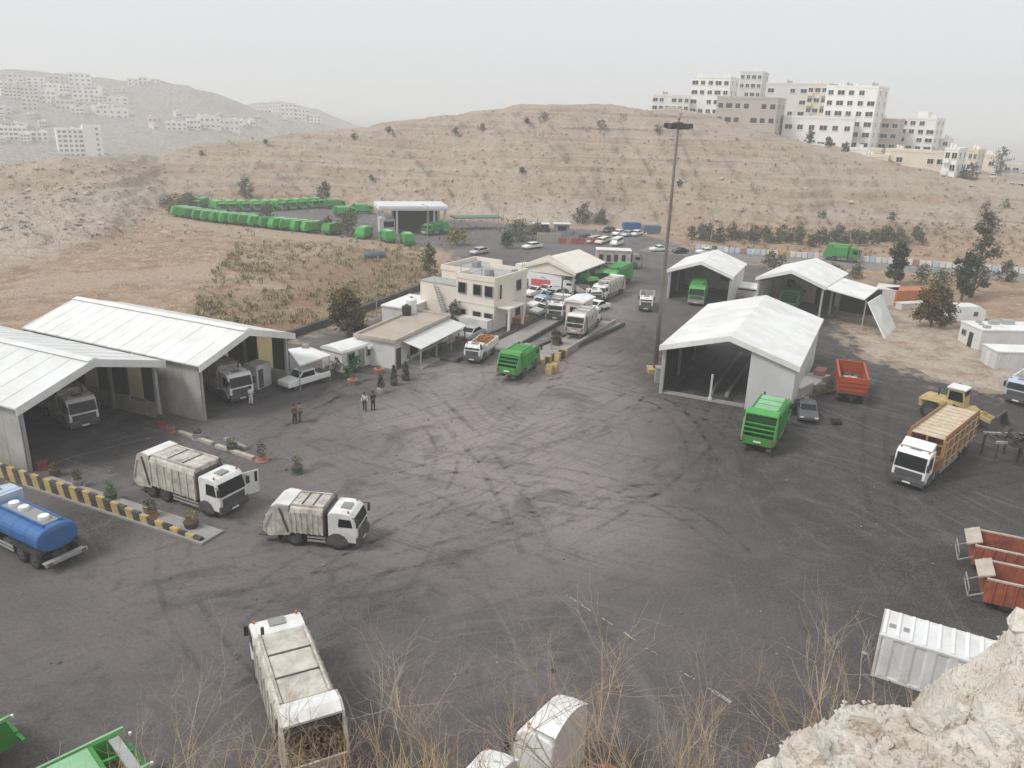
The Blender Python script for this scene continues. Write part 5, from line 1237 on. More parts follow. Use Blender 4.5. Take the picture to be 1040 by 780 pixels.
q = MB(); q.cyl((-2.0, .4, 2.0), (-2.0, .4, 2.6), .07, 8); obj('exhaust', q, M['black'], t)

# ------------------------------------------------------------------ cars
def car(label, front, rear, m_, group='cars parked by the entrance', kind='sedan', L=None, cat='car'):
    pos, rz, L0 = place(front, rear); L = L or L0; t = thing('car' if kind != 'pickup' else 'pickup_truck', label, cat, P(pos.x, pos.y), rz, group)
    h = L/2; W = .86
    if kind == 'sedan':
        body = [(-h, .35), (h-.05, .32), (h, .6), (h-.1, .78), (h-1.15, .92), (-h+.75, .96), (-h+.05, .9)]
        roof = [(h-1.1, .90), (h-1.85, 1.40), (h-2.0, 1.43), (-h+1.4, 1.43), (-h+.55, .94)]
        gl = [(h-1.22, .93), (h-1.86, 1.36), (-h+1.42, 1.36), (-h+.75, .96)]
    elif kind == 'van':
        body = [(-h, .35), (h-.05, .32), (h, .7), (h-.15, 1.0), (h-.4, 1.05), (-h, 1.05)]
        roof = [(h-.4, 1.04), (h-1.05, 1.85), (-h+.1, 1.9), (-h, 1.04)]
        gl = [(h-.6, 1.1), (h-1.1, 1.72), (-h+.4, 1.75), (-h+.35, 1.1)]
    else:
        body = [(-h, .5), (h-.05, .42), (h, .75), (h-.1, .98), (h-1.3, 1.08), (-h, 1.05)]
        roof = [(h-1.2, 1.05), (h-1.85, 1.68), (h-3.2, 1.7), (h-3.35, 1.05)]
        gl = [(h-1.4, 1.08), (h-1.9, 1.6), (h-3.1, 1.62), (h-3.2, 1.08)]
    q = MB(); q.prism(body, -W, W); obj('body', q, m_, t, bevel=.07)
    q = MB(); q.prism(roof, -W+.12, W-.12); obj('roof', q, m_, t, bevel=.05)
    for s in (-1, 1):
        q = MB(); q.prism(gl, s*(W-.11)-.012, s*(W-.11)+.012); obj('side_window', q, M['glass'], t)
    f = roof[0]; g_ = roof[1]
    q = MB(); q.hexa([(f[0]-.12, -W+.2, f[1]+.1), (f[0]-.10, -W+.2, f[1]+.1), (f[0]-.10, W-.2, f[1]+.1), (f[0]-.12, W-.2, f[1]+.1), (g_[0]+.02, -W+.22, g_[1]-.05), (g_[0]+.08, -W+.22, g_[1]-.05), (g_[0]+.08, W-.22, g_[1]-.05), (g_[0]+.02, W-.22, g_[1]-.05)]); obj('windscreen', q, M['glass'], t)
    if kind == 'sedan':
        a, b = roof[-1], roof[-2]; q = MB(); q.hexa([(a[0]+.10, -W+.2, a[1]+.07), (a[0]+.14, -W+.2, a[1]+.07), (a[0]+.14, W-.2, a[1]+.07), (a[0]+.10, W-.2, a[1]+.07), (b[0]-.12, -W+.22, b[1]-.06), (b[0]-.06, -W+.22, b[1]-.06), (b[0]-.06, W-.22, b[1]-.06), (b[0]-.12, W-.22, b[1]-.06)]); obj('rear_window', q, M['glass'], t)
    if kind == 'pickup':
        q = MB(); q.box(-h+.1, h-3.45, -W+.1, W-.1, 1.051, 1.06); obj('cargo_bed', q, M['chassis'], t)
    for x in (h-.85, -h+.85):
        for s in (-1, 1): wheel(t, x, s*(W-.1), .31, .2)
    for s in (-1, 1):
        q = MB(); q.box(h-.09, h+.012, s*.62-.16, s*.62+.16, .6, .72); obj('headlight', q, M['lamp'], t)
        q = MB(); q.box(-h-.012, -h+.05, s*.66-.12, s*.66+.12, .68, .84); obj('tail_light', q, M['red'], t)
    return t
silver = mat('silver_car_paint', (.50,.51,.52), .35, metal=.3); cwhite = M['clean']; cdark = mat('dark_car_paint', (.03,.033,.04), .3); cblue = mat('pale_blue_car_paint', (.35,.45,.55), .35)
car('white saloon car nearest the weighbridge lane beside the office', G(541, 321), G(558, 318), cwhite)
car('white saloon car second in the column beside the office', G(538, 314), G(556, 311), cwhite)
car('pale blue saloon car third in the column beside the office', G(546, 307), G(562, 304), cblue)
car('white saloon car at the back of the column beside the office', G(534, 302), G(550, 299), cwhite)
car('white saloon car between the booth and the garbage trucks', G(613, 313), G(601, 317), cwhite, L=4.3)
car('silver saloon car squeezed between the column of cars and the white truck', G(556, 305), G(567, 301), silver, L=4.2)
car('white saloon car behind the pale blue one under the cream shed eave', G(549, 300), G(561, 297), cwhite, L=4.2)
car('dark saloon car behind the booth by the crew truck', G(586, 311), G(596, 306), cdark, L=4.2)
car('grey saloon car half hidden behind the small orange-loaded truck', G(470, 347), G(486, 340), silver, L=4.3)
car('white car driving along the upper asphalt above the office', G(478, 259.5), G(496, 256), silver)
car('white car ahead on the upper asphalt right of the office', G(531, 253.5), G(550, 251), cwhite)
car('dark car at the left of the row by the red barrier', G(587, 246), G(599, 242), cdark)
car('silver car second in the row by the red barrier', G(595, 248), G(610, 243.5), silver)
car('beige-white car third in the row by the red barrier', G(606, 249), G(618, 244.5), M['cream'])
car('white minibus at the right end of the row by the barrier', G(618, 252), G(634, 246), cwhite, kind='van', L=5.2)
car('white car parked side-on beyond the light mast', G(659, 255.5), G(678, 255), cwhite)
car('dark car parked side-on right of the light mast', G(682, 257.5), G(699, 257), cdark)
car('white car parked side-on behind the left rear shed', G(706, 258), G(727, 258), cwhite)
for i, (px, py, m_, lab) in enumerate(((628, 239, cwhite, 'white'), (637, 240, silver, 'silver'), (646, 239.5, cwhite, 'second white'), (655, 236, M['red'], 'dull red'), (618, 236, cdark, 'dark'), (552, 236.5, cdark, 'dark grey'))):
    place_by = ('in the dusty bay below the blue bins' if i < 4 else ('left of the blue bins' if i == 4 else 'beside the far shelter booths'))
    car(lab+' small car parked '+place_by, G(px-5, py+1), G(px+5, py-1.5), m_, 'small cars at the cliff foot')
car('white pickup truck under the flat carport roof', G(299, 394), G(320, 388), cwhite, None, 'pickup', L=5.0, cat='pickup')
t = car('wrecked dark blue car with clutter on top beside the green truck at the shed', G(821, 432), G(816, 414), mat('dark_blue_grey_paint', (.06,.075,.095), .5, (.15,.15,.15), .6, 2), None, 'sedan', L=4.4)
load(t, -1.6, .2, 1.4, 1.15, M['rubbishpale'], .35, 9, 'clutter', 40, .08, .3)
car('silver car parked up the street at the right edge', street_pts[0].lerp(street_pts[1], .5), street_pts[1], silver, 'cars on the ridge street', L=4.3)
car('dark car parked higher up the street at the right edge', street_pts[1].lerp(street_pts[2], .5), street_pts[2], cdark, 'cars on the ridge street', L=4.3)
for o in bpy.data.objects:
    if o.get('group') == 'cars on the ridge street': o.location.z = max(Tz(o.location.x, o.location.y), street_pts[1].z)+.3
for o in bpy.data.objects:
    if o.get('group') in ('small cars at the cliff foot', 'cars parked by the entrance') and o.location.y > 150: o.scale = (.86, .86, .86)
# blue bins, red barrier, booths by the far entrance
for px, py, lab in ((641, 234, 'blue covered skip by the cliff, left of two'), (661, 237, 'dull blue covered skip by the cliff, right of two')):
    t = thing('covered_skip', lab, 'skip', G(px, py), .15, 'blue skips by the cliff'); q = MB(); q.prism([(-2.6, .3), (2.6, .3), (3.0, 1.9), (2.6, 2.6), (-2.6, 2.6), (-3.0, 1.9)], -1.2, 1.2); obj('shell', q, M['blue'] if px == 641 else mat('dull_blue_paint', (.10,.17,.24), .6, (.2,.18,.16), .6, 1), t)
    for i in range(5):
        q = MB(); q.box(-2.2+i*1.05, -2.1+i*1.05, -1.26, -1.2, .35, 2.5); obj('rib', q, M['blue'], t)
    t.scale = (.72, .72, .72)
t = thing('red_barrier', 'red and white plastic barrier row left of the parked cars', 'barrier', G(568, 247), .12)
for i in range(6):
    q = MB(); q.prismx([(-.3, 0), (.3, 0), (.12, 1.1), (-.12, 1.1)], i*1.3, i*1.3+1.2); obj('barrier_block', q, M['red'] if i % 3 != 1 else M['terracotta'], t)
for px, py, lab in ((549, 238, 'dark guard booth with pale roof left of the entrance'), (570, 238, 'grey open guard booth beside the entrance row')):
    t = thing('guard_booth', lab, 'booth', G(px, py), .1); q = MB(); q.box(-1.6, 1.6, -1, 1, .003, 2.3); obj('wall', q, M['darkwall'] if px == 549 else M['grey'], t); q = MB(); q.box(-1.9, 1.9, -1.3, 1.3, 2.3, 2.45); obj('roof', q, M['roofold'], t)
    q = MB(); q.box(-.9, .9, -1.04, -1.003, 1.0, 1.9); obj('window', q, M['glass'], t)
t = thing('boundary_wall', 'short grey corrugated wall left of the red barrier', 'wall', G(545, 246), .15); q = MB(); q.box(0, 5, -.1, .1, .003, 2.0); obj('wall_body', q, M['plasterg'], t)
for i in range(7):
    q = MB(); q.box(.3+i*.7, .4+i*.7, -.16, -.102, .003, 2.0); obj('wall_rib', q, M['concrete'], t)

# ------------------------------------------------------------------ far rows of parked green trucks
def small_truck():
    t = thing('garbage_truck', 'x', 'garbage truck'); L = 6.6; W = 2.3
    q = MB(); q.prismx(hull(W, .9, 2.9), -L/2+1.2, L/2-1.9); obj('body', q, M['green'], t)
    q = MB(); q.prism([(-L/2+1.19, 2.95), (-L/2+.6, 2.9), (-L/2, 1.4), (-L/2+.1, .7), (-L/2+1.19, .8)], -W/2, W/2); obj('hopper', q, M['green'], t)
    q = MB(); q.box(-L/2+1.3, L/2-2.0, -W/2+.4, W/2-.4, 2.902, 2.95); obj('roof_sheet', q, M['palegreen'], t)
    cab(t, L/2, W, M['green'], h=2.5, cl=1.7, bev=0, detail=False, hatch=False)
    q = MB(); q.box(-L/2+.5, L/2-.4, -.5, .5, .5, .89); obj('chassis', q, M['chassis'], t)
    for x in (L/2-1.2, -L/2+1.7):
        for s in (-1, 1): wheel(t, x, s*(W/2-.2), .45, .3)
    t.scale = (.84, .84, .84); return t
proto = small_truck(); used = False
def row(pts, pitch, label, group, turn, jit=.12):
    global used
    acc = 0; rr = random.Random(len(label))
    for a, b in zip(pts[:-1], pts[1:]):
        d = b-a; ln = d.length; s = acc
        while s < ln:
            p = a+d*(s/ln); o = proto if not used else copy_tree(proto); used = True
            o.location = (p.x, p.y, 0); o.rotation_euler = (0, 0, math.atan2(d.y, d.x)+turn+rr.uniform(-jit, jit)*1.6); tag(o, label, 'garbage truck', group); s += pitch*rr.uniform(.94, 1.12)
        acc = s-ln
gF = 'green trucks parked in the far lot'
row([G(187, 220), G(210, 224), G(262, 230), G(322, 236.5)], 2.6, 'green truck parked in the near curved row of the far lot, seen from behind', gF, 1.05)
row([G(222, 214), G(275, 213.5), G(326, 210)], 2.7, 'green truck parked in the tight back row under the cliff', gF, -1.35)
row([G(196, 210), G(214, 212.5)], 3.3, 'green truck at the left tip of the back row of the far lot', gF, -1.2)
for px, py, tr, lab in ((340, 212, .3, 'green truck at the right end of the far lot, nearer the cliff'), (350, 220, .3, 'green truck just below and right of the far lot end truck'), (338, 238, 1.2, 'green truck at the right end of the near curved row'), (370, 242, 1.4, 'lone green truck right of the round bushes below the lot'), (394, 246, 2.0, 'left of two green trucks at the field edge below the canopy'), (414, 249, 1.9, 'right of two green trucks at the field edge below the canopy'), (368, 217, .1, 'green truck by the cliff left of the canopy')):
    o = copy_tree(proto); g_ = G(px, py); o.location = (g_.x, g_.y, 0); o.rotation_euler = (0, 0, tr); tag(o, lab, 'garbage truck', gF)
t = thing('fuel_tank', 'blue cylindrical tank lying in the brown field', 'tank', G(381, 264), .15)
q = MB(); q.tube([(-1.9,0,.8),(-1.8,0,.8),(1.8,0,.8),(1.9,0,.8)], [.5,.7,.7,.5], 14); obj('drum', q, mat('dark_blue_steel', (.05,.10,.17), .5, (.15,.14,.13), .5, 1), t, smooth=True)
for x in (-1.3, 1.3):
    q = MB(); q.box(x-.15, x+.15, -.7, .7, -.5, .35); obj('cradle', q, M['concrete'], t)

# ------------------------------------------------------------------ striped wall, island kerbs, pots and cones
a, b = G(-22, 476), G(207, 551); d = b-a
t = thing('striped_wall', 'low wall of yellow and black blocks running out from the grey shed', 'wall', a, math.atan2(d.y, d.x)); n = 34; stp = d.length/n
for i in range(n):
    hh = 1.0 if i < 20 else max(.32, 1.0-(i-19)*.055)
    sh = .35
    q = MB(); q.hexa([(i*stp, -.2, .003), ((i+1)*stp-.02, -.2, .003), ((i+1)*stp-.02, .2, .003), (i*stp, .2, .003), (i*stp-sh*hh, -.14, hh), ((i+1)*stp-.02-sh*hh, -.14, hh), ((i+1)*stp-.02-sh*hh, .14, hh), (i*stp-sh*hh, .14, hh)])
    obj('wall_block', q, M['kerbyellow'] if i % 2 == 0 else M['kerbblack'], t, loc=(0, random.uniform(-.02, .02), 0))
t = thing('island_kerb', 'crumbling concrete kerb island continuing the end of the striped wall', 'kerb', G(150, 540), math.atan2(d.y, d.x))
q = MB(); q.box(-12, 4.2, .35, 2.2, .003, .15); obj('kerb_slab', q, M['concrete'], t)
for k_, ((ax, ay), (bx, by), lab) in enumerate((((182, 440), (216, 452), 'pale painted kerb between the two shed mouths, upper length'), ((220, 454), (258, 467), 'pale painted kerb between the two shed mouths, lower length'), ((229, 447), (250, 457), 'short broken kerb slab above the pale kerb'))):
    a, b = G(ax, ay), G(bx, by); d = b-a; t = thing('kerb', lab, 'kerb', a, math.atan2(d.y, d.x)); nn = int(d.length/1.1)
    for i in range(nn):
        q = MB(); q.box(i*d.length/nn, (i+1)*d.length/nn-.03, -.17, .17, .003, .25); obj('kerb_block', q, M['paleconcrete'] if k_ < 2 else M['concrete'], t)
def clump(rr, c, r, n, s, squash=1.0):
    q = MB()
    for i in range(n):
        while True:
            v = Vector((rr.uniform(-1, 1), rr.uniform(-1, 1), rr.uniform(-1, 1)))
            if v.length < 1: break
        leaf(q, rr, Vector(c)+Vector((v.x*r, v.y*r, v.z*r*squash)), s)
    return q
def leaf(q, rr, p, s):
    a = Vector((rr.uniform(-1, 1), rr.uniform(-1, 1), rr.uniform(-.6, 1))).normalized()*s*rr.uniform(.6, 1.3); b = a.cross(Vector((rr.uniform(-1, 1), rr.uniform(-1, 1), rr.uniform(-1, 1)))).normalized()*s*.38
    q.quad(p-a*.5, p+b, p+a*.5, p-b)
def pot(label, px, py, m_, s=.5, plant='olive', ph=.7, cone=False, dead=False):
    rr = random.Random(px*7+py); g_ = G(px, py); t = thing('planter', label, 'planter', g_, 0, 'planters along the kerbs')
    q = MB(); q.tube([(0,0,.003), (0,0,.08), (0,0,.1), (0,0,.55)], [s*.95, s*.95, s*.72, s*.9] if not cone else [s*1.1, s*1.1, s*.8, s*.6], 12); obj('pot', q, m_, t)
    q = MB(); q.cyl((0,0,.551), (0,0,.58), s*.75, 10); obj('soil', q, M['browncloth'], t)
    if plant:
        q = clump(rr, (0,0,.6+ph*.5), s*.75, 90, .16, ph/s*.8); obj('foliage', q, LEAF[plant], t)
    if dead:
        q = MB()
        for i in range(7): q.cyl((0,0,.56), (rr.uniform(-.3,.3), rr.uniform(-.3,.3), .6+rr.uniform(.3,.8)), .02, 4, .008)
        obj('stem', q, M['bark'], t)
for args in ((('red tub planter at the near foot of the left shed'), 43, 476, M['red'], .45, None), ('low brown planter right of the red tub by the shed', 56, 483, M['browncloth'], .45, 'brown', .4), ('grey planter with a thin dark plant above the striped wall', 80, 494, M['concrete'], .45, 'dark', .7),
    ('green bushy plant in a pot above the striped wall', 113, 508, M['potgreen'], .5, 'bright', .8), ('salmon pink tub with a dark plant near the end of the striped wall', 154, 526, M['terracotta'], .6, 'dark', .7, True), ('dark tub with a yellowish plant, last at the striped wall end', 195, 537, M['chassis'], .55, 'yellow', .8),
    ('red tub at the corner between the two shed mouths', 164, 433, M['red'], .5, 'brown', .4), ('small brown-red tub right beside the red corner tub', 174, 439, M['terracotta'], .4, None), ('grey-green planter on the pale kerb', 201, 446, M['steel'], .5, 'grey', .3), ('green planter on the pale kerb, middle of three', 236, 458, M['potgreen'], .5, 'olive', .5),
    ('white and red tub with dark shrub at the lower end of the pale kerb', 266, 468, M['terracotta'], .5, 'dark', .9, True), ('green planter with brownish plant alone right of the pale kerb', 302, 480, M['potgreen'], .5, 'olive', .7)):
    pot(*args)
for lab, px, py, hgt in (('small dark cypress in a tub, nearest of three before the canteen', 387, 399, 1.3), ('small dark cypress in a tub, middle of three before the canteen', 400, 391, 1.5), ('small dark cypress in a tub, farthest of three before the canteen', 412, 386, 1.4)):
    rr = random.Random(px); t = thing('potted_cypress', lab, 'plant', G(px, py), 0, 'cypresses before the canteen'); q = MB(); q.tube([(0,0,.003), (0,0,.45)], [.33, .42], 10); obj('pot', q, M['paleconcrete'] if px == 387 else M['chassis'], t)
    q = MB(); q.cyl((0,0,.45), (0,0,.45+hgt), .05, 6, .02); obj('trunk', q, M['bark'], t); q = MB()
    for i in range(220):
        u = rr.random(); r_ = .42*(1-u)**.6*(.4+.6*rr.random()); a_ = rr.uniform(0, 6.28); leaf(q, rr, Vector((math.cos(a_)*r_, math.sin(a_)*r_, .55+u*hgt)), .2)
    obj('foliage', q, LEAF['dark'], t)

# ------------------------------------------------------------------ light mast and thin lamp posts
mb_ = G(665, 378); t = thing('light_mast', 'very tall floodlight mast with a ring of lamps rising beside the big white shed', 'light mast', mb_)
mh = 25.6
q = MB(); q.tube([(0,0,.5), (0,0,mh*.35), (0,0,mh*.7), (0,0,mh)], [.25, .20, .15, .10], 12); obj('pole', q, M['poledark'], t, smooth=True)
q = MB(); q.box(-.8, .8, -.8, .8, .003, .5); obj('base', q, M['kerbyellow'], t)
q = MB(); q.tube([(0,0,mh-.55), (0,0,mh-.35)], [.42, .42], 16); obj('ring', q, M['chassis'], t)
q = MB(); q.cyl((0,0,mh), (0,0,mh+.5), .18, 8); obj('cap', q, M['paleconcrete'], t)
for i in range(8):
    a_ = 2*pi*i/8; c = Vector((math.cos(a_), math.sin(a_), 0)); q = MB(); q.bar(c*.42+Vector((0,0,mh-.45)), c*.95+Vector((0,0,mh-.55)), .08, .08); q.hexa([c*.95+Vector((dx*c.y*.24+0, -dx*c.x*.24, mh+dz)) + c*dr for dx, dr, dz in ((-1,0,-1.0),(1,0,-1.0),(1,.45,-.85),(-1,.45,-.85),(-1,0,-.6),(1,0,-.6),(1,.4,-.45),(-1,.4,-.45))]); obj('floodlight', q, M['chassis'], t)
q = MB(); q.box(-.5, .5, -3.6, -2.6, .003, 1.5); q.box(-.55, .55, -3.65, -2.55, 1.5, 1.6); t2 = thing('switch_box', 'grey lilac switch cabinet at the foot of the light mast', 'cabinet', mb_); obj('cabinet', q, M['grey'], t2)
def lamp(label, px, py, h, arms=1):
    t = thing('street_lamp', label, 'street lamp', G(px, py), random.uniform(0, 6), 'thin lamp posts'); q = MB(); q.tube([(0,0,.003), (0,0,h)], [.09, .05], 6); obj('pole', q, M['steel'], t)
    q = MB(); q.bar((0,0,h), (1.0,0,h+.15), .06, .06); q.box(.7, 1.3, -.12, .12, h+.1, h+.2); obj('lamp_head', q, M['grey'], t)
for i, (px, py, h, lab) in enumerate(((434, 241, 6.5, 'thin lamp post before the far canopy'), (506, 236, 8, 'lamp post at the end of the green shelter'), (511, 237, 7, 'second lamp post beside the end of the green shelter'), (524, 224, 7, 'lamp post against the cliff right of the green shelter'), (619, 270, 9, 'lamp post behind the white flat-topped truck'), (554, 327, 5.5, 'lamp post on the kerb by the parked saloon cars'), (571, 322, 4, 'short post by the booth'), (531, 303, 6, 'post at the right corner of the office'), (383, 337, 4.5, 'post beside the browned tree by the canteen'), (720, 262, 6, 'pale yellow post behind the left rear shed'), (560, 357, 1.4, 'short post between the weighbridge lanes'))):
    lamp(lab, px, py, h)

# litter and small stones lying about on the asphalt
q = MB(); rl = random.Random(91)
for i in range(420):
    x, y = rl.uniform(-30, 34), rl.uniform(28, 110)
    if float(poly_dist(np.array([x]), np.array([y]), YARD)[0]) < 1: continue
    s = rl.uniform(.03, .10)*(1.8 if rl.random() < .08 else 1); n_ = len(q.V); a_ = rl.uniform(0, 6.3)
    for k_ in range(4): q.V.append((x+math.cos(a_+k_*1.57)*s*rl.uniform(.6, 1.3), y+math.sin(a_+k_*1.57)*s*rl.uniform(.6, 1.3), .045))
    q.V.append((x, y, .045+s*rl.uniform(.3, .9)))
    for k_ in range(4): q.face(n_+k_, n_+(k_+1) % 4, n_+4)
tag(obj('litter', q, leafmat('scattered_litter', (.05,.045,.04), (.22,.19,.17), (.34,.31,.29))), kind='stuff')
# tyre marks curving over the asphalt, each pair a thin worn film of its own height
tm = bpy.data.materials.new('worn_tyre_marks'); tm.use_nodes = True; _n, _l = tm.node_tree.nodes, tm.node_tree.links; _p = _n['Principled BSDF']; _p.inputs['Roughness'].default_value = .95; _p.inputs['Specular IOR Level'].default_value = .1
_p.inputs['Base Color'].default_value = (.030, .027, .026, 1); _g = _n.new('ShaderNodeNewGeometry'); _t = _n.new('ShaderNodeTexNoise'); _t.inputs['Scale'].default_value = .55; _t.inputs['Detail'].default_value = 6; _t.inputs['Roughness'].default_value = .75
_r = _n.new('ShaderNodeMapRange'); _r.inputs[1].default_value = .42; _r.inputs[2].default_value = .66; _r.inputs[4].default_value = .24; _l.new(_g.outputs['Position'], _t.inputs['Vector']); _l.new(_t.outputs[0], _r.inputs[0]); _l.new(_r.outputs[0], _p.inputs['Alpha'])
td = tm.copy(); td.name = 'dusty_tyre_marks'; td.node_tree.nodes['Principled BSDF'].inputs['Base Color'].default_value = (.20, .165, .155, 1)
rt = random.Random(44); zc = .005
for mt, nm, cnt_ in ((tm, 'tyre_marks', 34), (td, 'dusty_tyre_marks', 26)):
    q = MB()
    for i in range(cnt_):
        x, y = rt.uniform(-24, 30), rt.uniform(30, 78); h_ = rt.choice((.5, .9, 1.2, 2.2, 2.6))+rt.gauss(0, .25); cv = rt.gauss(0, .035); ln = rt.uniform(14, 42); n_ = int(ln/1.2); zc += .0005
        wd = rt.uniform(.13, .26); gauge = rt.choice((1.75, 1.9, 2.05)); P_ = []
        for j in range(n_):
            P_.append((x, y, h_)); x += math.cos(h_)*1.2; y += math.sin(h_)*1.2; h_ += cv*1.2
        inside = poly_dist(np.array([p[0] for p in P_]), np.array([p[1] for p in P_]), YARD) > 3
        for s_ in (-1, 1):
            for (a, b, ok) in zip(P_[:-1], P_[1:], inside):
                if not ok or a[1] < 24: continue
                na = (-math.sin(a[2]), math.cos(a[2])); nb = (-math.sin(b[2]), math.cos(b[2])); o0 = s_*gauge/2-wd; o1 = s_*gauge/2+wd
                q.quad((a[0]+na[0]*o0, a[1]+na[1]*o0, zc), (b[0]+nb[0]*o0, b[1]+nb[1]*o0, zc), (b[0]+nb[0]*o1, b[1]+nb[1]*o1, zc), (a[0]+na[0]*o1, a[1]+na[1]*o1, zc))
    tag(obj(nm, q, mt), kind='stuff')

# ------------------------------------------------------------------ people
def skinned(name, pts, edges, rad, m_, par):
    bm = bmesh.new(); ly = bm.verts.layers.skin.verify()
    vs = [bm.verts.new(p) for p in pts]
    for a, b in edges: bm.edges.new((vs[a], vs[b]))
    for v, r_ in zip(vs, rad): v[ly].radius = (r_, r_) if not isinstance(r_, tuple) else r_
    vs[0][ly].use_root = True
    me = bpy.data.meshes.new(name); bm.to_mesh(me); bm.free(); me.materials.append(m_)
    o = bpy.data.objects.new(name, me); COL.objects.link(o); o.parent = par
    s = o.modifiers.new('skin', 'SKIN'); s.use_smooth_shade = True; u = o.modifiers.new('sub', 'SUBSURF'); u.levels = u.render_levels = 1; return o
def person(label, px, py, rz, shirt, trousers, arms='down', stride=.08, h=1.0):
    t = thing('person', label, 'person', G(px, py), rz, 'people in the yard')
    s = stride; hipz = .92
    J = dict(pel=(0,0,hipz), ab=(0,0,1.12), ch=(.01,0,1.34), nk=(.01,0,1.50), hd=(.03,0,1.60), tp=(.02,0,1.74))
    for k_, y in (('l', 1), ('r', -1)):
        J['hp'+k_] = (0, y*.09, hipz-.05); J['kn'+k_] = (s*y*.6+.03, y*.10, .49); J['an'+k_] = (s*y-.02, y*.10, .08); J['to'+k_] = (s*y+.15, y*.12, .035)
        J['sh'+k_] = (0, y*.18, 1.42)
        if arms == 'down': J['el'+k_] = (-.02, y*.24, 1.14); J['wr'+k_] = (.07, y*.24, .90); J['ha'+k_] = (.10, y*.23, .80)
        elif arms == 'front': J['el'+k_] = (.03, y*.25, 1.15); J['wr'+k_] = (.25, y*.12, 1.12); J['ha'+k_] = (.30, y*.04, 1.14)
        else: J['el'+k_] = (-.08, y*.28, 1.17); J['wr'+k_] = (.08, y*.16, .98); J['ha'+k_] = (.1, y*.12, .95)
    R_ = dict(pel=.12, ab=.115, ch=.14, nk=.055, hd=.092, tp=.06)
    for k_ in 'lr': R_.update({'hp'+k_: .09, 'kn'+k_: .06, 'an'+k_: .045, 'to'+k_: .035, 'sh'+k_: .07, 'el'+k_: .045, 'wr'+k_: .033, 'ha'+k_: .035})
    def chain(keys, E, extra=0.):
        idx = {k_: i for i, k_ in enumerate(keys)}; return [J[k_] for k_ in keys], [(idx[a], idx[b]) for a, b in E], [R_[k_]+extra for k_ in keys]
    body_k = ['pel','ab','ch','nk','hd','tp']+[a+b for b in 'lr' for a in ('hp','kn','an','to','sh','el','wr','ha')]
    E_ = [('pel','ab'),('ab','ch'),('ch','nk'),('nk','hd'),('hd','tp')]
    for k_ in 'lr': E_ += [('pel','hp'+k_),('hp'+k_,'kn'+k_),('kn'+k_,'an'+k_),('an'+k_,'to'+k_),('ch','sh'+k_),('sh'+k_,'el'+k_),('el'+k_,'wr'+k_),('wr'+k_,'ha'+k_)]
    p_, e_, r_ = chain(body_k, E_); skinned('body', p_, e_, r_, M['skin'], t)
    ks = ['ab','ch']+[a+b for b in 'lr' for a in ('sh','el','wr')]; es = [('ab','ch')]+[x for k_ in 'lr' for x in (('ch','sh'+k_),('sh'+k_,'el'+k_),('el'+k_,'wr'+k_))]
    J['ab'] = (0,0,1.0); p_, e_, r_ = chain(ks, es, .018); skinned('shirt', p_, e_, r_, shirt, t)
    ks = ['pel']+[a+b for b in 'lr' for a in ('hp','kn','an')]; es = [x for k_ in 'lr' for x in (('pel','hp'+k_),('hp'+k_,'kn'+k_),('kn'+k_,'an'+k_))]
    p_, e_, r_ = chain(ks, es, .022); skinned('trousers', p_, e_, r_, trousers, t)
    q = MB(); q.tube([(.0,0,1.62), (.005,0,1.70), (.01,0,1.775), (.012,0,1.80)], [.098, .105, .075, .02], 10); obj('hair', q, M['hair'], t, smooth=True)
    for y in (-1, 1):
        q = MB(); q.box(-.05, .2, y*.11-.055, y*.11+.055, .002, .09); o = obj('shoe', q, M['black'], t, loc=(s*y-.02, 0, 0))
    q = MB(); q.tube([(.118,0,1.655), (.142,0,1.62), (.118,0,1.615)], [.008, .016, .008], 6); obj('nose', q, M['skin'], t)
    for y in (-1, 1):
        q = MB(); q.box(.10, .118, y*.035-.012, y*.035+.012, 1.64, 1.652); obj('eye', q, M['black'], t)
    t.scale = (h, h, h); return t
person('person in dark clothes left of a pair before the long shed', 299.5, 430, -.6, M['browncloth'], M['navy'])
person('person in grey shirt right of a pair before the long shed', 305, 428, -2.2, M['greycloth'], M['browncloth'], 'hips')
person('person in pale shirt and dark trousers walking near the potted cypresses', 370.5, 417, -1.4, M['whitecloth'], M['navy'], 'down', .2)
person('person in black with hands in front, right of the pale-shirted walker', 379, 416, -1.0, M['black'], M['navy'], 'front')
person('person in white overalls at the front of the truck in the long shed', 255, 411, -.3, M['whitecloth'], M['whitecloth'], 'front')
person('person in dark brown clothes standing by the right end of the canteen awning', 465.5, 354, -1.5, M['browncloth'], M['browncloth'], 'hips')

# ------------------------------------------------------------------ clutter near the big white shed and the right edge
t = thing('scrap_heap', 'heap of pale boards and boxes along the right side of the big white shed', 'scrap heap', G(822, 398), .55)
for (x, y, z, sx, sy, sz, m_, rz) in ((-2.4, 0, .003, 3.0, 2.2, 1.3, 'paleconcrete', .1), (-2.2, .1, 1.31, 3.2, 2.6, .12, 'cream', .25), (.5, .3, .003, 1.8, 2.4, 1.0, 'concrete', -.2), (.4, .3, 1.02, 2.6, 1.7, .1, 'wallwhite', .4), (2.2, .8, .003, 1.6, 1.6, 1.3, 'wallgrey', .1), (2.4, .9, 1.31, 1.8, 1.0, .5, 'terracotta', .5), (-4.2, -.3, .003, 1.2, 1.4, .8, 'grey', .3)):
    q = MB(); q.box(-sx/2, sx/2, -sy/2, sy/2, 0, sz); obj('board' if sz < .2 else 'crate', q, M[m_], t, loc=(x, y, z), rz=rz)
o = load(t, -5, 3.5, 2.8, .25, M['rubbish'], .6, 3, 'loose_scrap', 120, .08, .3)
t = thing('workbench', 'low pale concrete shelf unit between the two rear white sheds', 'shelves', G(762, 300), -.45)
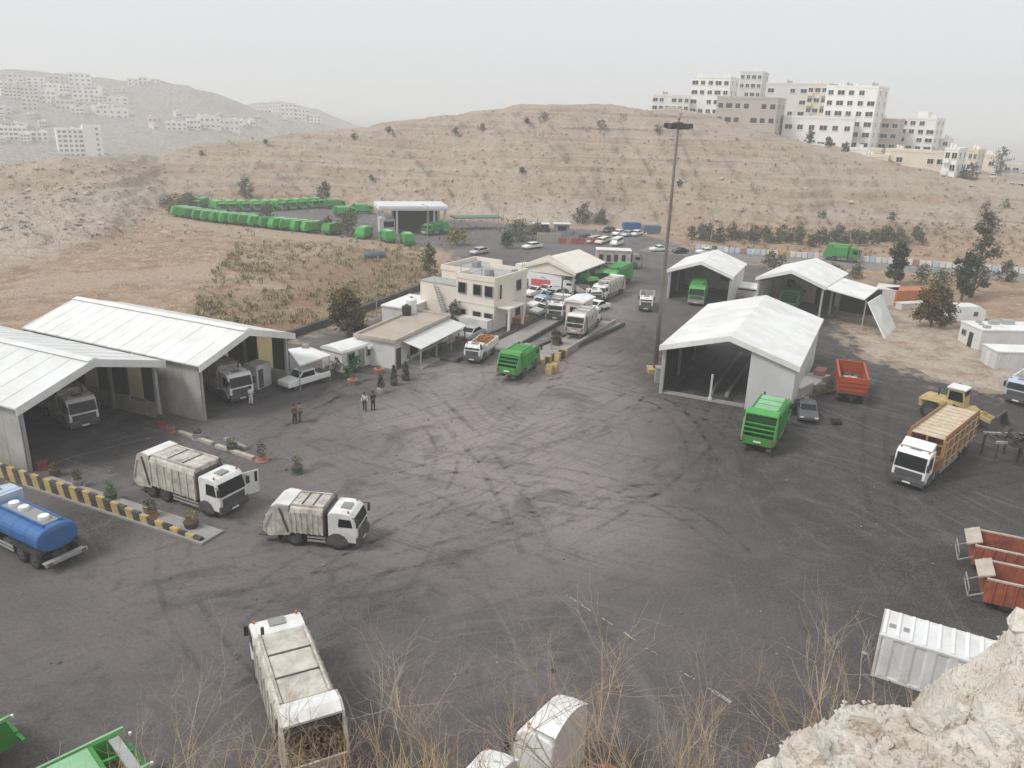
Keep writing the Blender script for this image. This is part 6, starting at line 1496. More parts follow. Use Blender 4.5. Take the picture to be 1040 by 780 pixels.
for (x, y, z, sx, sy, sz, m_) in ((0, 0, .003, 4.5, 4, 1.1, 'wallwhite'), (0, 0, 1.4, 5.2, 4.6, .15, 'roofwhite'), (-1.5, -2.8, .003, 1.2, 1.0, .9, 'paleconcrete'), (1.8, -3.0, .003, 1.6, 1.1, .6, 'wallgrey')):
    q = MB(); q.box(-sx/2, sx/2, -sy/2, sy/2, 0, sz); obj('slab' if sz < .2 else 'base_block', q, M[m_], t, loc=(x, y, z))
for x in (-2, 2):
    for y in (-1.8, 1.8):
        q = MB(); q.box(x-.08, x+.08, y-.08, y+.08, 1.1, 1.4); obj('support', q, M['steel'], t)
ga, gb = G(1008, 470), G(1052, 472); d = gb-ga
t = thing('steel_gantry', 'dark steel trestle loaded with scrap at the right edge of the yard', 'trestle', ga, math.atan2(d.y, d.x)); gl_ = d.length
for x in (.1, gl_*.55, gl_-.1):
    for y in (0, 2.0):
        q = MB(); q.box(x-.07, x+.07, y-.07, y+.07, .003, 1.7); obj('leg', q, M['chassis'], t)
q = MB(); q.box(-.1, gl_, -.1, .1, 1.7, 1.9); q.box(-.1, gl_, 1.9, 2.1, 1.7, 1.9); obj('beam', q, M['steel'], t)
for i in range(5):
    q = MB(); x = i*gl_/5+.2; q.box(x-.06, x+.06, .1, 1.9, 1.72, 1.86); obj('cross_beam', q, M['chassis'], t)
load(t, .8, gl_-.4, 1.6, 2.0, M['chassis'], .7, 8, 'scrap', 60, .15, .5)
for px, py, s in ((849, 431, .25), (640, 402, .0),):
    pass
t = thing('oil_drum', 'black drum lying on the asphalt right of the wrecked car', 'drum', G(849, 431)); q = MB(); q.cyl((-.4,0,.3), (.4,0,.3), .3, 10); obj('drum_body', q, M['black'], t)
# worn dashes on the asphalt
a, b = G(575, 604, .04), G(745, 716, .04); d = b-a; dn = d.normalized(); n_ = Vector((-dn.y, dn.x, 0))
q = MB(); rr = random.Random(2); s = 0
while s < d.length:
    for j in range(5):
        o1 = s+j*.16+rr.uniform(0, .08); w_ = rr.uniform(.03, .08); off = rr.uniform(-.05, .05); p0 = a+dn*o1; p1 = a+dn*(o1+rr.uniform(.06, .2))
        q.quad(p0+n_*(off-w_), p1+n_*(off-w_*.8), p1+n_*(off+w_), p0+n_*(off+w_*.7))
    s += rr.choice((1.1, 1.6, 2.3))
p = G(725, 702, .04)
for k_ in range(7): q.quad(p+dn*k_*.14-n_*.12, p+dn*(k_*.14+.12)-n_*.1, p+dn*(k_*.14+.12)+n_*.1, p+dn*k_*.14+n_*.12)
tag(obj('road_marking', q, mat('worn_white_road_paint', (.45,.43,.41), .9, (.15,.14,.13), 1, 6)), kind='structure')

# ------------------------------------------------------------------ trees and shrubs
def tree(name, label, base, h, w, leafm, n, ls, group=None, trunk=.06, seed=0, shape='oval', cat='tree', gap=.35):
    rr = random.Random(seed*31+int(h*10)); t = thing(name, label, cat, base, 0, group)
    q = MB(); r0 = h*trunk*.5; top = h*.8; lean = Vector((rr.uniform(-.06, .06)*h, rr.uniform(-.06, .06)*h, 0))
    q.tube([Vector((0,0,-.2)), Vector((0,0,h*.2))+lean*.2, lean*.6+Vector((0,0,h*.5)), lean+Vector((0,0,top))], [r0, r0*.8, r0*.5, r0*.15], 7)
    tips = []
    nb = 12
    for i in range(nb):
        u = .15+.8*i/nb; z = h*u; prof = {'oval': math.sin(pi*min(.97, u*.9+.12))**.8, 'cone': (1-u)**.7+.12, 'column': .8 if u < .8 else .5, 'bush': math.sqrt(max(.05, 1-u*u*.9))}[shape]
        a_ = i*2.4+rr.uniform(-.4, .4); R_ = w/2*prof*rr.uniform(.55, 1.0); tip = Vector((math.cos(a_)*R_, math.sin(a_)*R_, min(h*.95, z+h*.06)))+lean*u
        st_ = lean*u*.8+Vector((0,0,max(.05, z-h*.08))); q.tube([st_, st_.lerp(tip, .6)+Vector((0,0,.04*h)), tip], [r0*.35, r0*.2, r0*.06], 5, False); tips.append((tip, R_))
    obj('trunk', q, M['bark'], t)
    q = MB(); cl_ = []
    for tip, R_ in tips:
        for j in range(3): cl_.append((tip.lerp(Vector((0,0,tip.z))+lean*.5, rr.uniform(0, .75))+Vector((rr.uniform(-1,1), rr.uniform(-1,1), rr.uniform(-1,1)))*w*.07, w*rr.uniform(.08, .18)))
    cl_.append((Vector((0,0,h*.93))+lean, w*.13))
    for i in range(n):
        c, r_ = rr.choice(cl_); v = Vector((rr.gauss(0,.5), rr.gauss(0,.5), rr.gauss(0,.5)))*r_; p_ = c+v
        if p_.z < .05: p_.z = .05
        leaf(q, rr, p_, ls)
    obj('crown', q, leafm, t); return t
def at(px, py):
    h_ = hit(px, py, 50); return h_ if h_ is not None else G(px, py)
tree('browned_tree', 'bushy browned tree beside the retaining wall behind the prefab cabin', G(354, 343), 5.6, 5.2, LEAF['brown'], 7500, .32, seed=1, shape='bush')
tree('cypress_tree', 'dark dense upright tree behind the orange container', G(908, 291), 7.2, 3.8, LEAF['dark'], 3200, .5, seed=2, shape='column')
tree('conifer_tree', 'tall thin conifer with a sparse top right of the orange container', G(985, 303), 13.5, 6.2, LEAF['grey'], 2600, .42, seed=3, shape='cone')
tree('conifer_tree', 'dense dark lower tree growing in front of the tall thin conifer', G(976, 306), 7.5, 3.8, LEAF['dark'], 3000, .45, seed=4, shape='column')
tree('olive_tree', 'round dull brown-green tree on the pale dirt left of the white cabins', G(945, 333), 5.6, 5.4, LEAF['brown'], 6500, .34, seed=5, shape='bush')
tree('shrub', 'fresh green shrub right of the tall conifer by the road', G(1020, 288), 3.6, 4.2, LEAF['olive'], 700, .4, seed=6, shape='bush', cat='shrub')
for i, (px, py, h, w, lf, lab) in enumerate(((250, 203, 5.5, 6, 'grey', 'tall grey-green tree behind the back row of green trucks'), (329, 208, 5.5, 5.5, 'dark', 'dark bushy tree between the back row and the right end of the far lot'), (175, 218, 4, 7, 'grey', 'wide dusty bush at the left tip of the far lot'), (190, 212, 3.6, 5, 'grey', 'dusty bush right of the wide one at the far lot tip'), (272, 231, 5, 4.6, 'grey', 'brown-grey bush breaking the near curved row of green trucks'), (353, 240, 5, 6.5, 'olive', 'round olive bush between the green trucks below the lot'), (332, 238, 3.6, 3.5, 'grey', 'dusty bush near the right end of the curved row'), (463, 249, 3, 6, 'yellow', 'yellowish low bush on the asphalt below the canopy'), (487, 217, 3.4, 4.5, 'yellow', 'ochre bush at the cliff foot above the green shelter'), (524, 245, 3.6, 8, 'olive', 'wide olive bush strip left of the guard booths'), (545, 243, 3, 6, 'grey', 'grey-green bush beside the corrugated wall'), (515, 252, 3, 3.4, 'dark', 'small dark bush beside the white car on the upper asphalt'), (592, 228, 4.5, 6, 'grey', 'dusty bushes at the cliff foot above the booths'), (610, 229, 3.5, 5, 'olive', 'low olive bush at the cliff foot left of the blue skips'), (436, 281, 5, 3.6, 'olive', 'slim olive tree left of the office roof'), (462, 333, 3.2, 2.6, 'olive', 'small tree before the left face of the office'), (565, 352, 2, 1.8, 'olive', 'small shrub growing between the weighbridge lanes'))):
    tree('shrub' if h < 4.6 else 'small_tree', lab, G(px, py), h, w, LEAF[lf], int(240+h*w*22), .42, None, seed=20+i, shape='bush', cat='shrub' if h < 4.6 else 'tree')
rr = random.Random(12)
row_lab = 'dusty green shrub in the row on the brown bank behind the back road'
for i in range(38):
    px = 702+i*6.2+rr.uniform(-4, 4); py = 250+(px-704)*.035+rr.uniform(-12, -3); p_ = at(px, py)
    tree('bank_shrub', row_lab, p_, rr.uniform(1.6, 3.6), rr.uniform(2.6, 5), LEAF[rr.choice(('olive', 'grey', 'olive', 'grey'))], 340, .42, 'shrubs on the bank behind the back road', seed=60+i, shape='bush', cat='shrub')
for i, (px, py) in enumerate(((828, 281), (845, 284), (868, 283), (935, 288), (955, 289), (780, 272), (790, 276))):
    tree('roadside_shrub', 'olive shrub in the strip between the road and the twin-pitch shed' if px < 880 else 'olive shrub by the road right of the dark upright tree', at(px, py), rr.uniform(1.8, 3), rr.uniform(3, 5), LEAF['olive'], 320, .4, 'shrubs below the back road', seed=90+i, shape='bush', cat='shrub')
for i, (px, py, s) in enumerate(((610, 134, 2.2), (552, 124, 2.6), (490, 133, 2.0), (463, 138, 1.5), (395, 138, 1.8), (360, 146, 1.9), (668, 136, 2.2), (535, 130, 1.5), (330, 190, 1.4), (530, 178, 1.5), (690, 190, 1.6), (835, 222, 1.8), (905, 226, 2.0), (1000, 215, 2.2), (1020, 212, 2.4), (270, 150, 1.4), (205, 158, 1.4), (377, 186, 1.3))):
    p_ = at(px, py); tree('hill_bush', 'small dark dry bush clinging to the hillside', p_, s*.9, s*1.5, LEAF[rr.choice(('grey', 'dark', 'olive'))], 140, .4, 'small bushes scattered over the hillside', seed=120+i, shape='bush', cat='shrub')
for i, (px, py, s, lab) in enumerate(((822, 147, 4, 'dark tree before the long white building'), (841, 150, 3, 'low dark bush right of that tree before the long white building'), (858, 158, 3.5, 'small dark cypress at the cliff edge under the tower'), (985, 188, 6, 'dark bushy trees where the street meets the cream houses'), (976, 189, 4.5, 'dark bush below the white balcony house'), (1015, 176, 8, 'tall hazy conifer beside the ridge street'), (1040, 192, 5, 'dark tree at the right edge below the red roof'))):
    p_ = Dp(px, py, 268 if px < 1000 else 300); tree('ridge_tree', lab, p_, s, s*.9, LEAF['dark'], 380, .5, None, seed=160+i, shape='bush')
# planting round the cabin
for i, (px, py, s, lf, lab) in enumerate(((342, 383, 1.3, 'olive', 'thin palm-like plant at the near corner of the curved-roof cabin'), (361, 378, 1.1, 'bright', 'green plant under the first window of the curved-roof cabin'), (353, 385, .9, 'bright', 'low green plant in front of the curved-roof cabin'), (389, 370, 1.6, 'olive', 'tall leafy plant at the right end of the curved-roof cabin'), (398, 370, 1.0, 'yellow', 'yellowish plants between cabin and canteen'), (412, 367, .9, 'bright', 'green plants at the canteen step'))):
    tree('garden_plant', lab, G(px, py), s*1.5, s*1.5, LEAF[lf], 200, .25, 'garden plants by the cabin', seed=200+i, shape='bush', cat='plant')
for lab, px, py in (('salmon pink tub among the plants before the cabin', 358, 390), ('second salmon pink tub beside the cypress tubs', 385, 379)):
    t = thing('planter', lab, 'planter', G(px, py), 0, 'salmon tubs'); q = MB(); q.tube([(0,0,.003), (0,0,.5)], [.45, .55], 10); obj('pot', q, M['terracotta'], t); q = clump(random.Random(px), (0,0,.65), .4, 50, .15, .5); obj('foliage', q, LEAF['olive'], t)
# scrub and rubble in the open field
q = MB(); rr = random.Random(77)
def scatter(nm, cand, per, mt, hmin, hmax):
    q = MB(); xy = np.array(cand); zz = terrain(xy[:,0], xy[:,1])
    for (x, y), z in zip(cand, zz):
        h_ = rr.uniform(hmin, hmax)
        for j in range(per):
            a_ = rr.uniform(0, 6.28); v = Vector((math.cos(a_)*h_*.5, math.sin(a_)*h_*.5, h_*rr.uniform(.5, 1))); s_ = Vector((-v.y, v.x, 0))*.22; b_ = Vector((x+rr.uniform(-.3,.3), y+rr.uniform(-.3,.3), z-.05))
            q.quad(b_-s_*.3, b_+s_*.3, b_+v+s_, b_+v-s_)
    return tag(obj(nm, q, mt), kind='stuff')
def patch(px, py):
    g_ = G(px, py); return float(fbm(np.array([g_.x/13]), np.array([g_.y/13]), 3)[0]) > -.30+rr.uniform(-.5, .5) and px > 200+(300-py)*.8
def field(px0, px1, py0, py1, n, f=None):
    out = []
    while len(out) < n:
        px, py = rr.uniform(px0, px1), rr.uniform(py0, py1); g_ = G(px, py)
        if float(poly_dist(np.array([g_.x]), np.array([g_.y]), YARD)[0]) > -1.5: continue
        if f and not f(px, py): continue
        out.append((g_.x, g_.y))
    return out
scatter('dry_scrub', field(150, 440, 246, 340, 4200, patch), 5, LEAF['yellow'] if False else leafmat('dry_scrub', (.38,.30,.18), (.52,.43,.28), (.33,.30,.17)), .12, .36)
scatter('green_scrub', field(200, 440, 250, 330, 900, patch), 9, leafmat('field_weeds', (.21,.185,.095), (.36,.31,.175)), .3, .95)
def stones(nm, cand, smin, smax, mt):
    q = MB(); xy = np.array(cand); zz = terrain(xy[:,0], xy[:,1])
    for (x, y), z in zip(cand, zz):
        s = rr.uniform(smin, smax)*(1 if rr.random() < .85 else 2); n = len(q.V)
        for dx, dy, dz in ((1,0,0),(-.2,1,0),(-1,.1,0),(0,-1,0)): q.V.append((x+dx*s*rr.uniform(.6,1.2), y+dy*s*rr.uniform(.6,1.2), z+rr.uniform(-.1,.25)*s))
        q.V.append((x+rr.uniform(-.3,.3)*s, y+rr.uniform(-.3,.3)*s, z+s*rr.uniform(.5,1)))
        for a, b in ((0,1),(1,2),(2,3),(3,0)): q.face(n+a, n+b, n+4)
    return tag(obj(nm, q, mt), kind='stuff')
palest = mat('pale_limestone', (.47,.41,.345), .95, (.31,.25,.19), .6, .8)
stones('rubble', field(-20, 290, 222, 300, 2600, lambda px, py: py < 255+px*.06 or rr.random() < .12), .07, .24, palest)
def hillfield(px0, px1, py0, py1, n):
    out = []
    for i in range(n):
        h_ = hit(rr.uniform(px0, px1), rr.uniform(py0, py1), 120, 420)
        if h_ is not None: out.append((h_.x, h_.y))
    return out
stones('hill_stones', hillfield(0, 1040, 120, 240, 500)+hillfield(0, 180, 160, 240, 400), .15, .5, palest)
scatter('hill_tufts', hillfield(0, 1040, 115, 250, 1500)+hillfield(700, 1040, 228, 262, 500), 7, leafmat('dry_hill_tufts', (.12,.10,.065), (.24,.19,.12)), .25, .75)

# ------------------------------------------------------------------ the ledge and slope the photograph was taken from
edge_pts = [(-1.2, 5.2), (.8, 5.6), (2.5, 6.1), (2.9, 6.45), (3.3, 6.75), (3.75, 7.2), (4.2, 7.25), (4.8, 7.3), (5.3, 7.45), (5.8, 7.7), (6.2, 8.2), (6.55, 8.95), (7.1, 9.2), (8.5, 9.9), (12, 11.5), (18, 13)]
LEDGE = [(18, -6), (-1.2, -6)]+edge_pts
def slope_z(x, y):
    base = 24.0-1.0*np.maximum(y-.4, 0)-.05*np.abs(x)+.5*fbm(x/4, y/4, 3)
    return np.where(y < .4, 24.0+.15*fbm(x/2, y/2, 3), base)
def ledge_z(x, y):
    d = poly_dist(x, y, LEDGE)+.28*fbm(x/.8, y/.8, 3)
    top = 20.0+.10*np.minimum(d, 3)+.27*fbm(x/1.5+3, y/1.5, 4)+.13*fbm(x/.35, y/.35, 3)+.12*sstep(5.2, 6.2, x)*sstep(1.3, .3, d)-.35*sstep(5.5,7,x)+np.maximum(0, 4.2-y)*.75
    top = top+.14*(np.floor(top/.28)*.28-top)*3
    return np.where(d > 0, top, top+2.6*d+.35*fbm(x/.9, y/.9, 3))
def near_z(x, y): return np.maximum(np.where(y < 21.5, slope_z(x, y), -3), np.where((x > -1.5) & (y < 14), np.minimum(ledge_z(x, y), 24.2), -9))
GXs = np.concatenate([np.linspace(-34, -2, 60), np.linspace(-1.8, 9, 220), np.linspace(9.2, 34, 50)]); GYs = np.concatenate([np.linspace(-6, 2, 20), np.linspace(2.1, 11.5, 190), np.linspace(11.8, 24, 36)])
NX, NY = np.meshgrid(GXs, GYs); NZ = near_z(NX, NY)
me = grid_mesh('cliff_ledge', NX, NY, NZ); me.polygons.foreach_set('use_smooth', [False]*len(me.polygons))
k = NT('chalky_rock'); w = k.map((1, 1, 1))
n1 = k.noise(w, .55, 6, .65); n2 = k.noise(w, 3.2, 6, .7); n3 = k.noise(w, 14, 4, .6)
c = k.mix(k.rng(n1, .35, .65), (.58, .52, .45), (.77, .74, .68))
c = k.mix(k.rng(n2, .5, .7, 0, .7), c, (.44, .34, .25)); c = k.mix(k.rng(n2, .3, .42, .6, 0), c, (.78, .74, .68)); c = k.mix(k.rng(n1, .48, .64, 0, .5), c, (.50, .39, .29)); c = k.mix(k.rng(n3, .56, .7, 0, .4), c, (.30, .23, .16))
k.bump(k.math('ADD', n2, n3), .8, .08); ROCK = k.out(c); me.materials.append(ROCK)
ledge = tag(obj('cliff_ledge', me), kind='structure')
rs = np.random.RandomState(4); SM = []
for v in range(12):
    bm = bmesh.new(); pts = rs.normal(size=(14, 3)); pts /= np.linalg.norm(pts, axis=1)[:, None]; pts *= np.array([1, rs.uniform(.6, .95), rs.uniform(.45, .75)])*rs.uniform(.8, 1.1, (14, 1))
    for p_ in pts: bm.verts.new(p_)
    r_ = bmesh.ops.convex_hull(bm, input=bm.verts); bmesh.ops.delete(bm, geom=[g_ for g_ in r_['geom_interior'] if isinstance(g_, bmesh.types.BMVert)], context='VERTS')
    bm2 = bmesh.new(); mm = bpy.data.meshes.new('stone'); bm.to_mesh(mm); bm.free(); mm.materials.append(ROCK); SM.append(mm)
cnt = 0; rr = random.Random(21)
while cnt < 285:
    x, y = rr.uniform(1.5, 8.0), rr.uniform(4.2, 9.6)
    dd = float(poly_dist(np.array([x]), np.array([y]), LEDGE)[0])
    if dd < .05 or (dd > .8 and rr.random() < .25): continue
    z = float(near_z(np.array([x]), np.array([y]))[0]); s = rr.choice((.05, .06, .08, .08, .1, .12, .2))*rr.uniform(.8, 1.3)
    o = obj('stone', SM[rr.randrange(12)], None, ledge, loc=(x, y, z+s*.12)); o.scale = (s, s*rr.uniform(.8, 1.2), s*rr.uniform(.7, 1)); o.rotation_euler = (rr.uniform(-.3, .3), rr.uniform(-.3, .3), rr.uniform(0, 6.3)); cnt += 1
for x, y, s in ((6.75, 8.8, .4), (7.1, 8.85, .45), (5.7, 7.2, .4), (3.5, 6.3, .2), (4.9, 6.6, .35), (6.3, 7.6, .5), (5.4, 6.2, .3)):
    z = float(near_z(np.array([x]), np.array([y]))[0]); o = obj('boulder', SM[rr.randrange(12)], None, ledge, loc=(x, y, z+s*.1)); o.scale = (s, s*.85, s*.7); o.rotation_euler = (rr.uniform(-.2, .2), rr.uniform(-.2, .2), rr.uniform(0, 6.3))
q = MB()
for i in range(5200):
    x, y = rr.uniform(1, 8.5), rr.uniform(4, 10); s = rr.uniform(.012, .045)
    z = float(0); n = len(q.V)
    for dx, dy, dz in ((1,0,0),(-.5,.9,0),(-.5,-.9,0),(0,0,.9)): q.V.append((x+dx*s*rr.uniform(.6,1.3), y+dy*s*rr.uniform(.6,1.3), dz*s))
    for f in ((0,1,3),(1,2,3),(2,0,3)): q.face(*[n+a for a in f])
vv = np.array(q.V); ctr = vv.reshape(-1, 4, 3).mean(1); zz = near_z(ctr[:,0], ctr[:,1]); vv[:,2] += np.repeat(zz, 4); q.V = [tuple(v) for v in vv]
tag(obj('gravel', q, ROCK), kind='stuff')

# ------------------------------------------------------------------ bare shrubs and straw along the edge
def twigs(seed, h, spread, n0, depth_=4, r0=.02):
    rr = random.Random(seed); q = MB()
    def grow(p, d, ln, r_, lev):
        pts = [p]; k_ = 4; cur = d.copy()
        for i in range(k_):
            cur = (cur+Vector((rr.gauss(0, .13), rr.gauss(0, .13), rr.gauss(.04, .08)))).normalized(); pts.append(pts[-1]+cur*ln/k_)
        q.tube(pts, [r_*(1-.55*i/k_) for i in range(k_+1)], 4 if lev > 1 else 5, False)
        if lev >= depth_: return
        for i in range(rr.choice((3, 4, 4, 5)) if lev else 5):
            u = rr.uniform(.25, 1); j = min(k_-1, int(u*k_)); b_ = pts[j].lerp(pts[j+1], u*k_-j)
            nd = (cur+Vector((rr.gauss(0, .55), rr.gauss(0, .55), rr.gauss(.05, .35)))).normalized()
            grow(b_, nd, ln*rr.uniform(.38, .68), r_*.5, lev+1)
    for i in range(n0):
        a_ = rr.uniform(0, 6.28); grow(Vector((rr.uniform(-.15, .15), rr.uniform(-.15, .15), -.1)), Vector((math.cos(a_)*spread, math.sin(a_)*spread, 1)).normalized(), h*rr.uniform(.55, .8), r0*rr.uniform(.7, 1.1), 0)
    return q
twig2 = mat('reddish_dry_twigs', (.38,.27,.20), .9, (.26,.18,.13), .8, .7)
TW = []
for sd, h_, sp, n0 in ((1, 2.4, .45, 5), (2, 2.0, .6, 6), (3, 2.8, .35, 4), (4, 1.7, .7, 7)):
    TW.append((twigs(sd, h_, sp, n0, 3, .0115).mesh('branches', M['twig'], True), twigs(sd+40, h_, sp, n0, 3, .0095).mesh('branches', twig2, True)))
def bush(label, px, py, y, s, kind, col, rz, up=0):
    d = ray(px, py); x = d.x/d.y*y; z = float(near_z(np.array([x]), np.array([y]))[0])
    t = thing('bare_shrub', label, 'shrub', (x, y, z), rz, 'bare shrubs along the cliff edge'); o = obj('branches', TW[kind][col], None, t); t.scale = (s, s, s); return t
rz = random.Random(8)
for px, y, s, kind, col, lab in (
 (30, 7.5, 1.0, 1, 1, 'reddish bare shrub in front of the green skip truck, leftmost'), (115, 8.2, 1.1, 0, 0, 'pale bare shrub over the green skip truck'), (175, 7.8, 1.1, 1, 1, 'low reddish bare shrub right of the green skip truck'),
 (215, 9.0, 1.25, 2, 0, 'thin pale bare shrub left of the nearest white truck'), (262, 8.2, 1.0, 3, 0, 'spreading pale shrub crossing the rear of the nearest white truck'), (310, 8.6, 1.2, 3, 0, 'pale tangled shrub in front of the nearest truck hopper'),
 (345, 8.4, 1.15, 0, 1, 'reddish shrub right of the nearest truck hopper'), (372, 9.0, 1.45, 2, 0, 'tall pale shrub with upright stems right of the nearest white truck'), (425, 8.4, 1.25, 0, 0, 'pale shrub left of the small white cab'), (455, 8.6, 1.15, 1, 1, 'reddish shrub over the small white cab'),
 (500, 8.8, 1.55, 2, 0, 'tallest thin pale shrub just left of the big white cab'), (560, 7.9, .95, 3, 1, 'low shrub in front of the big white cab'), (608, 8.8, 1.6, 2, 0, 'tall yellowish shrub right of the big white cab'), (640, 8.2, 1.3, 0, 1, 'reddish shrub between the white cab and the ledge'),
 (672, 8.8, 1.4, 2, 0, 'upright pale shrub in the middle of the gap before the ledge'), (705, 8.3, 1.25, 3, 0, 'arching pale shrub before the ledge'), (738, 8.6, 1.2, 0, 0, 'pale shrub at the foot of the ledge'), (790, 8.4, 1.2, 1, 1, 'reddish shrub tight against the ledge edge')):
    bush(lab, px, 740, y, s*.84, kind, col, rz.uniform(0, 6))
# the two big bare trees beside the white container
for px, y, z0, s, kind, lab, rz_ in ((843, 10.4, 16.6, 1.25, 2, 'larger bare tree with pale trunk left of the ribbed white container', 1.0), (880, 10.6, 16.6, 1.05, 0, 'bare tree close to the ribbed white container', 3.0)):
    d = ray(px, 700); x = d.x/d.y*y; t = thing('bare_tree', lab, 'tree', (x, y, min(z0, float(near_z(np.array([x]), np.array([y]))[0])+.3)), rz_, 'bare trees at the ledge'); obj('branches', TW[kind][0], None, t); t.scale = (s, s, s)
q = MB(); rr = random.Random(31)
for cx, n in ((250, 40), (300, 60), (345, 60), (400, 110), (440, 120), (470, 60), (600, 70), (625, 60), (520, 30), (180, 30), (60, 25), (120, 25), (700, 25), (745, 30)):
    for i in range(n):
        px = cx+rr.gauss(0, 16); y = rr.uniform(7.0, 8.8); d = ray(px, 760); x = d.x/d.y*y; z = float(slope_z(np.array([x]), np.array([y]))[0])-.05
        h_ = rr.uniform(.9, 1.9); a_ = rr.uniform(0, 6.28); b_ = Vector((x, y, z)); l1 = Vector((math.cos(a_)*.12*h_, math.sin(a_)*.12*h_, h_*.6)); l2 = Vector((math.cos(a_)*.35*h_, math.sin(a_)*.35*h_, h_)); s_ = Vector((.009, 0, 0))
        q.quad(b_-s_, b_+s_, b_+l1+s_*.8, b_+l1-s_*.8); q.quad(b_+l1-s_*.8, b_+l1+s_*.8, b_+l2+s_*.2, b_+l2-s_*.2)
tag(obj('straw', q, M['straw']), kind='stuff')

# ------------------------------------------------------------------ things at the foot of the cliff
a = G(884, 686); d = Vector((a.y, -a.x, 0)).normalized()
t, Ln = container('white ribbed steel container lying beside the ledge, its roof facing up', a, a+d*6.6, 2.45, 2.45, mat('white_container_paint', (.74,.74,.74), .5, (.45,.43,.41), .5, .6), ribs=7)
st_ = Ln/11
for i in range(11):
    q = MB(); x = (i+.1)*st_; q.prism([(x, 2.44), (x+.05, 2.54), (x+.17, 2.54), (x+.22, 2.44)], .1, 2.35); obj('roof_rib', q, M['clean'], t)
for x, w_ in ((.35, .45), (1.0, .4)):
    q = MB(); q.box(x, x+w_, .9, 1.25, 2.441, 2.452); obj('roof_hatch', q, M['grey'], t)
# white cabs parked right under the cliff
def parked_cab(label, fr_px, back_px, z, L=7):
    f_ = G(*fr_px, z); r_ = G(*back_px, z); f_.z = r_.z = 0; dv = (f_-r_).normalized()
    t, L = flat_truck('lorry', label, f_, f_-dv*L, M['clean'], 2.35, 2.9, L=L, anchor='front', group='white lorries parked under the cliff')
    q = MB(); n = 10; x1 = L/2-.55; x0 = L/2-1.75; pr = []
    for i in range(n+1):
        u = i/n; yy = -1.05+2.1*u; pr.append((yy, 2.92+.62*math.sin(pi*(.12+.76*u))))
    nv = len(q.V)
    for x, s in ((x1, .35), ((x0+x1)/2, .85), (x0, 1.0)):
        for y, z_ in pr: q.V.append((x, y*(.9+.1*s), 2.9+(z_-2.9)*s))
    for i in range(2):
        for k_ in range(n): q.face(nv+i*(n+1)+k_, nv+i*(n+1)+k_+1, nv+(i+1)*(n+1)+k_+1, nv+(i+1)*(n+1)+k_)
    obj('roof_fairing', q, M['clean'], t, smooth=True)
    q = MB(); q.prismx([(-1.0, .9), (1.0, .9)]+[(y*.95, z_-.06) for y, z_ in reversed(pr)], x0+.04, x0+.08); obj('cab_back', q, M['wallgrey'], t); t.scale = (1.15, 1.15, 1.15)
    for ch in list(t.children):
        if ch.name.startswith('side_window'): bpy.data.objects.remove(ch)
    q = MB(); q.box(-L/2, L/2-2.4, -1.1, 1.1, .9, 1.1); obj('flatbed', q, M['rust'], t)
    return t
parked_cab('white lorry cab with curved roof fairing at the bottom of the picture', (549, 726), (600, 754), 3.1)
parked_cab('second white lorry cab just peeking in left of the larger one', (474, 786), (517, 810), 3.1)
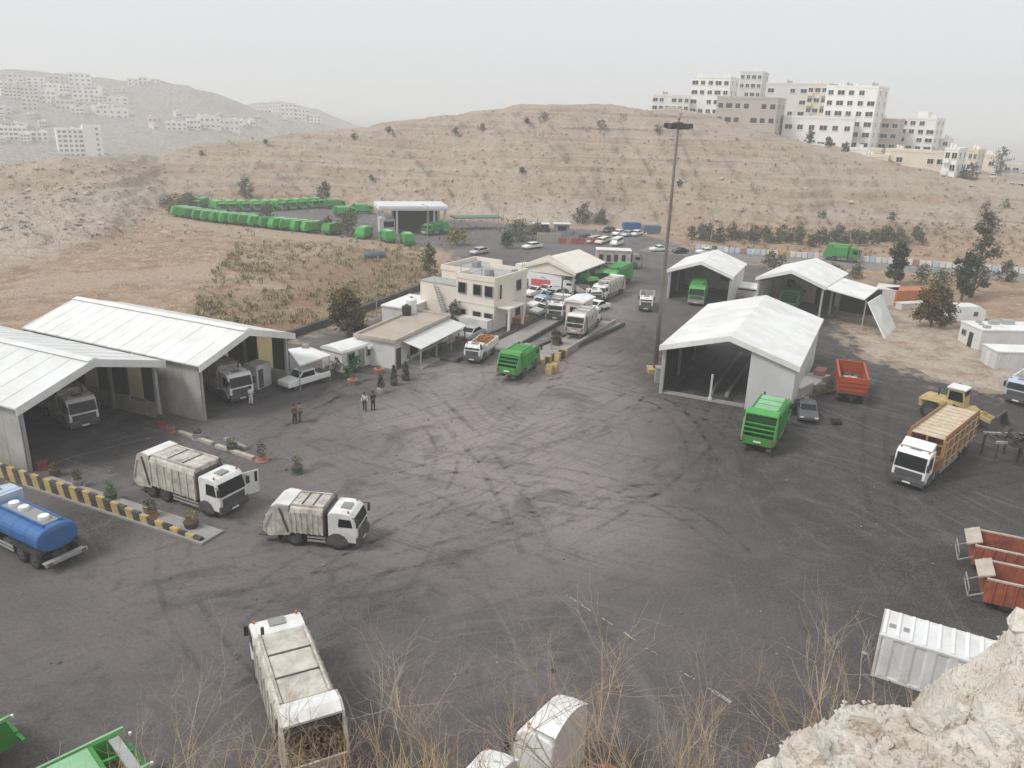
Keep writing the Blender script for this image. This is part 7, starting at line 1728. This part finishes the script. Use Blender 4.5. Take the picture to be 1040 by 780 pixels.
# open green skip trucks in the bottom left corner
def green_skip(label, fpx, rpx, W=2.5, L=7.0, clutter=True):
    f_, r_ = G(*fpx, 1.6), G(*rpx, 1.6); f_.z = r_.z = 0; d = (f_-r_).normalized(); pos = f_-d*L/2
    t = thing('skip_truck', label, 'garbage truck', P(pos.x, pos.y), math.atan2(d.y, d.x), 'green trucks at the bottom left'); w = W/2
    q = MB(); q.box(-L/2, L/2-1.3, -w, w, .9, 2.25); obj('body', q, M['green'], t, bevel=.04)
    q = MB(); q.box(-L/2+.1, L/2-1.5, -w+.12, w-.12, 2.251, 2.29); obj('roof_sheet', q, M['palegreen'], t)
    for s in (-1, 1):
        q = MB(); q.box(-L/2, L/2-.1, s*(w+.03)-.05, s*(w+.03)+.05, 2.2, 2.34); obj('top_rail', q, M['palegreen'], t)
        q = MB(); q.prism([(L/2-1.3, .9), (L/2-.2, .8), (L/2, 1.2), (L/2-.3, 2.2), (L/2-1.3, 2.25)], s*(w-.05)-.05, s*(w-.05)+.05); obj('hopper_side', q, M['green'], t)
    q = MB(); q.box(L/2-.75, L/2-.35, -w+.15, w-.15, 2.1, 2.2); obj('grey_plate', q, M['steel'], t)
    q = MB(); q.box(L/2-1.28, L/2-.25, -w+.11, w-.11, .85, 1.25); obj('hopper_floor', q, M['rubbish'], t)
    for y in (-.5, .3):
        q = MB(); q.bar((L/2-1.3, y, 2.0), (L/2-.1, y+.2, 1.7), .12, .12); obj('hopper_arm', q, M['green'], t)
    q = MB(); q.box(L/2-.1, L/2+.1, -w, w, 1.3, 1.42); q.box(L/2+.15, L/2+.3, -w, w, .7, .85); obj('tail_bar', q, M['green'], t)
    for s in (-1, 1):
        q = MB(); q.cyl((L/2+.05, s*(w-.2), 2.0), (L/2+.05, s*(w-.2), 2.12), .06, 8); obj('tail_lamp', q, M['lamp'], t)
    q = MB(); q.box(-L/2, L/2-.5, -.45, .45, .5, .89); obj('chassis', q, M['chassis'], t)
    for x in (-L/2+1.2, L/2-2.0):
        for s in (-1, 1): wheel(t, x, s*(w-.2), .5, .34)
    return t
green_skip('green skip truck with pale roof and grey plate at the bottom left corner', (143, 770), (36, 825))
green_skip('green truck rear just entering at the left edge above the corner', (0, 726), (-100, 780))

# ------------------------------------------------------------------ haze
hz = MB(); hz.box(-4600, 4600, -400, 4600, -70, 84)
hm = bpy.data.materials.new('dusty_haze'); hm.use_nodes = True
hn, hl = hm.node_tree.nodes, hm.node_tree.links; hn.clear()
pv = hn.new('ShaderNodeVolumePrincipled'); ho = hn.new('ShaderNodeOutputMaterial')
pv.inputs['Color'].default_value = (.97, .975, .98, 1); pv.inputs['Density'].default_value = HAZE_DENSITY
pv.inputs['Anisotropy'].default_value = .15
hl.new(pv.outputs[0], ho.inputs['Volume'])
tag(obj('haze', hz, hm), kind='stuff')
